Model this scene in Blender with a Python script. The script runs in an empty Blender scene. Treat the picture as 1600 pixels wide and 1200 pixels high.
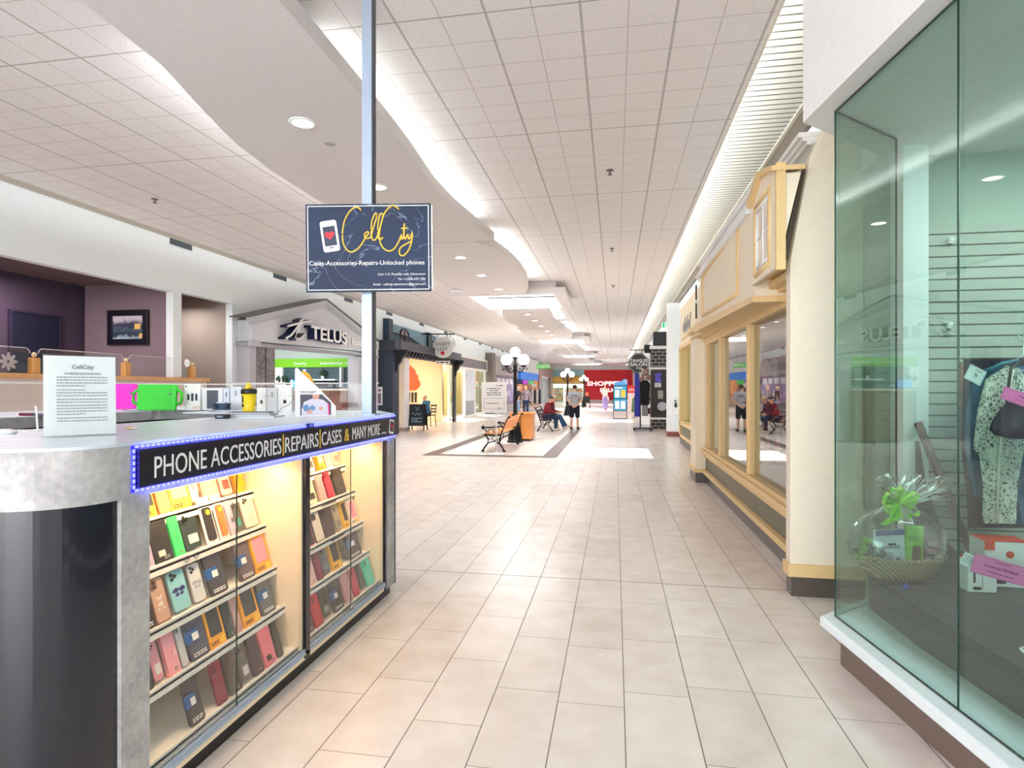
import bpy, bmesh, math, random
from mathutils import Vector, Matrix
from math import sin, cos, pi, atan, radians, sqrt
random.seed(7)
S = bpy.context.scene
C = S.collection
# ---------------------------------------------------------------- camera
EYE = 1.55; FPX = 925.0; YAW = atan(161.2 / FPX); HOR = 607.8
cam_d = bpy.data.cameras.new('camera'); cam = bpy.data.objects.new('camera', cam_d); C.objects.link(cam)
cam.location = (0, 0, EYE); cam.rotation_euler = (pi / 2, 0, YAW)
cam_d.sensor_width = 36; cam_d.lens = FPX / 1600 * 36; cam_d.shift_y = (HOR - 600) / 1600
cam_d.clip_start = 0.05; cam_d.clip_end = 300
S.camera = cam
# ---------------------------------------------------------------- view, world, sun, large lights
S.view_settings.view_transform = 'Standard'; S.view_settings.look = 'None'
S.view_settings.gamma = 1; S.view_settings.use_curve_mapping = False
S.view_settings.exposure = 0.66
S.cycles.use_denoising = True
S.cycles.max_bounces = 10; S.cycles.diffuse_bounces = 6; S.cycles.glossy_bounces = 4
S.cycles.transparent_max_bounces = 16; S.cycles.transmission_bounces = 6
S.cycles.sample_clamp_indirect = 6; S.cycles.caustics_reflective = False; S.cycles.caustics_refractive = False
w = bpy.data.worlds.new('sky'); S.world = w; w.use_nodes = True
bg = w.node_tree.nodes['Background']; bg.inputs[0].default_value = (0.86, 0.93, 1, 1); bg.inputs[1].default_value = 1.6

def lamp(name, kind, loc, rot=(0, 0, 0), power=10, color=(1, 1, 1), size=None, sy=None, **k):
    d = bpy.data.lights.new(name, kind); d.energy = power; d.color = color
    if kind == 'AREA':
        d.shape = 'RECTANGLE' if sy else 'DISK'; d.size = size
        if sy: d.size_y = sy
    elif size is not None and kind != 'SUN': d.shadow_soft_size = size
    for a, v in k.items(): setattr(d, a, v)
    o = bpy.data.objects.new(name, d); o.location = loc; o.rotation_euler = rot; C.objects.link(o); return o

sd = Vector((0.6, -0.5, -1.0))
sun = lamp('sun', 'SUN', (0, 0, 20), power=10, color=(1, 0.97, 0.92)); sun.data.angle = radians(0.6)
sun.rotation_euler = sd.to_track_quat('-Z', 'Y').to_euler()
PITCH = 14.5; SKY_X = (-3.9, -1.6); SKY_Y = [(15.6 + PITCH * k, 18.2 + PITCH * k) for k in (-2, 0, 1, 2, 3)]
for y0, y1 in SKY_Y:                                   # daylight coming down each skylight well
    lamp('skylight_daylight', 'AREA', (sum(SKY_X) / 2, (y0 + y1) / 2, 4.86), power=420 if y0 < 5 else (170 if y0 < 35 else 330), color=(0.95, 0.98, 1), size=2.28, sy=2.58)
# fill panel added behind the camera, as daylight from an invented glazed entrance
lamp('entrance_fill', 'AREA', (-3.4, -8.6, 1.9), (pi / 2 + .2, 0, 0), power=620, color=(0.96, 0.98, 1), size=8, sy=4)
# cove strip along the slatted soffit, hidden above the tile ceiling's edge
for y in (6, 30, 54):
    lamp('cove_strip', 'AREA', (1.16, y, 4.47), (0, radians(-118), 0), power=85, color=(0.97, 1, 0.98), size=0.06, sy=24)
# unseen area lamps added inside the shops to light them
lamp('shop_light', 'AREA', (-10.5, 24, 3.1), power=150, color=(1, 0.9, 0.75), size=3, sy=4)
lamp('shop_light', 'AREA', (-10.2, 15.2, 3.3), power=150, color=(0.95, 1, 1), size=2.5, sy=4)
lamp('shop_light', 'AREA', (-9.0, 7.6, 3.4), power=45, color=(1, 0.85, 0.9), size=1, sy=1)
lamp('shop_light', 'AREA', (-8.9, 10.6, 3.3), power=16, color=(1, .95, .9), size=.6, sy=.8)  # added fill, lifts the dark niche wall
lamp('shop_light', 'AREA', (3.0, 7.5, 3.0), power=70, color=(1, 0.95, 0.9), size=2, sy=4)
lamp('shop_light', 'AREA', (2.9, 3.0, 3.1), power=44, color=(0.95, 1, 0.97), size=1.6, sy=1.6)
lamp('shop_light', 'AREA', (-6, 74.2, 3.6), power=420, color=(1, 1, 0.97), size=5, sy=2)

# ---------------------------------------------------------------- pixel helpers (photo frame 1600x1200)
_c, _s = cos(YAW), sin(YAW)
def _ray(u, v): return (_c * (u - 800) - _s * FPX, _s * (u - 800) + _c * FPX, HOR - v)
def PX(u, v, x): r = _ray(u, v); t = x / r[0]; return (x, r[1] * t, EYE + r[2] * t)
def PY(u, v, y): r = _ray(u, v); t = y / r[1]; return (r[0] * t, y, EYE + r[2] * t)
def PZ(u, v, z=0): r = _ray(u, v); t = (z - EYE) / r[2]; return (r[0] * t, r[1] * t, z)
# ---------------------------------------------------------------- materials
def lin(c):
    return tuple(((x / 255) / 12.92 if x / 255 <= 0.04045 else ((x / 255 + 0.055) / 1.055) ** 2.4) for x in c)
_mats = {}
def mat(name, col, rough=0.5, metal=0.0, emit=0.0, noise=0.0, scale=20.0, bump=0.0, alpha=1.0, spec=None, coat=0.0, ecol=None):
    if name in _mats: return _mats[name]
    m = bpy.data.materials.new(name); m.use_nodes = True; nt = m.node_tree; p = nt.nodes['Principled BSDF']
    c = lin(col); p.inputs['Base Color'].default_value = (*c, 1); p.inputs['Roughness'].default_value = rough
    p.inputs['Metallic'].default_value = metal; p.inputs['Alpha'].default_value = alpha
    if coat: p.inputs['Coat Weight'].default_value = coat; p.inputs['Coat Roughness'].default_value = 0.05
    if spec is not None: p.inputs['Specular IOR Level'].default_value = spec
    if emit:
        p.inputs['Emission Color'].default_value = (*(lin(ecol) if ecol else c), 1); p.inputs['Emission Strength'].default_value = emit
    if True:
        tc = nt.nodes.new('ShaderNodeTexCoord'); n = nt.nodes.new('ShaderNodeTexNoise')
        n.inputs['Scale'].default_value = scale; n.inputs['Detail'].default_value = 3
        nt.links.new(tc.outputs['Object'], n.inputs['Vector'])
        r = nt.nodes.new('ShaderNodeValToRGB'); nz = max(noise, 0.02)
        r.color_ramp.elements[0].position = 0.3; r.color_ramp.elements[1].position = 0.7
        r.color_ramp.elements[0].color = (*[x * (1 - nz) for x in c], 1); r.color_ramp.elements[1].color = (*[min(1, x * (1 + nz)) for x in c], 1)
        nt.links.new(n.outputs['Fac'], r.inputs['Fac']); nt.links.new(r.outputs['Color'], p.inputs['Base Color'])
        if bump:
            b = nt.nodes.new('ShaderNodeBump'); b.inputs['Strength'].default_value = bump; b.inputs['Distance'].default_value = 0.01
            nt.links.new(n.outputs['Fac'], b.inputs['Height']); nt.links.new(b.outputs['Normal'], p.inputs['Normal'])
    _mats[name] = m; return m

def glass(name, tint, refl=1.0, extra=0.0, rough=0.0):
    """thin window pane: transmits with a tint, mirrors by Fresnel"""
    if name in _mats: return _mats[name]
    m = bpy.data.materials.new(name); m.use_nodes = True; nt = m.node_tree; nt.nodes.clear()
    out = nt.nodes.new('ShaderNodeOutputMaterial'); t = nt.nodes.new('ShaderNodeBsdfTransparent'); g = nt.nodes.new('ShaderNodeBsdfGlossy')
    t.inputs[0].default_value = (*lin(tint), 1); g.inputs['Roughness'].default_value = rough; g.inputs['Color'].default_value = (*[.8 + .2 * c_ for c_ in lin(tint)], 1)
    f = nt.nodes.new('ShaderNodeFresnel'); ge = nt.nodes.new('ShaderNodeNewGeometry'); io = nt.nodes.new('ShaderNodeMath'); io.operation = 'MULTIPLY_ADD'
    io.inputs[1].default_value = 1 / 1.5 - 1.5; io.inputs[2].default_value = 1.5
    nt.links.new(ge.outputs['Backfacing'], io.inputs[0]); nt.links.new(io.outputs[0], f.inputs[0])
    ma = nt.nodes.new('ShaderNodeMath'); ma.operation = 'MULTIPLY_ADD'; ma.inputs[1].default_value = refl; ma.inputs[2].default_value = extra; ma.use_clamp = True
    mx = nt.nodes.new('ShaderNodeMixShader')
    nt.links.new(f.outputs[0], ma.inputs[0]); nt.links.new(ma.outputs[0], mx.inputs[0]); nt.links.new(t.outputs[0], mx.inputs[1]); nt.links.new(g.outputs[0], mx.inputs[2])
    nt.links.new(mx.outputs[0], out.inputs[0]); _mats[name] = m; return m

class NT:
    """small node-graph writer for the patterned materials"""
    def __init__(s, name):
        s.m = bpy.data.materials.new(name); s.m.use_nodes = True; s.n = s.m.node_tree; s.p = s.n.nodes['Principled BSDF']
        s.tc = s.n.nodes.new('ShaderNodeTexCoord'); sp = s.n.nodes.new('ShaderNodeSeparateXYZ'); s.n.links.new(s.tc.outputs['Object'], sp.inputs[0])
        s.x, s.y, s.z = sp.outputs
    def L(s, a, b): s.n.links.new(a, b)
    def M(s, op, a, b=None, c=None):
        n = s.n.nodes.new('ShaderNodeMath'); n.operation = op
        for i, v in enumerate((a, b, c)):
            if v is None: continue
            if isinstance(v, (int, float)): n.inputs[i].default_value = v
            else: s.L(v, n.inputs[i])
        return n.outputs[0]
    def noise(s, scale, detail=3, vec=None):
        n = s.n.nodes.new('ShaderNodeTexNoise'); n.inputs['Scale'].default_value = scale; n.inputs['Detail'].default_value = detail
        s.L(vec or s.tc.outputs['Object'], n.inputs['Vector']); return n.outputs['Fac']
    def rnd(s, a, b=None):
        n = s.n.nodes.new('ShaderNodeTexWhiteNoise'); n.noise_dimensions = '2D'; cb = s.n.nodes.new('ShaderNodeCombineXYZ')
        s.L(a, cb.inputs[0])
        if b is not None: s.L(b, cb.inputs[1])
        s.L(cb.outputs[0], n.inputs['Vector']); return n.outputs['Value']
    def mix(s, f, a, b):
        n = s.n.nodes.new('ShaderNodeMix'); n.data_type = 'RGBA'
        for i, v in ((0, f), (6, a), (7, b)):
            if isinstance(v, (int, float)): n.inputs[i].default_value = v
            elif isinstance(v, tuple): n.inputs[i].default_value = (*lin(v), 1)
            else: s.L(v, n.inputs[i])
        return n.outputs[2]
    def ramp(s, f, stops):
        n = s.n.nodes.new('ShaderNodeValToRGB'); e = n.color_ramp.elements
        while len(e) < len(stops): e.new(0.5)
        for k, (p, c) in enumerate(stops): e[k].position = p; e[k].color = (*lin(c), 1)
        s.L(f, n.inputs[0]); return n.outputs[0]
    def line(s, v, period, off, width):
        """1 on a line of the given width every period"""
        f = s.M('FRACT', s.M('ADD', s.M('DIVIDE', s.M('SUBTRACT', v, off), period), 100.5))
        return s.M('LESS_THAN', s.M('ABSOLUTE', s.M('SUBTRACT', f, 0.5)), width / period / 2)
    def done(s, col, rough=0.5, bump=None, bs=0.3):
        s.L(col, s.p.inputs['Base Color'])
        if isinstance(rough, (int, float)): s.p.inputs['Roughness'].default_value = rough
        else: s.L(rough, s.p.inputs['Roughness'])
        if bump is not None:
            b = s.n.nodes.new('ShaderNodeBump'); b.inputs['Strength'].default_value = bs; b.inputs['Distance'].default_value = 0.004
            s.L(bump, b.inputs['Height']); s.L(b.outputs['Normal'], s.p.inputs['Normal'])
        return s.m

def m_floor():
    t = NT('ceramic_floor_tile')
    cu = t.M('DIVIDE', t.M('ADD', t.x, 100.056), 0.325); ci = t.M('FLOOR', cu); cf = t.M('FRACT', cu)
    vv = t.M('ADD', t.M('ADD', t.M('DIVIDE', t.y, 0.65), 100.0), t.rnd(ci)); vi = t.M('FLOOR', vv); vf = t.M('FRACT', vv)
    gx = t.M('LESS_THAN', t.M('SUBTRACT', 0.5, t.M('ABSOLUTE', t.M('SUBTRACT', cf, 0.5))), 0.0085)
    gy = t.M('LESS_THAN', t.M('SUBTRACT', 0.5, t.M('ABSOLUTE', t.M('SUBTRACT', vf, 0.5))), 0.0036)
    gj = t.M('LESS_THAN', t.M('ABSOLUTE', t.M('SUBTRACT', t.y, 4.85)), 0.006)
    base = t.ramp(t.rnd(ci, vi), [(0, (223, 213, 207)), (0.5, (231, 223, 218)), (1, (237, 230, 226))])
    mot = t.ramp(t.noise(5, 6), [(0.3, (216, 203, 194)), (0.7, (240, 234, 230))])
    c = t.mix(0.45, base, mot)
    c = t.mix(t.M('MULTIPLY', gy, 0.75), c, (118, 100, 90)); c = t.mix(t.M('MULTIPLY', t.M('MAXIMUM', gx, gj), 0.85), c, (84, 70, 64))
    g = t.M('MAXIMUM', t.M('MAXIMUM', gx, gy), gj)
    return t.done(c, t.M('MULTIPLY_ADD', t.noise(9, 4), 0.10, t.M('MULTIPLY_ADD', g, 0.4, 0.20)), t.M('SUBTRACT', 1.0, g), 0.4)
def m_ceiling():
    t = NT('acoustic_ceiling_tile')
    hv = t.line(t.x, 0.708, 0.453, 0.022); lt = t.line(t.x, 0.708, 0.453 + 0.354, 0.01)
    cy = t.line(t.y, 0.36, 6.51, 0.009); ch = t.line(t.y, 2.16, 6.51, 0.016)
    sp = t.ramp(t.noise(90, 4), [(0.35, (226, 220, 219)), (0.65, (242, 238, 237))])
    c = t.mix(t.M('MULTIPLY', t.M('MAXIMUM', lt, cy), 0.45), sp, (150, 138, 132))
    c = t.mix(t.M('MULTIPLY', t.M('MAXIMUM', hv, ch), 0.6), c, (150, 141, 137))
    return t.done(c, 0.9, t.noise(120, 2), 0.35)
def m_slats():
    t = NT('slatted_soffit')
    l = t.line(t.y, 0.115, 0, 0.022)
    return t.done(t.mix(l, (236, 234, 226), (96, 90, 80)), 0.6, t.M('SUBTRACT', 1, l), 0.6)
def m_concrete(name='concrete_laminate', a=(150, 148, 150), b=(205, 203, 204)):
    t = NT(name); n = t.noise(7, 10); n2 = t.noise(45, 8)
    c = t.mix(0.35, t.ramp(n, [(0.3, a), (0.7, b)]), t.ramp(n2, [(0.35, a), (0.65, b)]))
    return t.done(c, 0.5, n2, 0.15)
def m_marble(name, dark, mid, vein, scale, thr=0.03):
    t = NT(name)
    n = t.n.nodes.new('ShaderNodeTexNoise'); n.inputs['Scale'].default_value = scale; n.inputs['Detail'].default_value = 9; n.inputs['Distortion'].default_value = 1.4
    t.L(t.tc.outputs['Object'], n.inputs['Vector'])
    v = t.M('ABSOLUTE', t.M('SUBTRACT', n.outputs['Fac'], 0.5))
    k = t.M('MULTIPLY', t.M('SMOOTH_MIN', 1.0, t.M('MAXIMUM', t.M('SUBTRACT', 1.0, t.M('DIVIDE', v, thr)), 0.0), 0.1), t.noise(scale * 1.5))
    c = t.mix(k, t.ramp(t.noise(scale * 0.8, 5), [(0.3, dark), (0.7, mid)]), vein)
    return t.done(c, 0.6)
def m_brick(name, brick, mortar, w=0.33, h=0.115):
    t = NT(name); sm = t.M('ADD', t.x, t.y); vi = t.M('FLOOR', t.M('DIVIDE', t.M('ADD', t.z, 10), h))
    l1 = t.line(t.z, h, 0, 0.014)
    off = t.M('MULTIPLY', t.M('FRACT', t.M('MULTIPLY', vi, 0.5)), w)
    l2 = t.line(t.M('ADD', sm, off), w, 0, 0.014)
    return t.done(t.mix(t.M('MAXIMUM', l1, l2), t.ramp(t.noise(14), [(0.3, brick), (0.7, tuple(min(255, int(x * 1.2)) for x in brick))]), mortar), 0.6)
def m_wood(name, a, b, scale=3.0, rough=0.4, axis='y'):
    t = NT(name); mp = t.n.nodes.new('ShaderNodeMapping'); t.L(t.tc.outputs['Object'], mp.inputs[0])
    mp.inputs['Scale'].default_value = {'x': (1, 9, 9), 'y': (9, 1, 9), 'z': (9, 9, 1)}[axis]
    return t.done(t.ramp(t.noise(scale, 5, mp.outputs[0]), [(0.3, a), (0.7, b)]), rough)
def m_speckle(name, base, spots, scale, thr=0.55, rough=0.5):
    t = NT(name); v = t.n.nodes.new('ShaderNodeTexVoronoi'); v.inputs['Scale'].default_value = scale; t.L(t.tc.outputs['Object'], v.inputs['Vector'])
    k = t.M('LESS_THAN', v.outputs['Distance'], thr)
    sp = t.n.nodes.new('ShaderNodeSeparateColor'); t.L(v.outputs['Color'], sp.inputs[0])
    return t.done(t.mix(k, base, t.ramp(sp.outputs[0], [(i / max(1, len(spots) - 1), c) for i, c in enumerate(spots)])), rough)
def m_shingle(name, a, period, gap, wdt, axis='z', rough=0.6):
    t = NT(name); v = {'x': t.x, 'y': t.y, 'z': t.z}[axis]
    l = t.line(v, period, 0, wdt)
    return t.done(t.mix(l, a, gap), rough)
def m_lace():
    t = NT('ivory_lace'); v = t.n.nodes.new('ShaderNodeTexVoronoi'); v.feature = 'DISTANCE_TO_EDGE'; v.inputs['Scale'].default_value = 42
    t.L(t.tc.outputs['Object'], v.inputs['Vector'])
    big = t.n.nodes.new('ShaderNodeTexVoronoi'); big.inputs['Scale'].default_value = 9; t.L(t.tc.outputs['Object'], big.inputs['Vector'])
    k = t.M('MAXIMUM', t.M('LESS_THAN', v.outputs['Distance'], 0.1), t.M('LESS_THAN', t.M('ABSOLUTE', t.M('SUBTRACT', big.outputs['Distance'], 0.32)), 0.07))
    k = t.M('MAXIMUM', k, t.M('LESS_THAN', big.outputs['Distance'], 0.14))
    t.L(t.M('MAXIMUM', k, 0.12), t.p.inputs['Alpha'])
    return t.done(t.mix(0.5, (226, 228, 214), (205, 215, 205)), 0.8)

FLOOR = m_floor(); CEIL = m_ceiling(); SLATS = m_slats(); CONC = m_concrete()
WHITE_WALL = mat('pale_wall_paint', (240, 247, 249), 0.8); PLASTER = mat('ceiling_plaster', (230, 225, 224), 0.85)
CREAM = mat('cream_paint', (240, 228, 205), 0.6); GOLD = mat('gold_trim_paint', (226, 196, 142), 0.5); PALE = mat('pale_cream_paint', (236, 226, 208), 0.6)
BROWN = mat('dark_brown_paint', (92, 80, 68), 0.5); BASEBD = mat('brown_base', (88, 80, 76), 0.35); OLIVE = mat('olive_panel', (112, 108, 90), 0.5)
WHITE = mat('white_paint', (240, 240, 240), 0.5); BLACK = mat('black_paint', (18, 18, 24), 0.35); IRON = mat('black_cast_iron', (14, 18, 20), 0.4, 0.3)
ALU = mat('brushed_aluminium', (176, 192, 214), 0.4, 0.3); NAVY = mat('navy_paint', (38, 46, 62), 0.5); GREY = mat('grey_paint', (150, 150, 156), 0.6)
PANE = glass('window_glass', (236, 246, 242), 1.0, 0.03); GREENPANE = glass('green_tinted_glass', (224, 238, 233), 1.0, 0.02); CLEAR = glass('clear_acrylic', (253, 254, 254), .7, 0.0)
STOREPANE = glass('shop_window_glass', (228, 232, 230), 1.2, 0.08)
WOODL = m_wood('light_oak', (205, 150, 96), (226, 176, 122)); BENCHWOOD = m_wood('varnished_bench_slat', (222, 132, 62), (245, 168, 96))
TEXTW = mat('white_lettering', (245, 245, 245), 0.5); TEXTK = mat('black_lettering', (25, 25, 30), 0.6); TEXTG = mat('grey_lettering', (110, 110, 115), 0.7)
YEL = mat('yellow_print', (250, 205, 70), 0.5)
# ---------------------------------------------------------------- mesh builder
class B:
    def __init__(s): s.bm = bmesh.new(); s.mi = 0
    def _f(s, fs, sm=False):
        for f in fs: f.material_index = s.mi; f.smooth = sm
    def face(s, pts, sm=False):
        vs = [s.bm.verts.new(p) for p in pts]; f = s.bm.faces.new(vs); s._f([f], sm); return f
    def box(s, x0, x1, y0, y1, z0, z1, M=None):
        P = [Vector((x, y, z)) for x in (x0, x1) for y in (y0, y1) for z in (z0, z1)]
        if M is not None: P = [M @ p for p in P]
        v = [s.bm.verts.new(p) for p in P]
        for q in ((0, 1, 3, 2), (4, 6, 7, 5), (0, 4, 5, 1), (2, 3, 7, 6), (0, 2, 6, 4), (1, 5, 7, 3)):
            s._f([s.bm.faces.new([v[i] for i in q])])
        return s
    def prism(s, pts, axis, a, b, M=None):
        """polygon in the two other axes, extruded along axis from a to b"""
        def P(p, t):
            q = {'x': (t, p[0], p[1]), 'y': (p[0], t, p[1]), 'z': (p[0], p[1], t)}[axis]
            return M @ Vector(q) if M is not None else q
        A = [s.bm.verts.new(P(p, a)) for p in pts]; Bv = [s.bm.verts.new(P(p, b)) for p in pts]; n = len(pts)
        fs = [s.bm.faces.new(A[::-1]), s.bm.faces.new(Bv)] + [s.bm.faces.new([A[i], A[(i + 1) % n], Bv[(i + 1) % n], Bv[i]]) for i in range(n)]
        s._f(fs); return s
    def tube(s, pts, r, n=8, closed=False, cap=True):
        pts = [Vector(p) for p in pts]; N = len(pts); rs = r if isinstance(r, (list, tuple)) else [r] * N
        rings = []; up = None
        for i, p in enumerate(pts):
            if closed: d = pts[(i + 1) % N] - pts[i - 1]
            else: d = pts[min(i + 1, N - 1)] - pts[max(i - 1, 0)]
            if d.length < 1e-9: d = Vector((0, 0, 1))
            d.normalize()
            if up is None: up = Vector((0, 0, 1)) if abs(d.z) < 0.9 else Vector((1, 0, 0))
            a = d.cross(up)
            if a.length < 1e-6: a = d.orthogonal()
            a.normalize(); b = d.cross(a).normalized(); up = -b if False else up
            rings.append([s.bm.verts.new(p + rs[i] * (cos(2 * pi * k / n) * a + sin(2 * pi * k / n) * b)) for k in range(n)])
        for i in range(N if closed else N - 1):
            A = rings[i]; Bv = rings[(i + 1) % N]
            s._f([s.bm.faces.new([A[k], A[(k + 1) % n], Bv[(k + 1) % n], Bv[k]]) for k in range(n)], True)
        if cap and not closed: s._f([s.bm.faces.new(rings[0][::-1]), s.bm.faces.new(rings[-1])])
        return s
    def cyl(s, p0, p1, r0, r1=None, n=16): return s.tube([p0, p1], [r0, r0 if r1 is None else r1], n)
    def lathe(s, prof, c=(0, 0, 0), n=24, cap=True):
        """profile of (radius, z)"""
        R = []
        for r, z in prof: R.append([s.bm.verts.new((c[0] + max(r, 1e-4) * cos(2 * pi * k / n), c[1] + max(r, 1e-4) * sin(2 * pi * k / n), c[2] + z)) for k in range(n)])
        for A, Bv in zip(R, R[1:]): s._f([s.bm.faces.new([A[k], A[(k + 1) % n], Bv[(k + 1) % n], Bv[k]]) for k in range(n)], True)
        if cap: s._f([s.bm.faces.new(R[0][::-1]), s.bm.faces.new(R[-1])])
        return s
    def sph(s, c, r, n=16, M=None):
        r = r if isinstance(r, (tuple, list)) else (r, r, r)
        T = Matrix.Translation(c) @ (M if M is not None else Matrix()) @ Matrix.Diagonal((*r, 1))
        g = bmesh.ops.create_uvsphere(s.bm, u_segments=n, v_segments=max(6, n * 2 // 3), radius=1, matrix=T)
        s._f({f for v in g['verts'] for f in v.link_faces}, True); return s
    def text(s, txt, M, size=0.1, xs=1.0, ext=0.001, align='LEFT', shear=0.0, spacing=1.0, off=0.0):
        cu = bpy.data.curves.new('t', 'FONT'); cu.body = txt; cu.size = size; cu.extrude = ext; cu.align_x = align; cu.shear = shear
        cu.space_character = spacing; cu.offset = off; cu.resolution_u = 3
        o = bpy.data.objects.new('t', cu); C.objects.link(o); dg = bpy.context.evaluated_depsgraph_get()
        me = bpy.data.meshes.new_from_object(o.evaluated_get(dg)); me.transform(M @ Matrix.Diagonal((xs, 1, 1, 1)))
        n0 = len(s.bm.faces); s.bm.from_mesh(me); s.bm.faces.ensure_lookup_table(); s._f(s.bm.faces[n0:])
        bpy.data.objects.remove(o); bpy.data.curves.remove(cu); bpy.data.meshes.remove(me); return s
    def words(s, M, w, h, rows, size=None, th=0.001, fill=0.85, seed=1, align='LEFT'):
        """illegible small print: rows of short dark dashes"""
        R = random.Random(seed); lh = h / rows; t = size or lh * 0.4
        for k in range(rows):
            y = h - (k + 0.5) * lh; end = w * (fill if (k + seed) % 4 else fill * 0.55); x = 0 if align == 'LEFT' else (w - end) / 2; end += x if align != 'LEFT' else 0
            while x < end:
                L = min(R.uniform(1.5, 5) * t, end - x); s.box(x, x + L, y - t / 2, y + t / 2, 0, th, M); x += L + t * 0.9
        return s
    def build(s, name, m=None, parent=None, bevel=0, smooth=None, label=None, world=True):
        me = bpy.data.meshes.new(name)
        bmesh.ops.recalc_face_normals(s.bm, faces=s.bm.faces[:])
        if bevel: bmesh.ops.bevel(s.bm, geom=[e for e in s.bm.edges if e.calc_face_angle(0) > 0.6], offset=bevel, segments=2, affect='EDGES', profile=0.5)
        s.bm.to_mesh(me); s.bm.free()
        for x in (m if isinstance(m, (list, tuple)) else [m]): me.materials.append(x)
        o = bpy.data.objects.new(name, me); C.objects.link(o)
        if parent is not None:
            o.parent = parent
            if world and parent.type == 'EMPTY': o.location = -Vector(parent.location)
        if label: o['label'] = label
        return o

def Fr(o, d):
    """frame whose x runs right, y up, z towards the viewer for a surface facing '+x', '-x', '-y', '+z' ..."""
    ax = {'+x': ((0, 1, 0), (0, 0, 1)), '-x': ((0, -1, 0), (0, 0, 1)), '-y': ((1, 0, 0), (0, 0, 1)), '+z': ((1, 0, 0), (0, 1, 0)), '+y': ((-1, 0, 0), (0, 0, 1))}[d]
    r = Vector(ax[0]); u = Vector(ax[1]); n = r.cross(u); M = Matrix((r, u, n)).transposed().to_4x4(); M.translation = o; return M
def tag(o, label, cat, group=None, kind=None):
    o['label'] = label; o['category'] = cat
    if group: o['group'] = group
    if kind: o['kind'] = kind
    return o
def thing(name, label, cat, loc=(0, 0, 0), rz=0, group=None):
    o = bpy.data.objects.new(name, None); o.empty_display_size = 0.1; C.objects.link(o); o.location = loc; o.rotation_euler = (0, 0, rz)
    return tag(o, label, cat, group)
def struct(name, b, m, parent=None, **k):
    o = b.build(name, m, parent, **k); o['kind'] = 'structure'; return o
def dup(root, loc, rz=None, label=None, group=None):
    r = root.copy(); C.objects.link(r); r.location = loc
    if rz is not None: r.rotation_euler = (0, 0, rz)
    if label: r['label'] = label
    if group: r['group'] = group
    for ch in list(root.children):
        c = ch.copy(); C.objects.link(c); c.parent = r
        for g in ch.children: d = g.copy(); C.objects.link(d); d.parent = c
    return r
def arc(cx, cy, r, a0, a1, n=12): return [(cx + r * cos(radians(a0 + (a1 - a0) * i / n)), cy + r * sin(radians(a0 + (a1 - a0) * i / n))) for i in range(n + 1)]
def fit(b, txt, M, w_, h, ext=.001, off=0.0):
    """text stretched to a width and a cap height"""
    cu = bpy.data.curves.new('t', 'FONT'); cu.body = txt; cu.size = 1; o = bpy.data.objects.new('t', cu); C.objects.link(o)
    me = bpy.data.meshes.new_from_object(o.evaluated_get(bpy.context.evaluated_depsgraph_get())); xs_ = [v.co.x for v in me.vertices]; W_ = max(xs_) - min(xs_); m0 = min(xs_)
    bpy.data.objects.remove(o); bpy.data.curves.remove(cu); bpy.data.meshes.remove(me)
    sz = h / .73; k = w_ / (W_ * sz)
    return b.text(txt, M @ Matrix.Translation((-m0 * sz * k, 0, 0)), sz, k, ext, off=off)
def FrV(o, r):
    r = Vector((r[0], r[1], 0)).normalized(); u = Vector((0, 0, 1)); n = r.cross(u); M = Matrix((r, u, n)).transposed().to_4x4(); M.translation = o; return M
# ================================================================ SETTING
ZC = 4.38; XL = -8.0; XR = 1.22; Y0 = -9.0; Y1 = 74.0
struct('floor', B().box(-14, 6, Y0, 78, -0.1, 0), FLOOR)
b = B(); x0, x1, y0, y1 = -4.46, -1.30, 13.26, 24.5; t_ = 0.34                      # darker tile border set into the floor
b.box(x0, x1, y0, y0 + t_, 0.0005, 0.002); b.box(x0, x1, y1 - t_, y1, 0.0005, 0.002); b.box(x0, x0 + t_, y0 + t_, y1 - t_, 0.0005, 0.002); b.box(x1 - t_, x1, y0 + t_, y1 - t_, 0.0005, 0.002)
struct('floor_border', b, mat('dark_floor_tile', (98, 84, 80), 0.35, noise=0.15, scale=6))
# ceiling of acoustic tile, open at each skylight
b = B(); ys = [Y0]
for a_, b_ in SKY_Y: b.box(XL - 0.2, XR, ys[-1], a_, ZC, ZC + 0.04); b.box(XL - 0.2, SKY_X[0], a_, b_, ZC, ZC + 0.04); b.box(SKY_X[1], XR, a_, b_, ZC, ZC + 0.04); ys.append(b_)
b.box(XL - 0.2, XR, SKY_Y[-1][1], 78, ZC, ZC + 0.04)
struct('ceiling', b, CEIL)
b = B()                                                                             # plaster wells and dropped frames round the skylights
for a_, b_ in SKY_Y:
    X0, X1 = SKY_X; o0, o1 = X0 - 0.42, X1 + 0.32; e0, e1 = a_ - 0.22, b_ + 0.25; zb, zt = 4.05, 4.2
    for q in ((o0, X0, e0, e1), (X1, o1, e0, e1), (X0, X1, e0, a_), (X0, X1, b_, e1)): b.box(*q, zb, zt)
    for q in ((X0 - .05, X0, a_, b_), (X1, X1 + .05, a_, b_), (X0 - .05, X1 + .05, a_ - .05, a_), (X0 - .05, X1 + .05, b_, b_ + .05)): b.box(*q, zt, 4.9)
struct('ceiling_skylight_wells', b, PLASTER)
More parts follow.
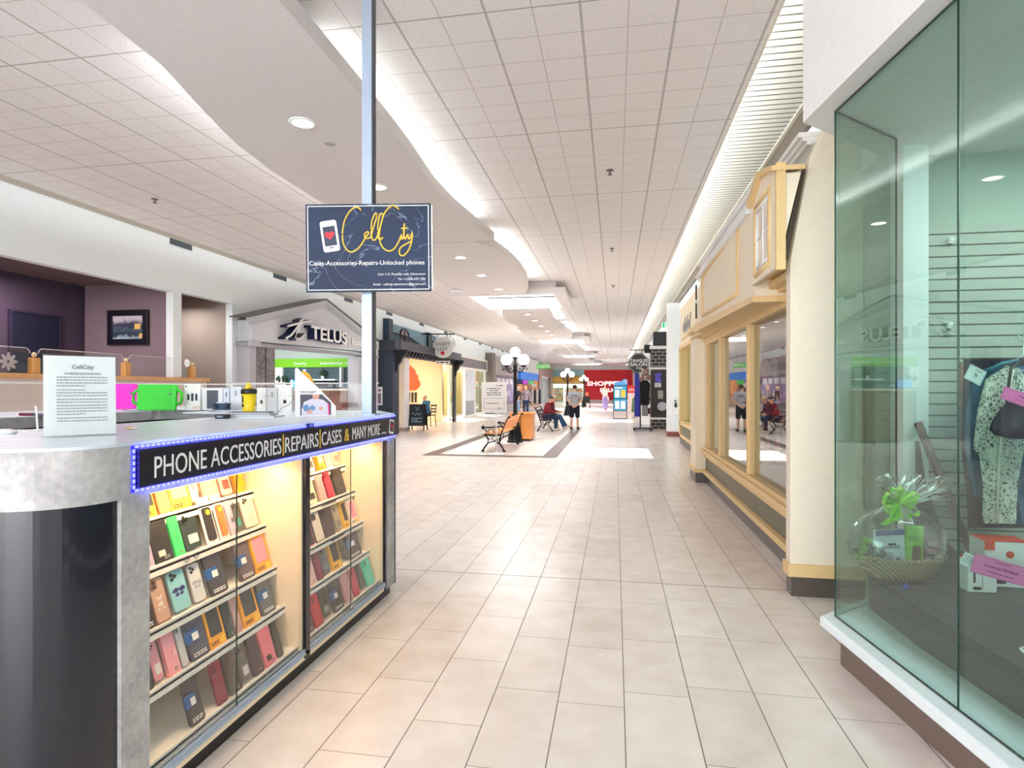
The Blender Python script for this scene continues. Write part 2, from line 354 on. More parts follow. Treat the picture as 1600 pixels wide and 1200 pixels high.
# floating plaster clouds between the skylights, curved on their right edge
def cloud(pts_r, pts_l): return B().prism(pts_r + pts_l[::-1], 'z', 4.05, 4.19)
for k in range(-1, 4):
    d = PITCH * (k - 0)
    A = [(-2.13, 4.05), (-2.13, 5.3), (-2.15, 6.0), (-2.22, 7.1), (-2.2, 7.9), (-2.09, 9.0), (-2.0, 9.75)]
    Al = [(-3.45, 4.05), (-3.6, 4.6), (-3.8, 5.4), (-3.88, 6.2), (-3.88, 9.75)]
    Bp = [(-2.34, 9.8), (-2.1, 10.3), (-2.0, 11.0), (-1.94, 12.0), (-1.96, 13.2), (-2.1, 14.4), (-2.3, 15.33)]
    Bl = [(-4.0, 9.8), (-4.05, 11.5), (-3.95, 13.5), (-3.7, 15.33)]
    if k == 0:
        A[0] = (-2.13, 1.0); Al[0:0] = [(-3.2, 1.0)]
        struct('ceiling_panel', cloud(A, Al), PLASTER); struct('ceiling_panel', cloud(Bp, Bl), PLASTER)
    else:
        f = lambda q: [(x, y + d) for x, y in q]
        struct('ceiling_panel', cloud(f(A), f(Al)), PLASTER); struct('ceiling_panel', cloud(f(Bp), f(Bl)), PLASTER)
for k in (-1, 0, 1, 2):                                                                  # cove strips along the clouds' right edges, fill strips added along the left
    for x, y, L_ in ((-2.33, 6.9, 5.0), (-2.2, 12.5, 4.4)):
        lamp('cloud_cove_and_fill_strip', 'AREA', (x, y + k * PITCH, 4.215), (0, radians(-140), 0), power=12, color=(.93, 1, .98), size=.05, sy=L_)
        lamp('cloud_cove_and_fill_strip', 'AREA', (-3.5, y + k * PITCH, 4.215), (0, radians(115), 0), power=34, color=(.95, .98, 1), size=.05, sy=L_)  # added fill that brightens the left wall and ceiling
# slatted soffit over the right shopfronts with its dark fascia, pale wall below
struct('ceiling_slatted_soffit', B().box(XR - 0.3, 2.06, Y0, 78, 4.62, 4.66), SLATS)
struct('ceiling_cove_upstand', B().box(XR - 0.32, XR - 0.3, Y0, 78, ZC + .04, 4.66), PLASTER)
struct('trim_1', B().box(1.98, 2.02, Y0, 78, 4.60, 4.66).box(XR - 0.02, XR, Y0, 78, ZC - 0.01, ZC + 0.07), mat('soffit_edge', (226, 222, 205), 0.5))
struct('trim_2', B().box(2.02, 2.07, Y0, 78, 4.36, 4.62), BROWN)
struct('wall_right', B().box(2.07, 2.2, 14.5, 23.3, 0, 4.4).box(2.07, 2.2, 9.95, 14.5, 3.2, 4.4).box(2.07, 2.2, 4.9, 9.95, 2.6, 4.4).box(2.07, 2.2, 25, 78, 0, 4.4), WHITE_WALL)
struct('wall_right_lower', B().box(2.05, 2.07, 18.2, 23.2, 0.0, 0.16), mat('red_brown_base', (128, 72, 62), 0.5))
# left wall
b = B()
b.box(XL - .15, XL, Y0, 9.65, 3.33, ZC); b.box(XL - .15, XL, 9.65, 9.86, 0, ZC); b.box(XL - .15, XL, 9.86, 11.35, 3.36, ZC)
b.box(XL - .15, XL, 11.35, 12.0, 0, ZC); b.box(XL - .15, XL, 12.0, 19.1, 3.3, ZC); b.box(XL - .15, XL, 18.65, 19.1, 0, 3.3); b.box(XL - .15, XL, 19.1, 37, 3.1, ZC); b.box(XL - .15, XL, 37, 78, 3.0, ZC)
struct('wall_left', b, WHITE_WALL)
struct('trim_3', B().box(XL, XL + .03, Y0, 78, ZC - .035, ZC).box(XL, XL + .015, Y0, 78, ZC - .075, ZC - .035), mat('wall_angle_trim', (176, 170, 158), 0.6))
struct('wall_back', B().box(-14, XL, Y0 - .1, Y0, 0, 4.4).box(1.2, 6, Y0 - .1, Y0, 0, 5).box(-14, 6, Y0 - .1, Y0, 4.2, 5), WHITE_WALL)
struct('window_1', B().box(XL, 1.2, Y0 - .06, Y0 - .04, 0, 4.2), PANE)  # unseen entrance glazing, put in to bring daylight from behind
struct('window_2', B().box(XL, XL + .08, Y0, Y0 - .1, 0, 4.2).box(-3.5, -3.4, Y0, Y0 - .1, 0, 4.2).box(XL, 1.2, Y0, Y0 - .1, 2.3, 2.4), ALU)
# vents along the left wall and small ceiling fittings
vent = None
for k, (ya, yb) in enumerate([(5.0, 5.6), (9.56, 10.12), (12.88, 13.43), (16.6, 17.2), (19.9, 20.5), (23.5, 24.1), (27.1, 27.7), (30.8, 31.4), (34.4, 35), (38, 38.6), (41.6, 42.2)]):
    ym = (ya + yb) / 2
    if vent is None:
        vent = thing('wall_vent', 'x', 'vent', (XL, ym, 4.25), 0, 'dark vents along the top of the left wall')
        B().box(.002, .012, -.28, .28, -.05, .05).build('grille', mat('dark_grille', (58, 72, 80), 0.5), vent, world=False)
        fr = B()
        for z in (-.05, -.017, .017, .05): fr.box(.01, .018, -.28, .28, z - .004, z + .004)
        fr.build('louvre', mat('grille_blade', (95, 108, 112), 0.5), vent, world=False); v = vent
    else: v = dup(vent, (XL, ym, 4.25))
    v['label'] = ['dark vent on the pale wall at the left picture edge', 'dark wall vent above the framed picture', 'dark wall vent above the left slope of the telecom gable', 'dark wall vent just right of the telecom gable peak',
                  'dark wall vent behind the blue balcony mural at its left end', 'dark wall vent above the sweet shop round sign', 'dark wall vent just past the round sign bracket', 'second small wall vent past the round sign bracket',
                  'small dark wall vent before the wavy grey facade', 'small dark wall vent above the wavy grey facade', 'farthest small wall vent, beside the lamp globes'][k]
GL = mat('lit_downlight', (255, 250, 240), 0.5, emit=5)
dl = None; names = ['round lit downlight nearest the camera in the first curved ceiling panel', 'round lit downlight just right of the signpost top', 'round downlight hidden partly behind the hanging shop board', 'lit downlight right of the hanging shop board, nearest of two', 'lit downlight right of the hanging shop board, second one', 'lit downlight right before the first skylight']
for k in range(0, 3):
    for i, y in enumerate([5.14, 6.93, 8.85, 10.9, 12.7, 14.55]):
        P = (-2.89, y + k * PITCH, 4.05)
        if dl is None:
            dl = thing('downlight', 'x', 'ceiling light', P, 0, 'round downlights in the curved ceiling panels')
            B().lathe([(.1, -.012), (.125, -.012), (.13, 0), (.1, 0)], n=28, cap=False).build('trim_ring', WHITE, dl, world=False)
            B().lathe([(.0, -.004), (.105, -.004)], n=28, cap=False).build('diffuser', GL, dl, world=False); o = dl
        else: o = dup(dl, P)
        lamp('downlight_beam', 'SPOT', (P[0], P[1], 4.0), power=(110 if k == 0 else 40), color=(1, .98, .94), size=.08, spot_size=radians(120), spot_blend=1)
        o['label'] = names[i] if k == 0 else ['lit downlight between the first and second skylight', 'tiny downlight beyond the second skylight'][k - 1] + ', ' + ['nearest', 'second', 'third', 'fourth', 'fifth', 'farthest'][i]
sp = thing('ceiling_speaker', 'small round grey speaker beside the nearest downlight', 'ceiling speaker', (-2.86, 5.62, 4.05))
B().lathe([(.0, -.006), (.05, -.006), (.055, 0)], n=20, cap=False).build('grille', mat('speaker_grey', (178, 172, 168), 0.6), sp, world=False)
B().lathe([(.055, 0), (.06, -.008), (.066, 0)], n=20, cap=False).build('trim_ring', PLASTER, sp, world=False)
def sprinkler(p, label):
    t = thing('sprinkler', label, 'sprinkler', p, 0, 'sprinkler heads in the tile ceiling')
    B().lathe([(.05, 0), (.05, -.008), (.012, -.012), (.012, -.05), (0.003, -.055)], n=14).build('body', mat('dull_chrome', (120, 112, 108), .4, .7), t, world=False)
    B().lathe([(.001, -.055), (.03, -.056), (.03, -.06), (.001, -.061)], n=12).build('deflector', mat('dull_chrome2', (100, 94, 90), .4, .7), t, world=False)
for p, l in [((953, 266), 'sprinkler head in the tile ceiling, nearest of the centre row'), ((956, 388), 'sprinkler head in the tile ceiling, second of the centre row'), ((242, 311), 'sprinkler head in the left tile ceiling above the wall vents'), ((958, 446), 'sprinkler head in the tile ceiling, third of the centre row')]:
    q = PZ(*p, ZC); sprinkler(q, l)
# ---------------------------------------------------------------- far end: red wall and supermarket front
struct('wall_far', B().box(-3.7, 2.1, 72, 72.3, 0.0, 3.85).box(-14, 2.1, 72.3, 72.5, 3.85, 4.4), [mat('bright_red_wall', (226, 14, 38), 0.45)])
struct('wall_far_header', B().box(-14, 2.2, 72, 72.3, 3.86, 4.38), WHITE_WALL)
t = thing('wall_sign', 'large white drugstore lettering on the bright red end wall', 'sign', (-1.5, 72, 2.3))
M = Fr((-3.35, 71.97, 1.95), '-y')
B().text('SHOPPERS', M, .74, 1.38, .02, off=.02).build('lettering', mat('lit_white_sign', (255, 250, 250), .5, emit=.6), t)
B().text('DRUG MART', Fr((-1.8, 71.97, 1.2), '-y'), .62, 1.15, .02, off=.02).build('lettering', _mats['lit_white_sign'], t)
struct('trim_4', B().box(-3.7, 2.1, 71.9, 72, 0, .25), WHITE)
# supermarket front
t = thing('supermarket_entrance', 'supermarket front with blue and yellow painted band at the far end', 'shopfront', (-8, 72, 0))
B().box(-14, -3.7, 72.0, 72.2, 3.05, 3.9).build('upper_band', mat('sky_blue_band', (166, 214, 226), .6), t)
B().box(-14, -3.7, 71.95, 72.2, 2.25, 3.05).build('lower_band', mat('yellow_band', (250, 212, 110), .6), t)
b = B()
for x, z in ((-5.8, 2.5), (-5.1, 2.45), (-4.6, 2.65)): b.tube([(x + .28 * cos(a), 71.92, z + .25 + .28 * sin(a) * (1 + .3 * sin(3 * a))) for a in [i * .5 for i in range(12)]], .05, 6)
b.build('swirl_lettering', mat('orange_print', (240, 170, 70), .6), t)
b = B()
for x in (-8.0, -3.75): b.box(x, x + .15, 71.9, 72.2, 0, 2.25)
b.box(-8, -3.6, 71.9, 72.2, 2.15, 2.25); b.build('frame', WHITE, t)
struct('wall_supermarket_back', B().box(-14, -3, 77.9, 78, 0, 4.4).box(-3.1, -3, 72.3, 78, 0, 4.4), mat('supermarket_wall', (226, 236, 226), .7))
for k, (xa, xb) in enumerate([(-7.6, -6.3), (-6.1, -5.0), (-4.8, -3.9)]):
    t = thing('supermarket_shelf', ['stocked white shelving at the left of the supermarket entrance', 'stocked white shelving in the middle of the supermarket entrance', 'stocked shelving beside the red wall in the supermarket'][k], 'shelf', ((xa + xb) / 2, 73.2, 0), 0, 'stocked supermarket shelves')
    b = B()
    for z in (.15, .65, 1.15, 1.65): b.box(xa, xb, 73, 73.5, z, z + .06)
    b.box(xa, xb, 73.5, 73.55, 0, 2.0); b.build('rack', mat('rack_teal', (190, 220, 210), .6), t)
    b = B(); R = random.Random(k)
    for z in (.21, .71, 1.21):
        x = xa + .05
        while x < xb - .15: ww = R.uniform(.1, .22); b.box(x, x + ww, 73.02, 73.3, z, z + R.uniform(.2, .36)); x += ww + R.uniform(.02, .07)
    o = b.build('packages', m_speckle('mixed_packages' + str(k), (120, 150, 130), [(60, 90, 70), (230, 200, 90), (200, 80, 70), (240, 240, 230), (60, 60, 80)], 6, .9), t); o['kind'] = 'stuff'
# ================================================================ LEFT SIDE
PURP = mat('plum_wall', (132, 112, 118), .7); DPUR = mat('dark_plum_wall', (72, 58, 76), .7); TAUPE = mat('taupe_wall', (172, 158, 148), .7)
# restaurant behind the half wall
struct('wall_restaurant', B().box(-9.9, XL - .15, 9.66, 9.86, 0, 3.5), PURP)
struct('wall_restaurant_back', B().box(-10.1, -9.95, -2, 14, 0, 4.3).box(-11.2, XL - .15, -2.1, -2, 0, 4.3), DPUR)
struct('ceiling_restaurant', B().box(-11.2, XL - .15, -2, 11.6, 3.5, 3.55), mat('plum_ceiling', (118, 98, 100), .7))
struct('wall_niche', B().box(-9.9, XL - .15, 11.36, 11.5, 0, 3.5), TAUPE)
struct('wall_half', B().box(XL - .12, XL + .02, -6, 10.53, 0, 1.70), mat('beige_half_wall', (218, 204, 196), .7))
struct('trim_5', B().box(XL - .16, XL + .07, -6, 10.55, 1.70, 1.765), WOODL)
ya, yb = PX(18, 520, -9.9)[1], PX(93, 520, -9.9)[1]; zt = PX(18, 486, -9.9)[2]
t = thing('navy_wall_panel', 'tall dark navy panel on the plum restaurant wall', 'panel', (-9.9, (ya + yb) / 2, 1.2))
B().box(-9.94, -9.9, ya, yb, 1.3, zt).build('panel', mat('deep_navy', (22, 24, 48), .5), t)
B().box(-9.94, -9.885, ya - .03, ya, 1.3, zt + .03).box(-9.94, -9.885, yb, yb + .03, 1.3, zt + .03).box(-9.94, -9.885, ya, yb, zt, zt + .03).build('frame', mat('plum_trim', (48, 40, 62), .5), t)
# framed picture
t = thing('framed_picture', 'black framed lake and mountain picture on the plum wall', 'picture', (-8.93, 9.64, 2.68))
xa, xb, za, zb = -9.36, -8.50, 2.37, 3.02
b = B(); f_ = .11
b.box(xa, xb, 9.60, 9.65, za, za + f_).box(xa, xb, 9.60, 9.65, zb - f_, zb).box(xa, xa + f_, 9.60, 9.65, za + f_, zb - f_).box(xb - f_, xb, 9.60, 9.65, za + f_, zb - f_)
b.build('frame', mat('black_picture_frame', (16, 14, 26), .3), t, bevel=.006)
nt = NT('lake_picture_print'); nt.mzz = nt.M('DIVIDE', nt.M('SUBTRACT', nt.z, za + f_), zb - za - 2 * f_)
nt.nn = nt.noise(9, 6); nt.hh = nt.M('ADD', nt.mzz, nt.M('MULTIPLY', nt.M('SUBTRACT', nt.nn, .5), .55))
B().box(xa + f_, xb - f_, 9.62, 9.65, za + f_, zb - f_).build('print', nt.done(nt.ramp(nt.hh, [(0.0, (170, 190, 200)), (.16, (40, 48, 66)), (.45, (78, 92, 108)), (.6, (42, 44, 66)), (.72, (120, 112, 130)), (.85, (200, 192, 198))]), .4), t)
for q_ in ((-8.78, -8.66, 9.612, 9.62, 2.66, 2.76), (-8.68, -8.61, 9.612, 9.62, 2.5, 2.58)): B().box(*q_).build('amber_light_print', mat('amber_print', (240, 190, 100), .5), t)
# etched divider panes with oak posts on the half wall
ys = [PX(u, 560, XL)[1] for u in (57, 200, 303)]
for k, y in enumerate(ys):
    t = thing('divider_post', ['short oak post left of the refund notice with a round finial', 'short oak post below the framed picture', 'short oak post at the end of the half wall'][k], 'post', (XL - .04, y, 1.765), 0, 'oak divider posts on the half wall')
    B().box(XL - .09, XL + .01, y - .055, y + .055, 1.765, 1.99).build('shaft', mat('oak_post', (214, 158, 92), .5), t, bevel=.01)
    B().sph((XL - .04, y, 2.03), .035, 12).build('finial', mat('pale_finial', (228, 205, 160), .4), t)
for k, (ya, yb) in enumerate([(4.6, ys[0] - .06), (ys[0] + .06, ys[1] - .06), (ys[1] + .06, ys[2] - .06)]):
    t = thing('glass_divider', ['etched glass divider pane with leaf pattern, at the left edge', 'clear divider pane with rounded corners behind the notice', 'clear divider pane under the taupe niche'][k], 'glass divider', (XL - .04, (ya + yb) / 2, 1.765), 0, 'glass dividers on the half wall')
    r_ = .07; pts = [(ya, 1.766), (yb, 1.766)] + arc(yb - r_, 2.12 - r_, r_, 0, 90, 6) + arc(ya + r_, 2.12 - r_, r_, 90, 180, 6)
    B().prism(pts, 'x', XL - .045, XL - .035).build('pane', CLEAR, t)
    B().tube([(XL - .04, *p) for p in pts[2:]], .006, 6).build('edge', mat('pale_pane_edge', (206, 200, 204), .3), t)
    if k == 0:
        b = B()
        for cy, cz, n, rr in ((yb - .75, 1.93, 7, .15), (yb - .3, 1.92, 8, .13), (yb - 1.2, 1.92, 7, .14)):
            for i in range(n):
                a = 2 * pi * i / n; p = Vector((XL - .033, cy + cos(a) * rr * .55, cz + sin(a) * rr * .55)); b.sph(p, (.002, rr * .46, rr * .2), 8, Matrix.Rotation(a, 4, 'X'))
        b.build('etched_leaves', mat('etched_frost', (182, 176, 178), .7), t)
# ---------------------------------------------------------------- telecom shop under the grey gable
X = -7.66; LG = mat('light_grey_render', (214, 216, 222), .6); MG = mat('mid_grey_render', (158, 156, 164), .6)
GM = m_marble('grey_marble', (92, 86, 88), (134, 126, 128), (190, 184, 184), 3.2, .03)
def YZ(pts, x=X): return [PX(u, v, x)[1:] for u, v in pts]
t = thing('telecom_storefront', 'grey gabled telecom shopfront with marble columns', 'shopfront', (X, 14.8, 0))
B().prism(YZ([(394, 533), (394, 500), (511, 471), (591, 538), (591, 556), (568, 549)]), 'x', -7.999, X).build('pediment', LG, t)
b = B()
for o0, o1, xx in ((2, 9, .10), (5, 14, .05)):
    b.prism(YZ([(391, 493 + o0), (511, 467 + o0), (592, 533 + o0), (592, 533 + o1), (511, 467 + o1), (391, 493 + o1)], X + xx), 'x', X, X + xx)
b.prism(YZ([(392, 530), (408, 532), (408, 542), (392, 540)], X + .06), 'x', X, X + .06)
b.build('raking_cornice', mat('cornice_grey', (188, 190, 198), .6), t)
B().prism(YZ([(389, 493), (511, 466.5), (594, 533), (594, 534.5), (511, 469), (389, 495)], X + .12), 'x', -7.999, X + .12).build('gable_capping', mat('dark_capping', (88, 84, 80), .5), t)
lb = YZ([(392, 534), (592, 556), (592, 561), (568, 556), (392, 541)], X + .03); B().prism(lb, 'x', -7.999, X + .03).build('lintel', MG, t, bevel=.01)
yp = [PX(u, 600, X)[1] for u in (392, 400.5, 417, 431.5, 560, 568, 584, 591)]
for ya, yb in ((yp[0], yp[1]), (yp[4], yp[5]), (yp[6] + .25, yp[7])): B().box(-7.999, X - .01, ya, yb, 0, 2.52).build('pier', mat('pier_grey', (186, 184, 192), .6), t)
for ya, yb in ((yp[1] + .02, yp[2] - .03), (yp[2] + .03, yp[3]), (yp[6] - .1, yp[6] + .25)): B().box(-7.99, X - .03, ya, yb, 0, 2.5).build('column', GM, t)
XF = X + .2; q0, q1 = PX(487, 528.5, XF), PX(542, 536, XF); h_ = PX(487, 507.5, XF)[2] - q0[2]
b = B(); b.mi = 1
for k in range(5): fit(b, 'TELUS', Fr((X + .005 + k * .038, q0[1], q0[2]), '+x'), q1[1] - q0[1], h_, .019, .012)
b.mi = 0; fit(b, 'TELUS', Fr((XF, q0[1], q0[2]), '+x'), q1[1] - q0[1], h_, .004, .01)
z0_ = PX(546.5, 543, X + .04); z1_ = PX(546.5, 518, X + .04); b.box(X, X + .04, z0_[1] - .02, z0_[1] + .02, z0_[2], z1_[2])
k0, k1 = PX(551, 538, X + .04), PX(579, 541, X + .04); fit(b, 'koodo', Fr((X + .04, k0[1], k0[2]), '+x'), k1[1] - k0[1], .2, .01, .014); b.build('lettering', [TEXTW, mat('navy_return', (26, 34, 72), .4)], t)
b = B()
def sw(pts): return [PX(380 + x / 6.667, 440 + y / 6.667, XF)[1:] for x, y in pts]
for st in ([(445, 590), (500, 560), (560, 480), (600, 405), (622, 392), (622, 415), (590, 465), (558, 530), (545, 580), (560, 602), (600, 590), (650, 545)], [(465, 465), (560, 440), (640, 422), (712, 410)]):
    st = [(p.x, p.y) for p in [Vector(q) for q in sw(st)]]
    b.mi = 1
    for k in range(6): b.tube([(X + .02 + k * .03, *p) for p in st], .03, 6)
    b.mi = 0; b.tube([(XF, *p) for p in st], .024, 8)
b.build('swoosh_logo', [TEXTW, _mats['navy_return']], t)
# interior of the telecom shop
struct('wall_telecom', B().box(-12.5, XL - .15, 18.7, 18.8, 0, 3.4).box(-12.6, -12.5, 11.7, 18.8, 0, 3.4).box(-12.5, XL - .15, 11.6, 11.7, 0, 3.4), mat('telecom_wall', (206, 214, 214), .7))
struct('ceiling_telecom', B().box(-12.5, XL - .15, 11.7, 18.7, 3.4, 3.45), WHITE)
t = thing('category_band', 'lime green category band across the telecom shop wall', 'sign band', (-9.6, 18.6, 2.4))
B().box(-11.4, -8.3, 18.45, 18.65, 2.28, 2.57).build('band', mat('lime_green', (122, 196, 20), .5), t)
for x, s_ in ((-10.7, 'Security'), (-9.75, 'Entertainment'), (-8.85, 'Internet')): B().text(s_, Fr((x, 18.44, 2.37), '-y'), .14, 1, .004).build('lettering', TEXTW, t)
t = thing('display_wall', 'dark teal display wall below the green band in the telecom shop', 'display wall', (-9.6, 18.6, 1.2))
B().box(-11.4, -8.3, 18.5, 18.65, .0, 2.28).build('panel', mat('dark_teal', (62, 84, 92), .5), t)
b = B(); b.box(-10.1, -9.1, 18.25, 18.5, 1.83, 1.88).box(-11.3, -10.45, 18.25, 18.5, 1.62, 1.68).box(-8.98, -8.92, 18.3, 18.5, 1.5, 2.26).box(-11.4, -11.1, 18.4, 18.5, 1.6, 2.28); b.build('shelf', WHITE, t)
for k, (x, z, lab) in enumerate([(-11.25, 1.68, 'dark leafy plant at the left end of the telecom shelf'), (-11.0, 1.68, 'small potted plant in the middle of the left telecom shelf'), (-9.62, 1.88, 'small bushy plant on the upper telecom shelf')]):
    p = thing('potted_plant', lab, 'plant', (x, 18.38, z), 0, 'plants on the telecom shelves')
    B().lathe([(.04, 0), (.055, .1), (.05, .1)], (x, 18.38, z), 12).build('pot', WHITE, p)
    b = B(); R = random.Random(k)
    for i in range(16): b.sph((x + R.uniform(-.09, .09), 18.38 + R.uniform(-.05, .05), z + .13 + R.uniform(0, .18)), (.04, .02, .05), 6)
    b.build('foliage', mat('dark_foliage', (36, 62, 44), .6), p)
t = thing('speaker_stand', 'small white device on the telecom shelf, second from left', 'device', (-10.72, 18.38, 1.68)); B().lathe([(.06, 0), (.065, .05), (.06, .16), (.02, .18)], (-10.72, 18.38, 1.68), 14).build('body', WHITE, t); B().lathe([(.02, 0), (.02, .01)], (-10.72, 18.31, 1.77), 10).build('button', BLACK, t)
t = thing('desk_lamp', 'small white cone lamp at the right of the telecom display', 'lamp', (-8.62, 18.35, 1.7)); B().lathe([(.11, .0), (.02, .14)], (-8.62, 18.35, 1.75), 14).build('shade', WHITE, t); B().cyl((-8.62, 18.35, 1.89), (-8.62, 18.35, 2.28), .006).build('stem', ALU, t)
t = thing('sofa_display', 'dark navy padded bench under the telecom display', 'bench', (-9.2, 17.9, 0)); B().box(-10.2, -8.4, 17.6, 18.2, .1, 1.62).build('body', mat('navy_fabric', (20, 30, 62), .7), t, bevel=.05); B().box(-10.1, -8.5, 17.7, 18.1, 0, .1).build('plinth', BLACK, t)
t = thing('service_counter', 'reddish wood service counter in the telecom shop', 'counter', (-8.9, 16.8, 0))
B().box(-9.65, -8.02, 16.5, 17.1, .05, 1.5).build('body', m_wood('red_walnut', (110, 66, 56), (146, 96, 80), 3, .5, 'x'), t); B().box(-9.7, -7.98, 16.45, 17.15, 1.5, 1.56).build('top', mat('counter_cream', (220, 210, 190), .4), t)
t = thing('monitor', 'blue lit screen on the telecom counter', 'monitor', (-9.4, 16.6, 1.56)); B().box(-9.62, -9.2, 16.52, 16.56, 1.6, 1.82).build('screen', mat('blue_screen', (50, 140, 220), .3, emit=.8), t); B().box(-9.64, -9.18, 16.56, 16.6, 1.56, 1.84).build('housing', BLACK, t)
t = thing('poster', 'narrow white notice beside the navy tiled pier', 'poster', (-7.95, 19.05, 1.3)); B().box(-7.99, -7.8, 19.06, 19.09, 1.0, 1.62).build('sheet', WHITE, t); B().box(-7.95, -7.84, 19.05, 19.06, 1.06, 1.4).box(-7.95, -7.84, 19.05, 19.06, 1.47, 1.55).build('print', mat('muted_print', (130, 110, 130), .6), t)
# ---------------------------------------------------------------- sweet shop with navy front
X = -7.44; NB = m_brick('navy_tiles', (34, 42, 58), (52, 60, 76), .3, .15); SL = mat('slate_paint', (72, 72, 84), .5); CW = mat('cafe_wall', (250, 224, 184), .7)
t = thing('sweet_shop_storefront', 'navy timber shopfront with dark canopy and carved brackets', 'shopfront', (X, 23.8, 0))
B().box(-7.999, X, 19.1, 19.35, 0, 2.86).build('side_pier', NB, t)
B().box(-7.999, X + .12, 19.0, 19.5, 2.86, 3.22).build('cornice', mat('dark_navy_cap', (40, 44, 58), .5), t, bevel=.02)
yE = 27.7
B().box(-7.6, X + .14, 19.5, yE, 2.92, 3.24).build('beam', SL, t, bevel=.01)
b = B()
for k in range(22): y = 19.8 + k * .36; b.prism([(X - .1, 2.92), (X + .12, 2.92), (X + .12, 2.86), (X + .04, 2.76), (X - .1, 2.7)], 'y', y, y + .13)
b.box(-7.6, X - .02, 19.4, yE, 2.7, 2.92); b.build('rafter_ends', mat('black_navy', (22, 24, 34), .5), t)
for y in (19.36, 26.9): B().box(X - .1, X + .0, y, y + .34, 0, 2.75).build('post', mat('post_navy', (30, 36, 50), .5), t)
for y in (19.4, 27.0): B().prism([(X, 2.1), (X, 2.9), (X + .42, 2.9), (X + .4, 2.78), (X + .3, 2.7), (X + .22, 2.62), (X + .16, 2.46), (X + .08, 2.38), (X + .05, 2.2)], 'y', y, y + .15).build('bracket', _mats['black_navy'], t)
struct('wall_cafe', B().box(-12.5, XL - .15, 27.2, 27.4, 0, 3.3).box(-12.6, -12.5, 19.3, 27.4, 0, 3.3).box(-12.5, -8.15, 19.12, 19.3, 0, 3.3), CW)
struct('ceiling_cafe', B().box(-12.5, XL - .15, 19.3, 27.2, 3.25, 3.3), WHITE)
t = thing('white_pillar', 'white square pillar with grey base in front of the cafe', 'pillar', (-7.82, 20.9, 0))
B().box(-8.06, -7.6, 20.7, 21.2, .13, 2.8).build('shaft', WHITE, t); B().box(-8.08, -7.58, 20.68, 21.22, 0, .13).build('base', mat('base_grey', (150, 142, 146), .6), t)
t = thing('wall_emblem', 'orange cupcake emblem with striped black cup on the cafe wall', 'wall art', (-9.6, 27.15, 1.7))
b = B(); cx, cz = PY(634, 585, 27.15)[0], 0
def W2(u, v): q = PY(u, v, 27.15); return (q[0], q[2])
pr = [W2(*p) for p in [(634, 569), (640, 571), (646, 576), (649, 581), (647, 583), (651, 585), (653, 590), (650, 593), (654, 594), (656, 600), (653, 606), (647, 609), (634, 610), (620, 608), (616, 600), (620, 590), (624, 580), (629, 573)]]
b.prism(pr, 'y', 27.12, 27.2).build('frosting', mat('orange_emblem', (238, 84, 38), .5), t)
b = B()
for i in range(6):
    a = 622 + i * 5.2; b.prism([W2(a, 613), W2(a + 2.9, 613), W2(a + 2.2, 629), W2(a + .2, 629)], 'y', 27.12, 27.2)
b.build('striped_cup', mat('charcoal_emblem', (40, 42, 48), .5), t)
# painted balcony mural and round hanging sign
t = thing('balcony_mural', 'blue painted balcony mural with arched window above the sweet shop', 'mural', (-7.8, 22, 3.3))
nt = NT('blue_mural'); cA = nt.ramp(nt.M('MULTIPLY_ADD', nt.y, .2, -3.9), [(0, (58, 84, 104)), (.5, (120, 166, 190)), (1, (66, 104, 132))])
B().box(XL + .001, XL + .1, 19.72, 25.6, 3.25, 3.9).build('painted_panel', nt.done(nt.mix(nt.M('MULTIPLY', nt.noise(1.5), .5), cA, (190, 225, 232)), .6), t)
for q_ in ((XL, XL + .22, 19.62, 20.0, 3.25, 4.02), (XL, XL + .2, 24.15, 24.6, 3.25, 3.95)): B().box(*q_).build('painted_pillar', mat('petrol_blue', (32, 58, 78), .5), t)
wp = [(21.0, 3.3), (21.9, 3.3), (21.9, 3.62)] + [(21.45 + .45 * cos(radians(a)), 3.62 + .2 * sin(radians(a))) for a in range(20, 161, 20)] + [(21.0, 3.62)]
B().prism(wp, 'x', XL + .1, XL + .115).build('arched_window', mat('dusky_window', (150, 140, 150), .4), t)
b = B(); b.tube([(XL + .12, *p) for p in wp], .03, 6, closed=True); b.tube([(XL + .12, 21.45, 3.3), (XL + .12, 21.45, 3.82)], .02, 6); b.tube([(XL + .12, 21, 3.55), (XL + .12, 21.9, 3.55)], .02, 6)
b.tube([(XL + .16, 20.0, 3.56), (XL + .16, 22.0, 3.54), (XL + .16, 23.2, 3.36)], .02, 6)
for k in range(30): y = 20.1 + k * .13; b.tube([(XL + .16, y, 3.25), (XL + .16, y, 3.52 if y < 22.2 else 3.52 - (y - 22.2) * .14)], .011, 5)
for k in range(3): b.tube([(XL + .16, 24.9 + .35 * k + .16 * cos(a / 2), 3.5 + .16 * sin(a / 2)) for a in range(13)], .02, 6)
b.build('railing', IRON, t)
sx, sy, sz = PY(692, 543, 23.5)
t = thing('round_hanging_sign', 'round white sweet shop sign hanging from a black bracket', 'sign', (sx, sy, sz))
b = B(); b.tube([(sx + .42 * cos(a), sy, sz + .42 * sin(a)) for a in [i * pi / 18 for i in range(36)]], .02, 6, closed=True)
b.prism([(sx + .41 * cos(i * pi / 18), sz + .41 * sin(i * pi / 18)) for i in range(36)], 'y', sy - .03, sy + .03)
for a in (35, 55, 75, 20, 5):
    a = radians(a); d = Vector((cos(a), 0, sin(a))); p = Vector((sx, sy, sz)) + d * .4; b.sph(p + d * .07 + Vector((.03, 0, .05)), (.035, .01, .11), 8, Matrix.Rotation(radians(20), 4, 'Y'))
b.build('disc', mat('off_white_sign', (222, 222, 220), .5), t)
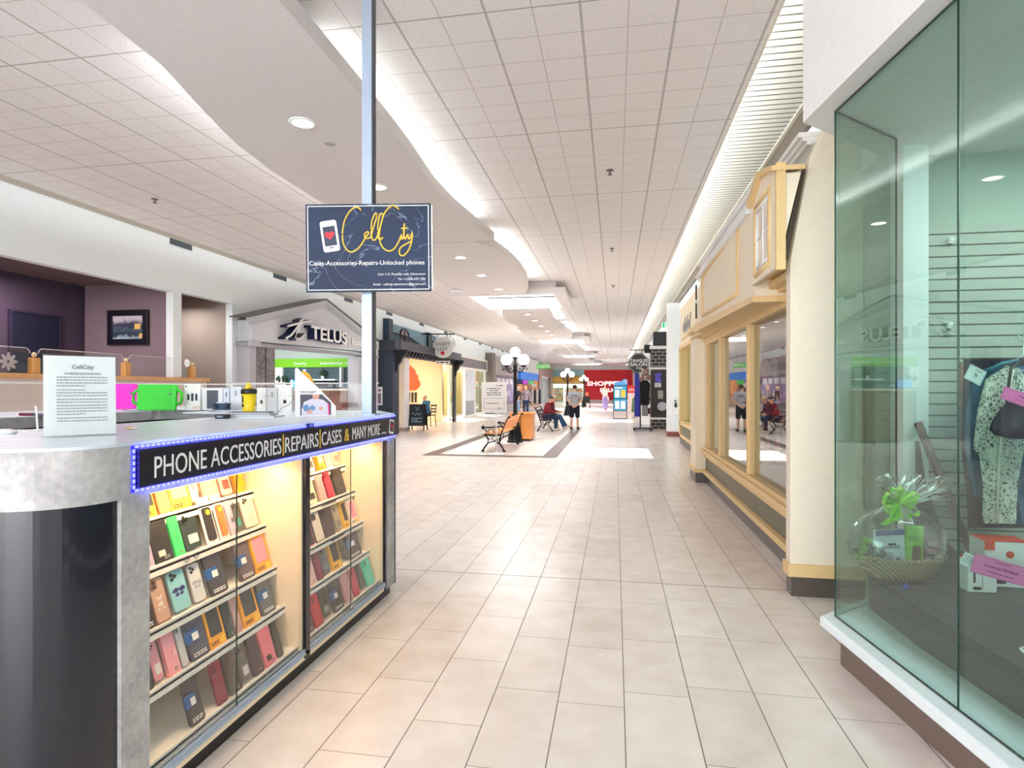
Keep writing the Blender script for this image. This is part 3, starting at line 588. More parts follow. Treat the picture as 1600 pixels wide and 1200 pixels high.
b = B(); b.text('SWEET', Fr((sx, sy - .045, sz + .06), '-y'), .21, 1, .002, align='CENTER'); b.text('LEAF', Fr((sx, sy - .045, sz - .13), '-y'), .21, 1, .002, align='CENTER'); b.build('lettering', TEXTG, t)
b = B(); b.prism([(sx - .07, sz - .3), (sx + .07, sz - .3), (sx + .07, sz - .22), (sx + .1, sz - .22), (sx, sz - .13), (sx - .1, sz - .22), (sx - .07, sz - .22)], 'y', sy - .045, sy - .03).build('red_mark', mat('red_mark', (200, 30, 50), .5), t)
b = B(); b.tube([(XL + .1, sy, 3.82), (sx + .5, sy, 3.8)], .025, 8); b.tube([(sx - .2, sy, 3.8), (sx - .2, sy, 3.6)], .012, 6); b.tube([(sx + .2, sy, 3.8), (sx + .2, sy, 3.6)], .012, 6)
b.tube([(sx, sy, sz - .42), (sx, sy, sz - .55)], .012, 6).build('bracket', IRON, t)
b = B(); b.box(sx - .3, sx + .3, sy - .02, sy + .02, sz - .68, sz - .55); b.build('name_plate', WHITE, t)
B().words(Fr((sx - .25, sy - .024, sz - .655), '-y'), .5, .08, 1, .045, .002, 1).build('plate_print', TEXTK, t)
# ---------------------------------------------------------------- shops beyond
t = thing('glazed_storefront', 'glazed shopfront with cream frames and blank grey sign band', 'shopfront', (-7.95, 32, 0))
B().box(-8.1, -7.9, 27.8, 36.0, 2.72, 3.22).build('sign_band', mat('mauve_grey_band', (120, 112, 120), .5), t)
b = B(); b.box(-8.1, -7.85, 27.8, 36.1, 3.22, 3.32).box(-8.1, -7.85, 27.8, 36.1, 2.6, 2.72).box(-8.1, -7.85, 36, 36.12, 2.6, 3.3)
for y in (27.9, 28.8, 30.9, 33.2, 35.9): b.box(-8.05, -7.93, y - .09, y + .09, 0, 2.6)
b.box(-8.05, -7.93, 27.9, 35.9, 0, .12).build('frame', mat('frame_cream', (240, 236, 226), .5), t)
B().box(-8.0, -7.98, 28.0, 28.7, .15, 2.55).box(-8, -7.98, 33.3, 35.8, .15, 2.6).build('glazing', PANE, t)
B().box(-8.0, -7.97, 31.0, 33.1, .9, 2.6).build('window_poster', m_speckle('blue_poster', (218, 218, 228), [(200, 210, 225), (90, 110, 190), (200, 60, 80)], 1.6, .25), t)
B().box(-8.0, -7.97, 31.0, 33.1, .12, .9).build('lower_panel', MG, t)
B().box(-9.9, -9.8, 33.5, 37, 0, 2.6).build('inner_wall', mat('olive_yellow', (206, 190, 120), .6), t)
struct('wall_glazed_shop', B().box(-10.5, -10.4, 27.4, 37, 0, 3.1).box(-10.4, -8.1, 36.9, 37.1, 0, 3.1), mat('warm_shop', (226, 206, 170), .7))
t = thing('grey_storefront', 'taupe grey facade with wavy scalloped top and purple window display', 'shopfront', (-7.7, 42, 0))
GT = mat('taupe_render', (172, 164, 162), .6)
pts = [(36.3, 0), (38.4, 0), (38.4, 2.45), (47, 2.45), (47, 3.5)]
def wave(y): return 3.36 + .38 * abs(cos((y - 38.6) / 2.3 * pi)) ** .6
pts += [(47 - k * .2, wave(47 - k * .2)) for k in range(1, 43)] + [(36.3, 3.78)]
B().prism(pts, 'x', -8.05, -7.7).build('facade', GT, t)
B().box(-8.1, -7.55, 36.2, 37.1, 0, 3.82).build('pier', mat('brown_grey_pier', (122, 112, 106), .6), t)
B().box(-7.7, -7.68, 40, 43.4, 2.82, 3.3).build('blank_sign', mat('mauve_grey_band', (120, 112, 120), .5), t)
B().box(-7.85, -7.8, 38.5, 47, .6, 2.35).build('window_display', m_speckle('purple_display', (150, 136, 176), [(240, 240, 245), (120, 90, 160), (220, 200, 230)], 1.1, .45), t)
B().box(-7.9, -7.68, 38.3, 47, 2.35, 2.5).box(-7.9, -7.68, 38.3, 47, .45, .6).build('frame', mat('mauve_frame', (128, 108, 118), .5), t)
B().box(-7.95, -7.72, 38.3, 47, 0, .45).build('stall_riser', GT, t)
b = B()
for k in range(5): b.box(-7.8, -7.79, 39 + k * 1.6, 40.1 + k * 1.6, 1.9, 2.3)
b.build('price_card', WHITE, t)
t = thing('wall_switch', 'small white thermostat on the brown grey pier', 'thermostat', (-7.3, 36.2, 1.7)); B().box(-7.8, -7.66, 36.15, 36.2, 1.6, 1.76).build('plate', WHITE, t); B().box(-7.76, -7.7, 36.14, 36.15, 1.66, 1.7).build('button', BLACK, t)
t = thing('blue_kiosk_shop', 'shop with stacked blue, green and orange signs behind the first lamp', 'shopfront', (-7.6, 53, 0))
B().box(-8.1, -7.5, 47.2, 58.5, 3.0, 4.3).build('white_header', WHITE, t)
B().box(-8.1, -7.5, 47.2, 58, 2.35, 3.0).build('blue_sign', mat('blue_sign', (30, 110, 200), .5, emit=.3), t)
b = B(); b.box(-7.5, -7.4, 51, 54, 1.95, 2.3).build('green_sign', mat('green_sign', (50, 180, 80), .5, emit=.3), t)
B().box(-7.5, -7.4, 48, 50.8, 1.95, 2.3).build('purple_sign', mat('purple_sign', (150, 50, 170), .5, emit=.3), t)
B().box(-8.0, -7.6, 47.2, 58, .9, 1.95).build('goods', m_speckle('mixed_goods', (190, 110, 70), [(235, 150, 60), (200, 50, 40), (240, 220, 160), (90, 60, 50)], 1.4, .6), t)
B().box(-8.0, -7.5, 47.2, 58, 0, .9).build('base', mat('tan_base', (180, 150, 120), .6), t)
B().box(-7.55, -7.45, 54.2, 57.5, 1.2, 2.35).build('orange_panel', m_speckle('orange_panel', (245, 160, 80), [(250, 190, 120), (220, 50, 50)], 1.6, .4), t)
t = thing('brick_storefront', 'mauve brick shopfront with white framed doors beyond the atm sign', 'shopfront', (-7.5, 64, 0))
B().box(-8.1, -7.45, 58.6, 72, 2.9, 3.9).box(-8.1, -7.45, 58.6, 60.5, 0, 2.9).box(-8.1, -7.45, 69, 72, 0, 2.9).build('facade', m_brick('mauve_brick', (146, 120, 116), (176, 158, 150), .8, .3), t)
b = B()
for y in (60.6, 62.8, 65, 67): b.box(-7.7, -7.5, y, y + .25, 0, 2.85)
b.box(-7.7, -7.5, 60.5, 67.2, 2.7, 2.9).build('door_frame', WHITE, t); B().box(-7.68, -7.66, 60.7, 67, 0.05, 2.7).build('glazing', PANE, t)
B().box(-7.8, -7.5, 67.3, 69, 0, 2.9).build('doorway', mat('dark_doorway', (96, 72, 72), .6), t)
struct('wall_left_far', B().box(-8.15, -8.05, 37, 78, 0, 3.0), MG)
ax, ay, az = PY(849, 572.5, 38)
t = thing('atm_sign', 'green hanging cash machine sign with white letters', 'sign', (ax, ay, az + .16))
B().box(ax - .44, ax + .44, ay - .05, ay + .05, az - .15, az + .15).build('box', mat('sign_green', (60, 160, 60), .5, emit=.4), t); b = B(); b.text('ATM', Fr((ax - .14, ay - .055, az - .1), '-y'), .28, 1, .003, off=.006); b.tube([(ax - .28 + .08 * cos(i * pi / 6), ay - .06, az + .08 * sin(i * pi / 6)) for i in range(12)], .018, 6, closed=True); b.build('lettering', TEXTW, t)
B().cyl((ax - .3, ay, az + .15), (ax - .3, ay, ZC), .01).cyl((ax + .3, ay, az + .15), (ax + .3, ay, ZC), .01).build('hanger', ALU, t)
# A-frame board
t = thing('aframe_board', 'black chalkboard A-frame sign standing outside the cafe', 'sign board', (-7.3, 21.25, 0))
b = B(); m_ = mat('chalkboard', (24, 32, 48), .6)
for s in (-1, 1):
    Mx = Matrix.Translation((-7.3, 21.3 + s * .22, 0)) @ Matrix.Rotation(radians(s * 12), 4, 'X')
    b = B(); b.box(-.32, -.28, -.015, .015, 0, 1.0, Mx).box(.28, .32, -.015, .015, 0, 1.0, Mx).box(-.28, .28, -.015, .015, .95, 1.0, Mx); b.build('frame', IRON, t)
    B().box(-.28, .28, -.01, .01, .18, .95, Mx).build('board', m_, t)
    if s < 0:
        b = B(); Mf = Mx @ Fr((0, -.014, 0), '-y')
        b.tube([Mf @ Vector((x, .82 + .06 * sin(x * 60), .002)) for x in [i * .012 - .08 for i in range(14)]], .006, 4); b.tube([Mf @ Vector((x, .62 + .05 * sin(x * 40 + 1), .002)) for x in [i * .02 - .18 for i in range(18)]], .008, 4)
        b.words(Mf @ Matrix.Translation((-.2, .3, 0)), .42, .2, 3, .025, .002, 1, 3); b.build('chalk_writing', mat('chalk', (170, 200, 215), .8), t)
# ================================================================ RIGHT SIDE
GL_C = (1.24, 3.65); GL_R = (1.757, 4.12); gs = -0.13                                # glass bay corner, return end, slope of the long side
def gx(y, off=0.0): return 1.24 + (3.65 - y) * 0.13 + off
# cream shopfront: pier, window wall, fascia
pier = [(1.294, .0), (1.8, .0), (1.8, 3.5), (1.539, 3.5), (1.433, 3.28), (1.30, 2.55), (1.294, 2.5)]
struct('wall_pier', B().prism([(x, max(z, .236)) for x, z in pier], 'y', 4.73, 4.85), PALE, bevel=.006)
struct('trim_6', B().box(1.275, 1.82, 4.71, 4.87, .148, .24), GOLD); struct('baseboard_right', B().box(1.30, 1.81, 4.725, 4.86, 0, .148), BASEBD)
t = thing('cream_storefront', 'cream shopfront with gold trim and three large windows on the right', 'shopfront', (1.47, 8, 0))
B().box(1.47, 1.6, 4.87, 10.6, 0, .165).build('base', BASEBD, t)
B().box(1.42, 1.6, 4.87, 10.6, .165, .225).box(1.44, 1.6, 4.87, 10.6, .44, .5).box(1.40, 1.6, 4.87, 10.6, .5, .56).box(1.43, 1.6, 4.87, 10.6, .56, .61).build('sill', GOLD, t, bevel=.004)
B().box(1.475, 1.6, 4.87, 10.6, .225, .44).build('stall_panel', OLIVE, t)
b = B()
for ya, yb in ((6.74, 7.10), (8.50, 8.95), (9.7, 10.1)):
    ym = (ya + yb) / 2; b.box(1.46, 1.56, ym - .07, ym + .07, .61, 2.3).box(1.44, 1.47, ym - .035, ym + .035, .61, 2.3)
b.box(1.45, 1.56, 4.87, 10.1, 2.26, 2.32).box(1.46, 1.56, 4.87, 4.93, .6, 2.3)
o = b.build('mullion', GOLD, t, bevel=.003)
for ya, yb in ((4.93, 6.85), (6.99, 8.65), (8.8, 9.83)): B().box(1.505, 1.511, ya, yb, .6, 2.27).build('window_pane', STOREPANE, t)
b = B()
for i, (xx, z0, z1) in enumerate(((1.44, 2.32, 2.38), (1.38, 2.38, 2.41), (1.31, 2.41, 2.47), (1.34, 2.47, 2.50), (1.26, 2.50, 2.57), (1.29, 2.57, 2.60))): b.box(xx, 1.6, 4.87, 10.9, z0, z1)
b.build('cornice_moulding', GOLD, t, bevel=.005)
B().box(1.5, 1.6, 4.9, 10.9, 2.62, 3.45).build('upper_wall', mat('upper_grey', (206, 208, 204), .7), t)
B().box(1.46, 1.6, 4.9, 10.9, 3.44, 3.47).box(1.43, 1.6, 4.9, 10.9, 3.47, 3.50).box(1.40, 1.6, 4.9, 10.9, 3.50, 3.54).box(1.31, 1.46, 5.6, 9.6, 3.36, 3.44).box(1.28, 1.46, 5.6, 9.6, 3.44, 3.51).build('crown', WHITE, t, bevel=.006)
# far end pier of the cream shopfront
B().box(1.32, 1.6, 10.2, 10.9, .165, 2.4).box(1.46, 1.6, 9.9, 10.2, .6, 2.4).build('end_pier', CREAM, t, bevel=.005); B().box(1.31, 1.61, 10.19, 10.92, 0, .165).build('pier_base', BASEBD, t); B().box(1.29, 1.6, 10.17, 10.94, .165, .22).build('pier_band', GOLD, t)
# projecting blank sign panel
xs = 1.2
t = thing('blank_sign_box', 'large blank cream panelled box above the shop windows', 'sign box', (1.3, 7.2, 2.8))
q = [PX(u, v, xs) for u, v in ((1173, 330), (1096, 430), (1087, 512), (1181, 466))]
B().prism([(p[1], p[2]) for p in q], 'x', xs, 1.5).build('box', CREAM, t, bevel=.004)
q = [PX(u, v, xs) for u, v in ((1154, 352), (1099, 432), (1099, 494), (1154, 458))]
fr = [(p[1], p[2]) for p in q]; b = B()
for k in range(4):
    a_, b_ = fr[k], fr[(k + 1) % 4]; b.tube([(xs - .005, *a_), (xs - .005, *b_)], .022, 6)
b.build('gold_moulding', GOLD, t)
B().prism([(p[1], p[2]) for p in [PX(u, v, xs) for u, v in ((1172, 326), (1095, 426), (1095, 434), (1173, 334))]], 'x', xs - .04, 1.5).build('top_moulding', WHITE, t)
B().prism([(p[1], p[2]) for p in [PX(u, v, xs) for u, v in ((1181, 462), (1087, 508), (1087, 520), (1181, 472))]], 'x', xs - .03, 1.5).build('bottom_moulding', GOLD, t)
# dormer with a small paned window
xd = 1.16
t = thing('dormer', 'cream dormer with white four pane window above the shopfront', 'dormer', (1.3, 5, 2.8))
P2 = lambda pts, x=xd: [(PX(u, v, x)[1], PX(u, v, x)[2]) for u, v in pts]
yN, yF = P2([(1213, 300)])[0][0], P2([(1174, 300)])[0][0]; tb = PY(1252, 262, yN); zb_ = PY(1215, 418, yN)[2]
B().prism([(xd, zb_), (xd, tb[2] - .03), (tb[0], tb[2] - .03), (xd + .01, zb_)], 'y', yN, yF).build('body', CREAM, t, bevel=.003)
B().prism(P2([(1174, 447), (1174, 318), (1190, 272), (1208, 264), (1213, 268), (1213, 418)]), 'x', xd - .002, xd + .03).build('gable_face', CREAM, t)
b = B(); ro = P2([(1172, 322), (1188, 270), (1207, 260), (1215, 258)]); ri = P2([(1176, 326), (1191, 278), (1208, 268), (1215, 266)])
b.prism(ro + ri[::-1], 'x', xd - .04, tb[0] + .02); b.build('roof', GOLD, t)
b = B(); W4 = P2([(1181, 432), (1181, 325), (1204, 292), (1204, 410)])
for k in range(4): b.tube([(xd - .004, *W4[k]), (xd - .004, *W4[(k + 1) % 4])], .018, 6)
b.build('gold_surround', GOLD, t)
W5 = P2([(1184, 420), (1184, 333), (1203, 304), (1203, 402)]); b = B()
for k in range(4): b.tube([(xd - .006, *W5[k]), (xd - .006, *W5[(k + 1) % 4])], .011, 6)
mid = lambda a_, b_: ((a_[0] + b_[0]) / 2, (a_[1] + b_[1]) / 2)
b.tube([(xd - .006, *mid(W5[0], W5[3])), (xd - .006, *mid(W5[1], W5[2]))], .007, 5); b.tube([(xd - .006, *mid(W5[0], W5[1])), (xd - .006, *mid(W5[2], W5[3]))], .007, 5); b.build('sash', WHITE, t)
B().prism(W5, 'x', xd - .004, xd - .001).build('pane', mat('dormer_pane', (222, 214, 200), .1, spec=.8), t)
yD = PX(1213, 300, xd)[1]
B().box(xd - .005, xd + .06, yD - .02, yD + .02, 2.42, 3.2).build('corner_board', GOLD, t)
q = [(PY(u, v, 4.83)[0], PY(u, v, 4.83)[2]) for u, v in ((1217, 415), (1252, 268), (1268, 243), (1236, 400))]
struct('trim_7', B().prism(q, 'y', 4.80, 4.88), BROWN)
t = thing('panel_hinge', 'thin black hinge strip on the far edge of the blank sign box', 'hinge', (1.2, 9.2, 2.8)); q = PX(1091, 450, 1.22)
B().tube([(1.19, q[1], 2.6), (1.19, q[1], 3.1)], .012, 6).build('rod', IRON, t); B().sph((1.19, q[1], 2.85), .03, 8).build('knob', WHITE, t)
# shop interior behind the three windows
struct('floor_shop', B().box(1.6, 4.4, 4.9, 11, 0.001, .03), mat('shop_floor', (196, 170, 150), .3, noise=.1, scale=8))
struct('wall_shop', B().box(4.4, 4.5, 4.5, 11, 0, 3.3).box(1.6, 4.4, 10.95, 11.05, 0, 3.3).box(1.8, 4.4, 4.75, 4.85, 0, 4.4), mat('shop_wall', (218, 206, 192), .7))
struct('ceiling_shop', B().box(1.6, 4.5, 4.8, 11, 2.9, 3.0), WHITE)
t = thing('maroon_banner', 'maroon wall banner with white leaf emblem inside the cream shop', 'banner', (2.3, 7.6, 1.8))
def IP(u, v, x=2.15): return PX(u, v, x)
q0 = IP(1233, 500, 2.15); q1 = IP(1204, 500, 2.15)
yb0, yb1 = 7.95, 9.3
B().box(2.15, 2.18, yb0, yb1, 1.35, 2.32).build('banner', mat('maroon_cloth', (150, 28, 52), .6), t)
ym = (yb0 + yb1) / 2 - .1
B().prism([(ym - .12, 1.72), (ym, 1.6), (ym + .12, 1.72), (ym + .09, 1.85), (ym + .11, 2.0), (ym + .04, 1.97), (ym, 2.14), (ym - .04, 1.97), (ym - .11, 2.0), (ym - .09, 1.85)], 'x', 2.14, 2.15).build('leaf_emblem', WHITE, t)
B().words(Fr((2.148, yb1 - .3, 1.42), '-x'), .75, .1, 1, .05, .002, 3).build('banner_print', mat('pink_print', (220, 140, 150), .6), t)
R = random.Random(4)
t = thing('clothes_rack', 'low rack of orange and red patterned clothes inside the cream shop', 'clothes rack', (2.1, 7.4, 0))
b = B(); b.tube([(2.1, 6.9, 0.03), (2.1, 6.9, 1.3), (2.1, 8.3, 1.3), (2.1, 8.3, .03)], .015, 8); b.build('rail', ALU, t)
fab = [m_speckle('orange_floral', (226, 110, 80), [(240, 150, 110), (120, 40, 50), (250, 210, 190)], 22, .5), m_speckle('red_floral', (196, 60, 56), [(230, 120, 90), (90, 30, 40)], 24, .5), m_speckle('dark_floral', (64, 50, 56), [(120, 80, 80), (200, 170, 160)], 26, .4)]
for k in range(9):
    y = 6.98 + k * .15; b = B(); b.prism([(2.1 - .2, .72), (2.1 - .22, 1.1), (2.1 - .05, 1.28), (2.1 + .05, 1.28), (2.1 + .22, 1.1), (2.1 + .2, .72)], 'y', y, y + .07); b.build('garment', fab[k % 3], t, bevel=.015)
B().box(1.85, 2.35, 6.9, 8.3, .35, .55).build('shelf', WHITE, t)
t = thing('shirt_display', 'grey shirt on a stand inside the middle cream shop window', 'shirt display', (2.2, 8.9, 0))
b = B(); b.prism([(2.0, 1.0), (2.05, 1.5), (2.15, 1.62), (2.35, 1.62), (2.45, 1.5), (2.5, 1.0)], 'y', 9.75, 9.9); b.build('shirt', mat('shirt_grey', (120, 124, 134), .8), t, bevel=.03)
B().sph((2.25, 9.82, 1.76), (.09, .1, .12), 14).build('hat', mat('hat_navy', (60, 56, 76), .8), t); B().cyl((2.25, 9.82, .03), (2.25, 9.82, 1.0), .02).lathe([(.18, .03), (.18, .05), (.02, .06)], (2.25, 9.82, 0)).build('stand', IRON, t)
t = thing('wood_shelf_unit', 'low wooden shelf of folded clothes behind the middle window', 'shelf', (2.6, 9.6, 0))
b = B(); b.box(2.5, 3.2, 8.6, 10.3, .03, .1).box(2.5, 3.2, 8.6, 10.3, .5, .55).box(2.5, 3.2, 8.6, 10.3, 1.0, 1.05).box(2.5, 3.2, 8.6, 8.66, .03, 1.05).box(2.5, 3.2, 10.24, 10.3, .03, 1.05); b.build('carcass', WOODL, t)
b = B()
for k in range(8): b.box(2.52, 3.1, 8.72 + (k % 4) * .38, 9.02 + (k % 4) * .38, .1 + .45 * (k // 4), .3 + .45 * (k // 4))
b.build('folded_clothes', m_speckle('folded', (90, 90, 110), [(60, 70, 110), (200, 150, 140), (150, 150, 160)], 5, .8), t)
# ---------------------------------------------------------------- second cream shop, service wall, exit sign
t = thing('yellow_storefront', 'pale yellow shopfront with script lettering beyond the cream shop', 'shopfront', (1.85, 15, 0))
B().box(1.85, 2.06, 11.3, 17.6, 2.72, 3.85).build('fascia_panel', mat('pale_yellow', (244, 234, 210), .6), t, bevel=.01)
B().box(1.80, 2.06, 17.3, 17.6, .2, 2.72).box(1.80, 2.06, 11.3, 17.6, 2.66, 2.76).box(1.80, 2.06, 11.3, 17.6, .2, .28).box(1.80, 2.06, 11.3, 17.6, .55, .64).build('frame', GOLD, t, bevel=.005)
B().box(1.84, 2.06, 11.3, 17.25, .28, .55).build('stall_panel', OLIVE, t); B().box(1.84, 2.08, 11.3, 17.62, 0, .2).build('base', BASEBD, t)
B().box(2.0, 2.006, 11.3, 17.3, .64, 2.66).build('glazing', PANE, t)
b = B()
for k in range(3):
    y = 16.6 - k * .55; b.tube([(1.82, y - i * .05, 3.1 + .16 * sin(i * .9) + .02 * i) for i in range(10)], .015, 6)
b.build('script_lettering', GREY, t); B().words(Fr((1.845, 17.0, 2.85), '-x'), 1.6, .14, 1, .08, .01, 2).build('small_lettering', GOLD, t)
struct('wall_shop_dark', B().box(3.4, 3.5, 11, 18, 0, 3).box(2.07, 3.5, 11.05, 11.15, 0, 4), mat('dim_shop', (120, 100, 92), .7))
t = thing('hanging_coat_row', 'row of dark and pink garments hanging in the yellow shopfront', 'clothes rail', (2.5, 16.6, 0))
b = B()
b.tube([(2.4, 15.6, 2.2), (2.4, 17.2, 2.2)], .015, 6); b.tube([(2.4, 15.6, 2.2), (2.4, 15.6, .0)], .015, 6); b.tube([(2.4, 17.2, 2.2), (2.4, 17.2, .0)], .015, 6); b.build('rail', IRON, t)
for k in range(7): y = 15.7 + k * .22; B().prism([(2.2, 1.0), (2.22, 1.9), (2.35, 2.1), (2.5, 2.1), (2.62, 1.9), (2.6, 1.0)], 'y', y, y + .09).build('garment', [fab[2], mat('dusty_pink', (190, 130, 130), .8), BLACK][k % 3], t, bevel=.02)
struct('wall_service', B().box(1.68, 2.07, 19.9, 20.3, .16, 4.36), WHITE_WALL); struct('baseboard_service', B().box(1.67, 2.07, 19.88, 20.3, 0, .16), mat('red_brown_base2', (140, 84, 74), .5))
t = thing('sanitizer_dispenser', 'white hand sanitizer dispenser with black pump on the service wall', 'dispenser', (1.87, 19.85, 1.1))
q = PY(1056, 633, 19.8); B().box(q[0] - .09, q[0] + .09, 19.76, 19.9, q[2] - .3, q[2] - .08).build('tray', WHITE, t, bevel=.01); B().cyl((q[0], 19.84, q[2] - .08), (q[0], 19.84, q[2] + .06), .035, n=12).cyl((q[0], 19.84, q[2] + .06), (q[0], 19.84, q[2] + .14), .012).box(q[0] - .05, q[0] + .02, 19.8, 19.86, q[2] + .13, q[2] + .16).build('pump', BLACK, t)
q = PY(1044, 508, 22.0)
t = thing('exit_sign', 'green and white exit sign with arrow on the pale right wall', 'exit sign', (q[0], 22, q[2] + .1))
B().box(q[0] - .22, q[0] + .22, 21.98, 22.03, q[2] - .1, q[2] + .1).build('housing', mat('sign_white', (235, 250, 245), .4, emit=.4), t)
B().box(q[0] + .01, q[0] + .21, 21.97, 21.98, q[2] - .09, q[2] + .09).box(q[0] - .2, q[0] - .12, 21.97, 21.98, q[2] - .09, q[2] + .09).build('green_panel', mat('exit_green', (20, 160, 110), .4, emit=.5), t)
b = B(); b.prism([(q[0] + .05, q[2] - .02), (q[0] + .11, q[2] - .02), (q[0] + .11, q[2] - .06), (q[0] + .18, q[2]), (q[0] + .11, q[2] + .06), (q[0] + .11, q[2] + .02), (q[0] + .05, q[2] + .02)], 'y', 21.965, 21.97)
b.build('arrow', TEXTW, t); b = B(); b.sph((q[0] - .07, 21.97, q[2] + .06), .018, 8).tube([(q[0] - .07, 21.97, q[2] + .04), (q[0] - .06, 21.97, q[2] - .02), (q[0] - .1, 21.97, q[2] - .08)], .012, 6).tube([(q[0] - .06, 21.97, q[2] - .02), (q[0] - .02, 21.97, q[2] - .07)], .012, 6).tube([(q[0] - .11, 21.97, q[2] + .01), (q[0] - .03, 21.97, q[2] + .03)], .01, 6); b.build('running_figure', _mats['exit_green'], t)
B().cyl((q[0], 22, q[2] + .1), (q[0], 22, 4.62), .01).build('hanger', ALU, t)
# ---------------------------------------------------------------- black brick salon kiosk
yK = 23.3; BKW = m_brick('black_brick', (46, 42, 44), (205, 205, 205), .26, .135)
t = thing('salon_pillar', 'black brick pillar with white mortar and poster panel of the salon', 'pillar', (1.7, yK + .4, 0))
for q_ in ((0, .38), (2.38, 3.08)): B().box(1.36, 2.06, yK, yK + .8, *q_).build('brickwork', BKW, t)
B().box(1.34, 2.06, yK - .03, yK + .83, .38, .46).box(1.34, 2.06, yK - .03, yK + .83, 2.3, 2.38).box(1.3, 2.06, yK - .05, yK + .83, 3.08, 3.2).build('white_band', WHITE, t)
B().box(1.36, 2.06, yK, yK + .8, .46, 2.3).build('board', mat('dark_board', (48, 42, 42), .5), t)
B().box(1.34, 1.62, yK - .01, yK, .46, 2.3).build('gloss_strip', mat('black_gloss', (20, 18, 20), .2), t) if False else None
for k, (u0, u1, v0, v1, c) in enumerate([(1024, 1033, 583, 598, (90, 80, 200)), (1023, 1033, 597, 605, (225, 220, 225)), (1028, 1036, 610, 623, (170, 168, 162)), (1027, 1042, 628, 642, (205, 200, 215)), (1042.5, 1046.5, 590, 600, (200, 190, 190)), (1042.5, 1046.5, 604, 612, (190, 170, 180))]):
    a_ = PY(u0, v1, yK); c_ = PY(u1, v0, yK)
    if k == 3: B().sph(((a_[0] + c_[0]) / 2, yK - .01, (a_[2] + c_[2]) / 2), ((c_[0] - a_[0]) / 2, .012, (c_[2] - a_[2]) / 2), 16).build('round_picture', mat('round_pic', c, .5), t)
    else: B().box(a_[0], c_[0], yK - .012, yK, a_[2], c_[2]).build('picture', m_speckle('pic%d' % k, c, [tuple(max(0, x - 60) for x in c), tuple(min(255, x + 40) for x in c)], 14, .4), t)
B().box(1.45, 1.98, yK + .1, yK + .7, 3.2, 3.75).build('cap_box', mat('cap_box_black', (26, 26, 32), .4), t)
t = thing('cut_cardboard', 'beige cardboard sheet lying at the foot of the brick pillar', 'cardboard', (1.6, yK - .3, 0)); B().prism([(1.3, 23.0), (1.85, 22.95), (1.9, 23.2), (1.32, 23.25)], 'z', .002, .02).build('sheet', mat('kraft', (206, 180, 150), .8), t)
sx, _, sz = PY(998, 568, yK)
t = thing('octagonal_sign', 'black octagonal salon sign hanging from a wall bracket', 'sign', (sx, yK, sz))
def octa(r): return [(sx + r * cos(radians(22.5 + 45 * i)), sz + r * sin(radians(22.5 + 45 * i))) for i in range(8)]
B().prism(octa(.42), 'y', yK - .03, yK + .03).build('plate', mat('sign_charcoal', (34, 34, 38), .4), t)
b = B(); oo = octa(.385); b.tube([(p[0], yK - .032, p[1]) for p in oo], .009, 5, closed=True); b.build('white_outline', TEXTW, t)
b = B(); b.text('TANGLES', Fr((sx, yK - .034, sz + .06), '-y'), .155, 1.0, .002, align='CENTER', off=.003).text('SALON', Fr((sx, yK - .034, sz - .1), '-y'), .19, 1.05, .002, align='CENTER', off=.003); b.words(Fr((sx - .1, yK - .034, sz - .2), '-y'), .24, .05, 1, .03, .002, 1); b.build('lettering', TEXTW, t)
B().tube([(sx - .35, yK, sz + .52), (1.4, yK, sz + .52)], .018, 6).cyl((sx - .12, yK, sz + .38), (sx - .12, yK, sz + .52), .01).cyl((sx + .15, yK, sz + .38), (sx + .15, yK, sz + .52), .01).box(1.1, 1.36, yK + .02, yK + .06, sz + .4, sz + .72).build('bracket', IRON, t)
t = thing('garment_stand', 'black display stand with black and patterned scarves beside the brick pillar', 'display stand', (1.02, 22.6, 0))
b = B(); b.box(.66, 1.36, 22.3, 22.9, .06, .1).cyl((.92, 22.6, .1), (.92, 22.6, 2.2), .022)
for x in (.7, 1.3):
    for y in (22.35, 22.85): b.sph((x, y, .03), .03, 8)
b.build('stand', IRON, t)
B().box(.88, 1.25, 22.55, 22.62, 1.85, 2.3).build('patterned_scarf', m_speckle('scarf', (150, 90, 90), [(230, 220, 200), (40, 40, 40), (90, 110, 90)], 12, .6), t, bevel=.02)
B().prism([(.93, .95), (.9, 1.75), (1.0, 1.87), (1.18, 1.87), (1.27, 1.75), (1.24, .95)], 'y', 22.42, 22.54).build('black_top', mat('black_cloth', (12, 12, 14), .9), t, bevel=.03)
B().box(.98, 1.2, 22.47, 22.53, .55, .95).build('grey_skirt', mat('grey_cloth', (130, 128, 132), .9), t, bevel=.02)
t = thing('blue_banner', 'tall narrow royal blue banner beside the salon sign', 'banner', (.85, 25.5, 0))
q = PY(997, 585, 25.5); B().box(q[0] - .14, q[0] + .14, 25.48, 25.52, .38, 2.2).build('cloth', mat('royal_blue', (44, 52, 160), .7), t); B().cyl((q[0], 25.53, 0.02), (q[0], 25.53, 2.25), .015).lathe([(.18, 0), (.18, .02)], (q[0], 25.53, 0)).build('pole', ALU, t)
t = thing('shelf_tower', 'narrow rack of red and black goods between stand and brick pillar', 'shelf', (1.2, 24.9, 0))
b = B()
for z in (.05, .5, .95, 1.4, 1.85, 2.3): b.box(1.05, 1.45, 24.7, 25.1, z, z + .03)
for x in (1.05, 1.42): b.box(x, x + .03, 24.7, 25.1, 0, 2.35)
b.build('frame', WHITE, t); b = B()
for z in (.53, .98, 1.43, 1.88): b.box(1.1, 1.25, 24.75, 25, z, z + .3).box(1.28, 1.4, 24.75, 25, z, z + .25)
b.build('goods', m_speckle('red_goods', (190, 40, 60), [(210, 40, 60), (30, 30, 34), (240, 240, 240)], 5, .8), t)
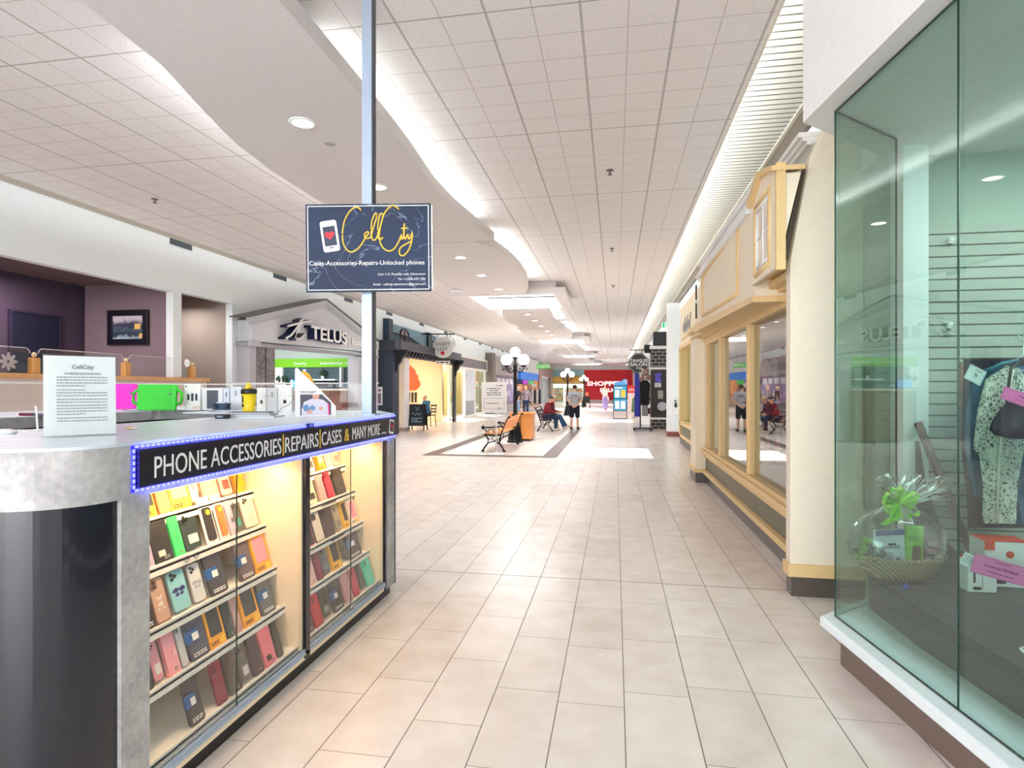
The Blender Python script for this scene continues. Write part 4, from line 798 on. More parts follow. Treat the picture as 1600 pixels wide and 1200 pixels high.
# map stand
a_ = PY(958, 654, 31.3); w_ = .72; x0 = a_[0]
t = thing('information_stand', 'blue poster stand with white and yellow notices on black legs', 'poster stand', (x0 + w_ / 2, 31.3, 0))
b = B()
for x in (x0, x0 + w_ - .03): b.box(x, x + .03, 31.28, 31.32, .02, 1.75)
b.box(x0, x0 + w_, 31.1, 31.5, 0, .03).box(x0, x0 + w_, 31.28, 31.32, 1.72, 1.75).box(x0, x0 + w_, 31.28, 31.32, .4, .43).box(x0, x0 + w_, 31.28, 31.32, 1.02, 1.06); b.build('frame', IRON, t)
B().box(x0 + .03, x0 + w_ - .03, 31.29, 31.31, .43, 1.02).box(x0 + .03, x0 + w_ - .03, 31.29, 31.31, 1.06, 1.72).build('blue_board', mat('board_blue', (60, 170, 220), .5), t)
b = B(); b.box(x0 + .1, x0 + .32, 31.27, 31.29, 1.12, 1.5).box(x0 + .1, x0 + .32, 31.27, 31.29, .52, .92).box(x0 + .4, x0 + .62, 31.27, 31.29, .52, .92); b.box(x0 + .08, x0 + .5, 31.27, 31.29, 1.58, 1.64); b.build('notice', WHITE, t)
B().box(x0 + .4, x0 + .62, 31.27, 31.29, 1.12, 1.5).build('yellow_notice', YEL, t)
b = B(); b.prism([(x0 + .05, 1.75), (x0 + .72, 1.75), (x0 + .74, 1.95), (x0 + .66, 2.08), (x0 + .55, 2.06), (x0 + .4, 1.95), (x0 + .08, 1.9)], 'y', 31.28, 31.32); b.build('header', mat('header_blue', (90, 160, 225), .5), t); b = B(); b.tube([(x0 + .63 + .07 * cos(i * pi / 6), 31.27, 1.93 + .07 * sin(i * pi / 6)) for i in range(12)], .014, 6, closed=True); b.build('header_mark', WHITE, t)
# far right coats and red sale rack
t = thing('red_sale_table', 'red and white sale display at the far right end of the mall', 'display', (1.5, 46, 0))
B().box(.9, 1.9, 46, 46.5, 1.25, 1.8).build('red_sign', mat('sale_red', (214, 50, 50), .6), t); b = B(); b.text('SALE', Fr((1.0, 45.98, 1.4), '-y'), .3, 1, .003); b.build('lettering', TEXTW, t); B().box(.95, 1.85, 46.05, 46.45, 0, 1.25).build('table', mat('pale_pink', (235, 205, 200), .6), t)
t = thing('green_coat_rail', 'dark green coat hanging on a rail near the blue banner', 'clothes rail', (1.0, 32.5, 0)); B().prism([(.86, .3), (.9, 1.0), (.98, 1.12), (1.1, 1.12), (1.16, 1.0), (1.2, .3)], 'y', 32.4, 32.6).build('coat', mat('sage_coat', (100, 116, 92), .8), t, bevel=.03); B().cyl((1.03, 32.5, 0), (1.03, 32.5, 1.2), .015).lathe([(.15, 0), (.15, .02)], (1.03, 32.5, 0)).build('stand', IRON, t)
# ---------------------------------------------------------------- angled glass display bay in the right foreground
hd = [(1.105, 3.78), (1.78, 4.4), (1.78, 4.72), (4.6, 4.72), (4.6, Y0), (1.5, Y0), (1.5, .8)]
struct('wall_bay_header', B().prism(hd, 'z', 3.14, 4.62), WHITE)
lg = [(1.155, 3.65), (1.70, 4.17), (1.75, 4.5), (4.6, 4.5), (4.6, -1), (1.76, -1), (gx(0, -.085), 0)]
struct('trim_8', B().prism(lg, 'z', .19, .25), mat('white_ledge', (232, 242, 248), .35), bevel=.012)
bs = [(1.25, 3.6), (1.74, 4.08), (1.8, 4.5), (4.6, 4.5), (4.6, -1), (1.86, -1), (gx(0, .02), 0)]
struct('baseboard_bay', B().prism(bs, 'z', 0, .19), mat('bay_base_brown', (116, 100, 92), .45))
struct('wall_bay_side', B().box(4.5, 4.6, -9, 4.7, 0, 4.4).box(1.8, 4.6, -1.1, -1, 0, 3.2), WHITE_WALL)
t = thing('glass_bay', 'frameless green tinted glass display bay at the right edge', 'display window', (1.6, 3, .25))
def pane(p, q, z0, z1, th=.010):
    p, q = Vector(p), Vector(q); d = (q - p).normalized(); n = Vector((-d.y, d.x)) * th; return B().prism([tuple(p), tuple(q), tuple(q + n), tuple(p + n)], 'z', z0, z1)
js = [3.65, 2.67, 1.69, .71, -.27]
for a_, b_ in zip(js, js[1:]): pane((gx(a_ - .003), a_ - .003), (gx(b_ + .003), b_ + .003), .25, 3.14).build('glass_pane', GREENPANE, t)
pane((1.243, 3.655), (1.757, 4.12), .25, 3.14).build('return_pane', GREENPANE, t)
EDGE = mat('dark_glass_edge', (40, 66, 60), .2)
b = B()
for y in js[:-1]: b.cyl((gx(y), y, .25), (gx(y), y, 3.14), .0035, n=6)
b.cyl((1.757, 4.12, .25), (1.757, 4.12, 3.14), .006, n=6); b.tube([(1.24, 3.65, 3.135), (1.757, 4.12, 3.135)], .006, 6); b.tube([(gx(js[0]), js[0], 3.135), (gx(js[-1]), js[-1], 3.135)], .006, 6); b.tube([(1.24, 3.65, .253), (gx(js[-1]), js[-1], .253)], .005, 6)
b.build('glass_edge', EDGE, t)
struct('wall_bay_column', B().box(1.85, 2.0, 4.24, 4.42, .25, 3.14), mat('bay_column', (232, 240, 240), .6))
struct('wall_bay_slats', B().box(2.0, 4.5, 4.42, 4.5, .25, 2.65), m_shingle('slatwall', (178, 184, 176), .0762, (70, 72, 66), .010))
struct('wall_bay_back', B().box(2.0, 4.5, 4.46, 4.55, 2.65, 3.2), mat('bay_back', (176, 190, 180), .7))
struct('floor_bay_platform', B().prism([(1.56, 3.93), (1.74, 4.05), (1.84, 4.24), (1.84, 4.42), (4.5, 4.42), (4.5, -.9), (2.0, -.9), (1.5, 3.3), (1.48, 3.8), (1.5, 3.88)], 'z', .25, .45), mat('charcoal_platform', (50, 54, 58), .5, noise=.1, scale=4), bevel=.01)
# ================================================================ PHONE KIOSK
KX = -1.66; KT = 1.36; cc = (-1.91, 1.76)
BLG = mat('black_gloss_laminate', (18, 18, 32), .25, coat=.4); CTOP = mat('counter_top_laminate', (214, 226, 240), .25, noise=.05, scale=9); CASEW = mat('case_cream', (250, 232, 204), .6)
t = thing('kiosk', 'phone accessory kiosk with concrete look fascia and black curved end', 'kiosk', (-2.6, 3.2, 0))
outer = [(KX, 4.3)] + arc(*cc, .25, 0, -90, 16) + [(-4.9, 1.51)]
inner = [(-4.9, 2.2), (-3.6, 2.2), (-2.66, 2.3), (-2.62, 2.7), (-2.6, 4.0), (-3.05, 4.15), (-3.4, 4.2), (-3.4, 4.82), (-2.0, 4.82)]
B().prism(outer + inner, 'z', KT - .006, KT + .004).build('countertop', CTOP, t)
fo = [(KX, 4.3)] + arc(*cc, .25, 0, -90, 16) + [(-4.9, 1.51)]
fi = [(-4.9, 1.56), (-1.91, 1.56)] + arc(*cc, .2, -90, 0, 16) + [(KX - .05, 4.27)]
B().prism(fo + fi, 'z', 1.172, KT - .006).prism([(KX, 4.3), (-2.0, 4.82), (-3.4, 4.82), (-3.4, 4.77), (-2.03, 4.77), (KX - .05, 4.28)], 'z', 1.172, KT - .006).build('fascia', CONC, t)
B().prism(arc(*cc, .235, 0, -90, 20) + [(-2.6, 1.525), (-2.6, 1.6), (-1.91, 1.6)] + arc(*cc, .16, -90, 0, 12), 'z', .06, 1.172).prism([(-2.61, 1.525), (-4.9, 1.525), (-4.9, 1.6), (-2.61, 1.6)], 'z', .06, 1.172).build('curved_panel', BLG, t)
for q_ in ((1.76, 1.886), (4.15, 4.3)): B().box(KX - .06, KX, *q_, .07, 1.172).build('end_panel', CONC, t)
B().box(-1.72, -1.655, 4.3, 4.312, .07, 1.172).build('dark_edging', BLG, t)
B().prism([(KX - .01, 4.29), (-2.0, 4.8), (-3.4, 4.8), (-3.4, 4.75), (-2.02, 4.75), (KX - .06, 4.27)], 'z', .07, 1.172).build('far_panel', CONC, t)
B().box(-4.85, KX - .1, 1.6, 1.75, 0, .06).box(-1.9, KX - .03, 1.7, 4.28, 0, .07).box(-3.4, -2.0, 4.6, 4.75, 0, .07).build('plinth', mat('kiosk_plinth', (22, 20, 26), .4), t)
B().box(-2.5, -2.46, 1.8, 4.0, .05, 1.17).box(-3.4, -2.5, 4.2, 4.24, .05, 1.3).box(-4.9, -2.5, 2.1, 2.14, .05, 1.3).build('inner_panel', BLACK, t)
# separate back counter on the shop side
t = thing('back_counter', 'concrete edged back counter of the kiosk carrying tablets and boxes', 'counter', (-4.4, 4.4, 0))
bc = [(-3.93, 2.2), (-3.93, 4.14), (-3.91, 4.56), (-3.6, 4.94), (-3.42, 5.02), (-3.42, 5.7), (-4.7, 5.7), (-4.9, 5.4), (-4.9, 2.2)]
B().prism(bc, 'z', KT - .002, KT + .004).build('countertop', CTOP, t); B().prism(bc, 'z', KT - .075, KT - .002).build('edge', mat('edge_grey', (168, 168, 174), .5, noise=.15, scale=14), t)
B().prism([(-4.03, 2.25), (-4.03, 4.6), (-3.7, 5.0), (-3.45, 5.1), (-3.45, 5.65), (-4.65, 5.65), (-4.85, 5.35), (-4.85, 2.25)], 'z', .0, KT - .075).build('cabinet', BLACK, t)
# low glass screen round the back of the kiosk
t = thing('glass_screen', 'low clear glass screen behind the back counter and boxes', 'glass screen', (-3.6, 5.7, KT))
for a_, b_ in (((-4.88, 2.3), (-4.88, 5.38)), ((-4.88, 5.42), (-4.68, 5.66)), ((-4.66, 5.68), (-3.44, 5.68))): pane(a_, b_, KT + .004, 1.6, .006).build('pane', CLEAR, t)
pane((-3.38, 4.79), (-2.1, 4.79), KT + .004, 1.6, .006).build('pane', CLEAR, t)
b = B(); b.tube([(-4.88, 2.3, 1.6), (-4.88, 5.4, 1.6), (-4.67, 5.67, 1.6), (-3.43, 5.68, 1.6)], .006, 6); b.tube([(-3.38, 4.79, 1.6), (-1.99, 4.79, 1.6)], .006, 6); b.cyl((-2.1, 4.79, KT), (-2.1, 4.79, 1.6), .006, n=6).cyl((-3.43, 5.68, KT), (-3.43, 5.68, 1.6), .006, n=6).cyl((-3.38, 4.79, KT), (-3.38, 4.79, 1.6), .006, n=6); b.build('rail', mat('pale_rail', (226, 222, 224), .3), t)
# ---- display case built into the counter front
t = thing('display_case', 'warm lit glass fronted display case full of phone cases', 'display case', (-1.9, 3, 0))
B().box(-2.36, -2.34, 1.886, 4.12, .1, 1.17).box(-2.34, KX - .02, 1.886, 1.9, .1, 1.17).box(-2.34, KX - .02, 2.972, 2.985, .1, 1.17).box(-2.34, KX - .02, 3.03, 3.043, .1, 1.17).box(-2.34, KX - .02, 4.105, 4.12, .1, 1.17).box(-2.36, KX - .01, 1.886, 4.12, .07, .1).box(-2.36, KX - .03, 1.886, 4.12, 1.165, 1.172).build('cabinet', CASEW, t)
TIER = [(-1.965, .985), (-1.89, .80), (-1.825, .575), (-1.775, .364), (-1.70, .145)]
for x, z in TIER:
    for ya, yb in ((1.9, 2.972), (3.043, 4.105)):
        B().box(-2.34, x, ya, yb, z - .012, z).box(x - .006, x, ya, yb, z - .035, z + .012).build('shelf', mat('shelf_white', (253, 249, 243), .5), t)
b = B(); b.box(KX - .045, KX, 2.985, 3.03, .08, 1.172).box(KX - .045, KX, 4.12, 4.15, .07, 1.172).box(KX - .02, KX + .003, 2.955, 2.985, .1, 1.172) if False else b.box(KX - .045, KX, 2.985, 3.03, .08, 1.172).box(KX - .045, KX, 4.12, 4.15, .07, 1.172); b.build('black_frame', BLG, t)
B().box(KX - .05, KX, 1.886, 4.12, .1, .118).box(KX - .03, KX - .022, 1.886, 4.12, .118, .132).box(KX - .012, KX - .004, 1.886, 4.12, .118, .132).build('door_track', ALU, t)
for ya, yb, dx in ((1.89, 2.40, .0), (2.365, 2.975, .012), (3.04, 3.56, .0), (3.525, 4.11, .012)):
    B().box(KX - .012 - dx, KX - .008 - dx, ya, yb, .125, 1.165).build('glass_door', CLEAR, t)
b = B()
for y in (2.40, 3.56): b.box(KX - .0125, KX - .007, y - .002, y + .001, .125, 1.165)
b.build('door_edge', mat('dark_door_edge', (50, 66, 60), .2), t)
B().cyl((KX, 3.545, .16), (KX + .012, 3.545, .16), .016, n=14).cyl((KX + .012, 3.545, .16), (KX + .018, 3.545, .16), .009, n=12).build('lock', mat('lock_metal', (190, 190, 190), .25, .9), t)
b = B(); b.box(KX - .1, KX - .07, 1.95, 2.95, 1.155, 1.164).box(KX - .1, KX - .07, 3.08, 4.08, 1.155, 1.164); b.build('led_tube', mat('warm_led', (255, 214, 150), .5, emit=4), t)
for y in (2.45, 3.58): lamp('case_light', 'AREA', (-1.80, y, 1.15), (0, radians(18), 0), power=3.8, color=(1, .70, .40), size=.1, sy=.95)
b = B()
for (ti, y, s_) in ((1, 2.36, 'O'), (1, 2.42, 'O'), (3, 1.93, '17'), (4, 2.55, '')):
    x, z = TIER[ti]
    if s_ == '17': b.text('17', Fr((x + .002, 1.97, z - .028), '+x'), .045, .9, .0008)
    elif s_: b.tube([(x + .003, y + .014 * cos(i * pi / 6), z - .012 + .012 * sin(i * pi / 6)) for i in range(12)], .0015, 4, closed=True)
for ti in (1, 2, 3):
    x, z = TIER[ti]; b.words(Fr((x + .001, 3.6, z - .025), '+x'), .1, .018, 1, .008, .001, 2)
b.build('price_marks', TEXTK, t)
# ---- illuminated kiosk sign
KSG = t = thing('kiosk_sign', 'long black kiosk sign with white lettering edged in blue light', 'sign', (KX, 3.06, 1.27))
pn = B().box(KX, KX + .018, 1.82, 4.305, 1.203, 1.337).build('panel', mat('sign_night', (22, 22, 34), .35), t)
YEd = [PX(u, 700, KX + .02)[1] for u in (242, 440, 446, 498, 503, 534, 539, 546, 551, 603)]
b = B(); zt = 1.228; hh = .082
for s_, ya, yb in (('PHONE ACCESSORIES', YEd[0], YEd[1]), ('REPAIRS', YEd[2], YEd[3]), ('CASES', YEd[4], YEd[5]), ('MANY MORE', YEd[8], PX(594, 700, KX + .02)[1])): fit(B(), s_, Fr((KX + .0185, ya, zt), '+x'), yb - ya, hh, .001, .0).build('white_lettering', mat('sign_white_letters', (250, 250, 250), .5), pn)
for k in range(3): y = PX(596, 700, KX + .02)[1] + .02 + k * .03; b.box(KX + .018, KX + .020, y, y + .012, zt, zt + .012)
b.build('ellipsis', _mats['sign_white_letters'], pn)
b = B(); fit(b, '&', Fr((KX + .0185, YEd[6], zt), '+x'), YEd[7] - YEd[6], hh)
for y in ((YEd[1] + YEd[2]) / 2, (YEd[3] + YEd[4]) / 2): b.box(KX + .018, KX + .020, y - .004, y + .004, zt - .012, zt + hh + .012)
b.build('yellow_lettering', YEL, pn)
M = Fr((KX + .0185, 4.19, 1.27), '+x') @ Matrix.Rotation(radians(-10), 4, 'Z')
def rr(w_, h, r, n=4):
    return arc(w_ / 2 - r, h / 2 - r, r, 0, 90, n) + arc(-w_ / 2 + r, h / 2 - r, r, 90, 180, n) + arc(-w_ / 2 + r, -h / 2 + r, r, 180, 270, n) + arc(w_ / 2 - r, -h / 2 + r, r, 270, 360, n)
def heart(s_, n=24): return [(s_ * .0625 * 16 * sin(a) ** 3 / 1.0, s_ * .0625 * (13 * cos(a) - 5 * cos(2 * a) - 2 * cos(3 * a) - cos(4 * a))) for a in [2 * pi * i / n for i in range(n)]]
b = B(); b.prism(rr(.09, .105, .012), 'z', 0, .002, M); b.mi = 1; b.prism(rr(.07, .075, .004), 'z', .002, .003, M); b.mi = 2; b.prism(heart(.02), 'z', .003, .004, M)
b.build('phone_heart_logo', [TEXTW, _mats['sign_night'], mat('heart_red', (236, 40, 60), .5)], t)
LED = mat('blue_led', (50, 70, 255), .5, emit=9, ecol=(60, 60, 255))
b = B()
for z in (1.193, 1.347):
    y = 1.815
    while y < 4.3: b.box(KX, KX + .006, y, y + .016, z - .004, z + .004); y += .025
for k in range(7): b.box(KX, KX + .006, 1.806, 1.814, 1.2 + k * .021, 1.212 + k * .021)
o = b.build('led_strip', LED, t)
B().box(KX, KX + .003, 1.80, 4.305, 1.188, 1.2).box(KX, KX + .003, 1.80, 4.305, 1.34, 1.352).box(KX, KX + .003, 1.80, 1.818, 1.19, 1.35).build('led_backing', mat('led_backing_glow', (96, 100, 230), .5, emit=.25), t)  # LED spill put into the backing as a faint blue glow
for z, rx in ((1.35, 1), (1.19, -1)): lamp('led_glow', 'AREA', (KX + .03, 3.05, z), (0, radians(90), 0), power=.55, color=(.15, .2, 1), size=.01, sy=2.4)
B().box(KX, KX + .022, 2.985, 3.035, 1.335, 1.36).build('joint_plate', BLACK, t)
# ---- post and hanging board
t = thing('sign_post', 'pale square metal post rising from the kiosk counter to the ceiling', 'post', (-1.758, 4.048, KT))
B().box(-1.80, -1.725, 4.02, 4.08, KT + .004, ZC).build('shaft', ALU, t); B().box(-1.725, -1.718, 4.018, 4.082, KT + .004, ZC).build('shaded_side', mat('shaded_side_grey', (70, 76, 88), .4), t)  # shade of the post's right face put into a thin dark slab
B().box(-1.84, -1.69, 3.99, 4.11, KT + .004, KT + .012).build('foot_plate', ALU, t)
bd = 4.20; lc = (575.5 - 800) / FPX * bd; bo = Vector((lc * _c - bd * _s, lc * _s + bd * _c, (2.868 + 2.236) / 2)); hw, hh2 = .443, .312
MB_ = Matrix((Vector((_c, _s, 0)), Vector((0, 0, 1)), Vector((_s, -_c, 0)))).transposed().to_4x4(); MB_.translation = bo
MB_ = MB_ @ Matrix.Rotation(radians(.6), 4, 'Z')
t = thing('shop_sign_board', 'dark blue marbled shop board with gold script mounted on the kiosk post', 'sign board', tuple(bo))
pn = B().box(-hw, hw, -hh2, hh2, -.012, 0, MB_).build('panel', m_marble('navy_marble_print', (12, 30, 60), (26, 48, 84), (170, 188, 220), 2.2, .007), t)
b = B(); e = hw - .012; f_ = hh2 - .012
for q in ((-e, e, f_ - .006, f_), (-e, e, -f_, -f_ + .006), (-e, -e + .006, -f_, f_), (e - .006, e, -f_, f_)): b.box(*q, 0, .002, MB_)
b.build('white_border', TEXTW, pn); B().box(hw - .001, hw + .012, -hh2 + .01, hh2 - .01, -.03, -.012, MB_).build('back_frame', WHITE, t)
def bp(x, y): return ((x - 800) / 770 * hw, -(y - 575) / 525 * hh2)      # from the 1600x1160 enlargement of the board
def smooth(pts, n=5):
    out = []; P = [Vector((*p, 0)) for p in pts]
    for i in range(len(P) - 1):
        p0, p1, p2, p3 = P[max(i - 1, 0)], P[i], P[i + 1], P[min(i + 2, len(P) - 1)]
        for k in range(n):
            u = k / n; out.append(.5 * ((2 * p1) + (p2 - p0) * u + (2 * p0 - 5 * p1 + 4 * p2 - p3) * u * u + (3 * p1 - p0 - 3 * p2 + p3) * u ** 3))
    return out + [P[-1]]
strokes = [[(715, 130), (690, 100), (640, 95), (570, 150), (510, 260), (485, 400), (495, 520), (540, 600), (600, 625), (670, 590), (730, 520), (770, 450), (810, 405), (790, 385), (755, 420), (770, 460), (830, 450), (870, 330), (910, 200), (890, 170), (850, 260), (840, 380), (850, 470), (890, 480), (930, 400), (975, 250), (985, 180), (950, 180), (925, 300), (925, 440), (950, 480), (985, 450)],
           [(1180, 125), (1150, 90), (1090, 80), (1010, 160), (960, 300), (940, 450), (970, 560), (1040, 615), (1110, 600), (1170, 520), (1215, 420), (1205, 480), (1240, 440), (1250, 290)], [(1250, 290), (1240, 400), (1255, 480), (1290, 420), (1300, 480), (1330, 440), (1345, 400), (1335, 520), (1290, 620), (1230, 675), (1185, 650), (1200, 580), (1280, 530), (1345, 500)], [(1210, 350), (1285, 345)]]
b = B()
for st in strokes: b.tube([MB_ @ Vector((*bp(p.x, p.y), .002)) for p in smooth(st)], .0058, 6)
b.build('gold_script', mat('gold_script', (250, 204, 80), .5), pn)
b = B(); fit(b, 'Cases-Accessories-Repairs-Unlocked phones', MB_ @ Matrix.Translation((*bp(72, 780), .001)), (1490 - 72) / 770 * hw, 56 / 525 * hh2, .001, .0).build('white_lettering', TEXTW, pn); b = B()
for s_, x, y in (('Unit 113, Picadilly mall, Salmonarm', 915, 905), ('Tel- +1(250) 679 1786', 1160, 965), ('Email - cellcity.salmonarm@gmail.com', 860, 1025)): fit(b, s_, MB_ @ Matrix.Translation((*bp(x, y), .001)), (1500 - x) / 770 * hw, 27 / 525 * hh2, .0008, .0)
b.build('white_lettering', TEXTW, pn)
Mp = MB_ @ Matrix.Translation((*bp(328, 432), 0)) @ Matrix.Rotation(radians(8), 4, 'Z')
b = B(); sw = .001 * 0 + 2 * hw / 1540; b.prism(rr(205 * sw, 385 * sw, 30 * sw), 'z', 0, .002, Mp); b.mi = 1; b.prism(rr(150 * sw, 240 * sw, 4 * sw), 'z', .002, .003, Mp); b.box(-28 * sw, 28 * sw, -150 * sw, -138 * sw, .002, .003, Mp); b.mi = 2; b.prism([(x, y + 10 * sw) for x, y in heart(60 * sw)], 'z', .003, .004, Mp)
b.build('phone_heart_logo', [TEXTW, mat('navy_screen', (28, 46, 74), .4), _mats['heart_red']], t)
# ---- things standing on the kiosk counters
Z = KT + .004
o1 = Vector((-2.14, 1.907, Z)); o2 = Vector((-1.99, 2.09, Z)); M = FrV(o1, o2 - o1) @ Matrix.Rotation(radians(-4), 4, 'X'); w_ = (o2 - o1).length; h_ = .322
t = thing('notice_stand', 'printed refund notice in a clear acrylic stand on the counter', 'notice', tuple((o1 + o2) / 2))
B().box(0, w_, 0, h_, 0, .003, M).box(0, w_, 0, h_, -.008, -.005, M).box(0, w_, 0, .004, -.07, .01, M).build('acrylic_holder', CLEAR, t)
B().box(.003, w_ - .003, .006, h_ - .006, -.004, -.001, M).build('sheet', mat('paper_white', (232, 236, 236), .8), t)
b = B(); fit(b, 'CellCity', M @ Matrix.Translation((w_ * .385, h_ * .825, .003)), w_ * .29, .017, .0004); fit(b, 'NO REFUND, EXCHANGE ONLY', M @ Matrix.Translation((w_ * .28, h_ * .755, .003)), w_ * .5, .0075, .0004)
for y0_, n, s_ in ((.60, 4, 1), (.48, 3, 4), (.40, 2, 2), (.255, 4, 5), (.175, 2, 1)): b.words(M @ Matrix.Translation((w_ * .18, h_ * y0_, .003)), w_ * .7, h_ * .035 * n, n, .0026, .0004, .98, s_)
b.build('notice_print', mat('print_grey', (90, 90, 96), .7), t)
MG_ = mat('magenta_foam', (250, 30, 200), .5); GR_ = mat('green_foam', (20, 205, 20), .45)
def on(u, v, z=None): return Vector(PZ(u, v, Z if z is None else z))
def tablet(u0, u1, v0, vt, m, name, label, handles, camera):
    a_, b_ = on(u0, v0), on(u1, v0); d = (a_ + b_) / 2; M = FrV(d, Vector((_c, _s, 0))) @ Matrix.Rotation(radians(-6), 4, 'X'); dd = -_s * d.x + _c * d.y
    W_ = (u1 - u0) * dd / FPX; H_ = (v0 - vt) * dd / FPX; t = thing(name, label, 'tablet case', tuple(d))
    Mc = M @ Matrix.Translation((0, H_ / 2 + .002, 0)); B().prism(rr(W_, H_, .015), 'z', -.012, .012, Mc).build('shell', m, t, bevel=.003)
    if handles:
        for s in (-1, 1):
            B().tube([Mc @ Vector((s * (W_ / 2 + x), y, 0)) for x, y in ((-.008, .055), (.02, .06), (.042, .035), (.045, -.02), (.035, -.05), (-.008, -.055))], .012, 8).build('handle', m, t)
    if camera: B().cyl(Mc @ Vector((W_ * .34, H_ * .12, .0115)), Mc @ Vector((W_ * .34, H_ * .12, .016)), .012).build('camera_ring', mat('lens_grey', (70, 120, 90), .3), t); B().cyl(Mc @ Vector((W_ * .34, H_ * .3, .0115)), Mc @ Vector((W_ * .34, H_ * .3, .0145)), .005).build('lens', BLACK, t)
tablet(170, 211, 639.2, 600, MG_, 'tablet_case', 'magenta foam tablet case on the back counter', False, True)
tablet(215, 275, 641.5, 601, GR_, 'tablet_case', 'bright green foam tablet case with side handles and camera hole', True, True)
def boxat(u0, u1, v0, vt, dep, m, name, label, cat, printm=None, print_rows=3, yaw=0, z=None, group=None):
    a_, b_ = on(u0, v0, z), on(u1, v0, z); d = (a_ + b_) / 2; dd = -_s * d.x + _c * d.y; W_ = (u1 - u0) * dd / FPX; H_ = (v0 - vt) * dd / FPX
    t = thing(name, label, cat, tuple(d), 0, group); M = FrV(d, Vector((_c, _s, 0))) @ Matrix.Rotation(radians(yaw), 4, 'Y')
    B().box(-W_ / 2, W_ / 2, 0, H_, -dep, 0, M).build('carton', m, t, bevel=.001)
    if printm: printm(M, W_, H_, t)
    return M, W_, H_, t
def pr_cam(M, W_, H_, t):
    b = B(); b.prism(rr(W_ * .22, H_ * .14, .003), 'z', 0, .001, M @ Matrix.Translation((0, H_ * .42, 0))); b.words(M @ Matrix.Translation((W_ * .3, H_ * .6, 0)), W_ * .4, H_ * .1, 1, .003, .001, 1); b.build('print', TEXTK, t)
def pr_pods(M, W_, H_, t):
    b = B()
    for k, (x, hh_) in enumerate(((-.25, .22), (0, .3), (.25, .26))): b.prism(rr(W_ * .15, H_ * hh_, .004), 'z', 0, .001, M @ Matrix.Translation((W_ * x, H_ * .5, 0)))
    b.box(-W_ * .42, -W_ * .34, H_ * .88, H_ * .94, 0, .001, M); b.build('print', mat('slate_print', (60, 66, 90), .6), t); B().words(M @ Matrix.Translation((0, H_ * .05, 0)), W_ * .45, H_ * .12, 2, .004, .001, 1).build('small_print', mat('orange_text', (210, 120, 80), .6), t)
def pr_phone(M, W_, H_, t): B().prism(rr(W_ * .55, H_ * .82, .006), 'z', 0, .001, M @ Matrix.Translation((0, H_ * .48, 0))).build('print', mat('phone_dark', (48, 58, 76), .4), t)
def pr_zero(M, W_, H_, t): b = B(); b.tube([M @ Vector((W_ * .0 + W_ * .08 * cos(i * pi / 8), H_ * .72 + H_ * .1 * sin(i * pi / 8), .001)) for i in range(16)], .0018, 5, closed=True); b.build('print', TEXTK, t)
boxat(243, 268, 640.5, 620, .02, WHITE, 'earbud_box', 'small square white box leaning before the green tablet case', 'box', pr_cam)
boxat(288, 313, 641, 600, .04, WHITE, 'gadget_box', 'white carton printed with three dark earbud cases', 'box', pr_pods)
boxat(316, 348, 641, 606, .05, mat('box_offwhite', (232, 234, 238), .5), 'phone_box', 'white carton with dark phone print beside the blue wraps', 'box', pr_phone)
boxat(349, 358, 641, 607, .03, mat('box_lavender', (216, 222, 240), .5), 'slim_box', 'narrow pale lavender carton right of the dark phone print carton', 'box', pr_zero)
boxat(360, 377, 641, 604, .04, mat('box_pale', (222, 226, 234), .5), 'carton', 'plain pale carton just left of the yellow shaker cup', 'box', pr_zero)
for k, (u0, u1, vt, lab) in enumerate([(401, 416, 606, 'white carton immediately right of the yellow shaker cup'), (417, 433, 606, 'white carton marked with a zero behind the books'), (434, 456, 605, 'widest white carton between the books and the magazine holder')]):
    boxat(u0, u1, 644, vt, .05, [WHITE, _mats['box_pale'], WHITE][k], 'white_carton', lab, 'box', pr_zero if k == 1 else pr_cam, group='white cartons behind the books') if True else None
t = thing('coiled_cable_pack', 'pile of dark blue wrapped cables on the back counter', 'cables', tuple(on(349, 641)))
b = B(); p = on(347, 642); R = random.Random(3)
for k in range(6): b.tube([p + Vector((.07 * cos(a) + R.uniform(-.01, .01), .04 * sin(a), .015 + k * .009)) for a in [i * .6 for i in range(11)]], .006, 5)
b.build('coils', mat('cable_blue', (44, 66, 92), .4), t); B().box(p.x - .04, p.x + .04, p.y - .02, p.y + .02, p.z + .06, p.z + .075).build('tie', mat('pale_tie', (200, 215, 225), .4), t)
for k, (u, v, c1, lab, cat) in enumerate([(208, 642, (150, 150, 165), 'flat clear pack lying before the magenta tablet case', 'pack'), (232, 640.5, (40, 90, 92), 'flat teal packet lying before the green tablet case', 'packet')]):
    p = on(u, v); t = thing('flat_packet', lab, cat, tuple(p)); B().box(p.x - .07, p.x + .07, p.y - .03, p.y + .03, Z, Z + .008).build('packet', mat('pk%d' % k, c1, .4), t, bevel=.002); B().box(p.x - .04, p.x + .03, p.y - .02, p.y + .02, Z + .008, Z + .010).build('label_patch', mat('pkl', (220, 222, 226), .5), t)
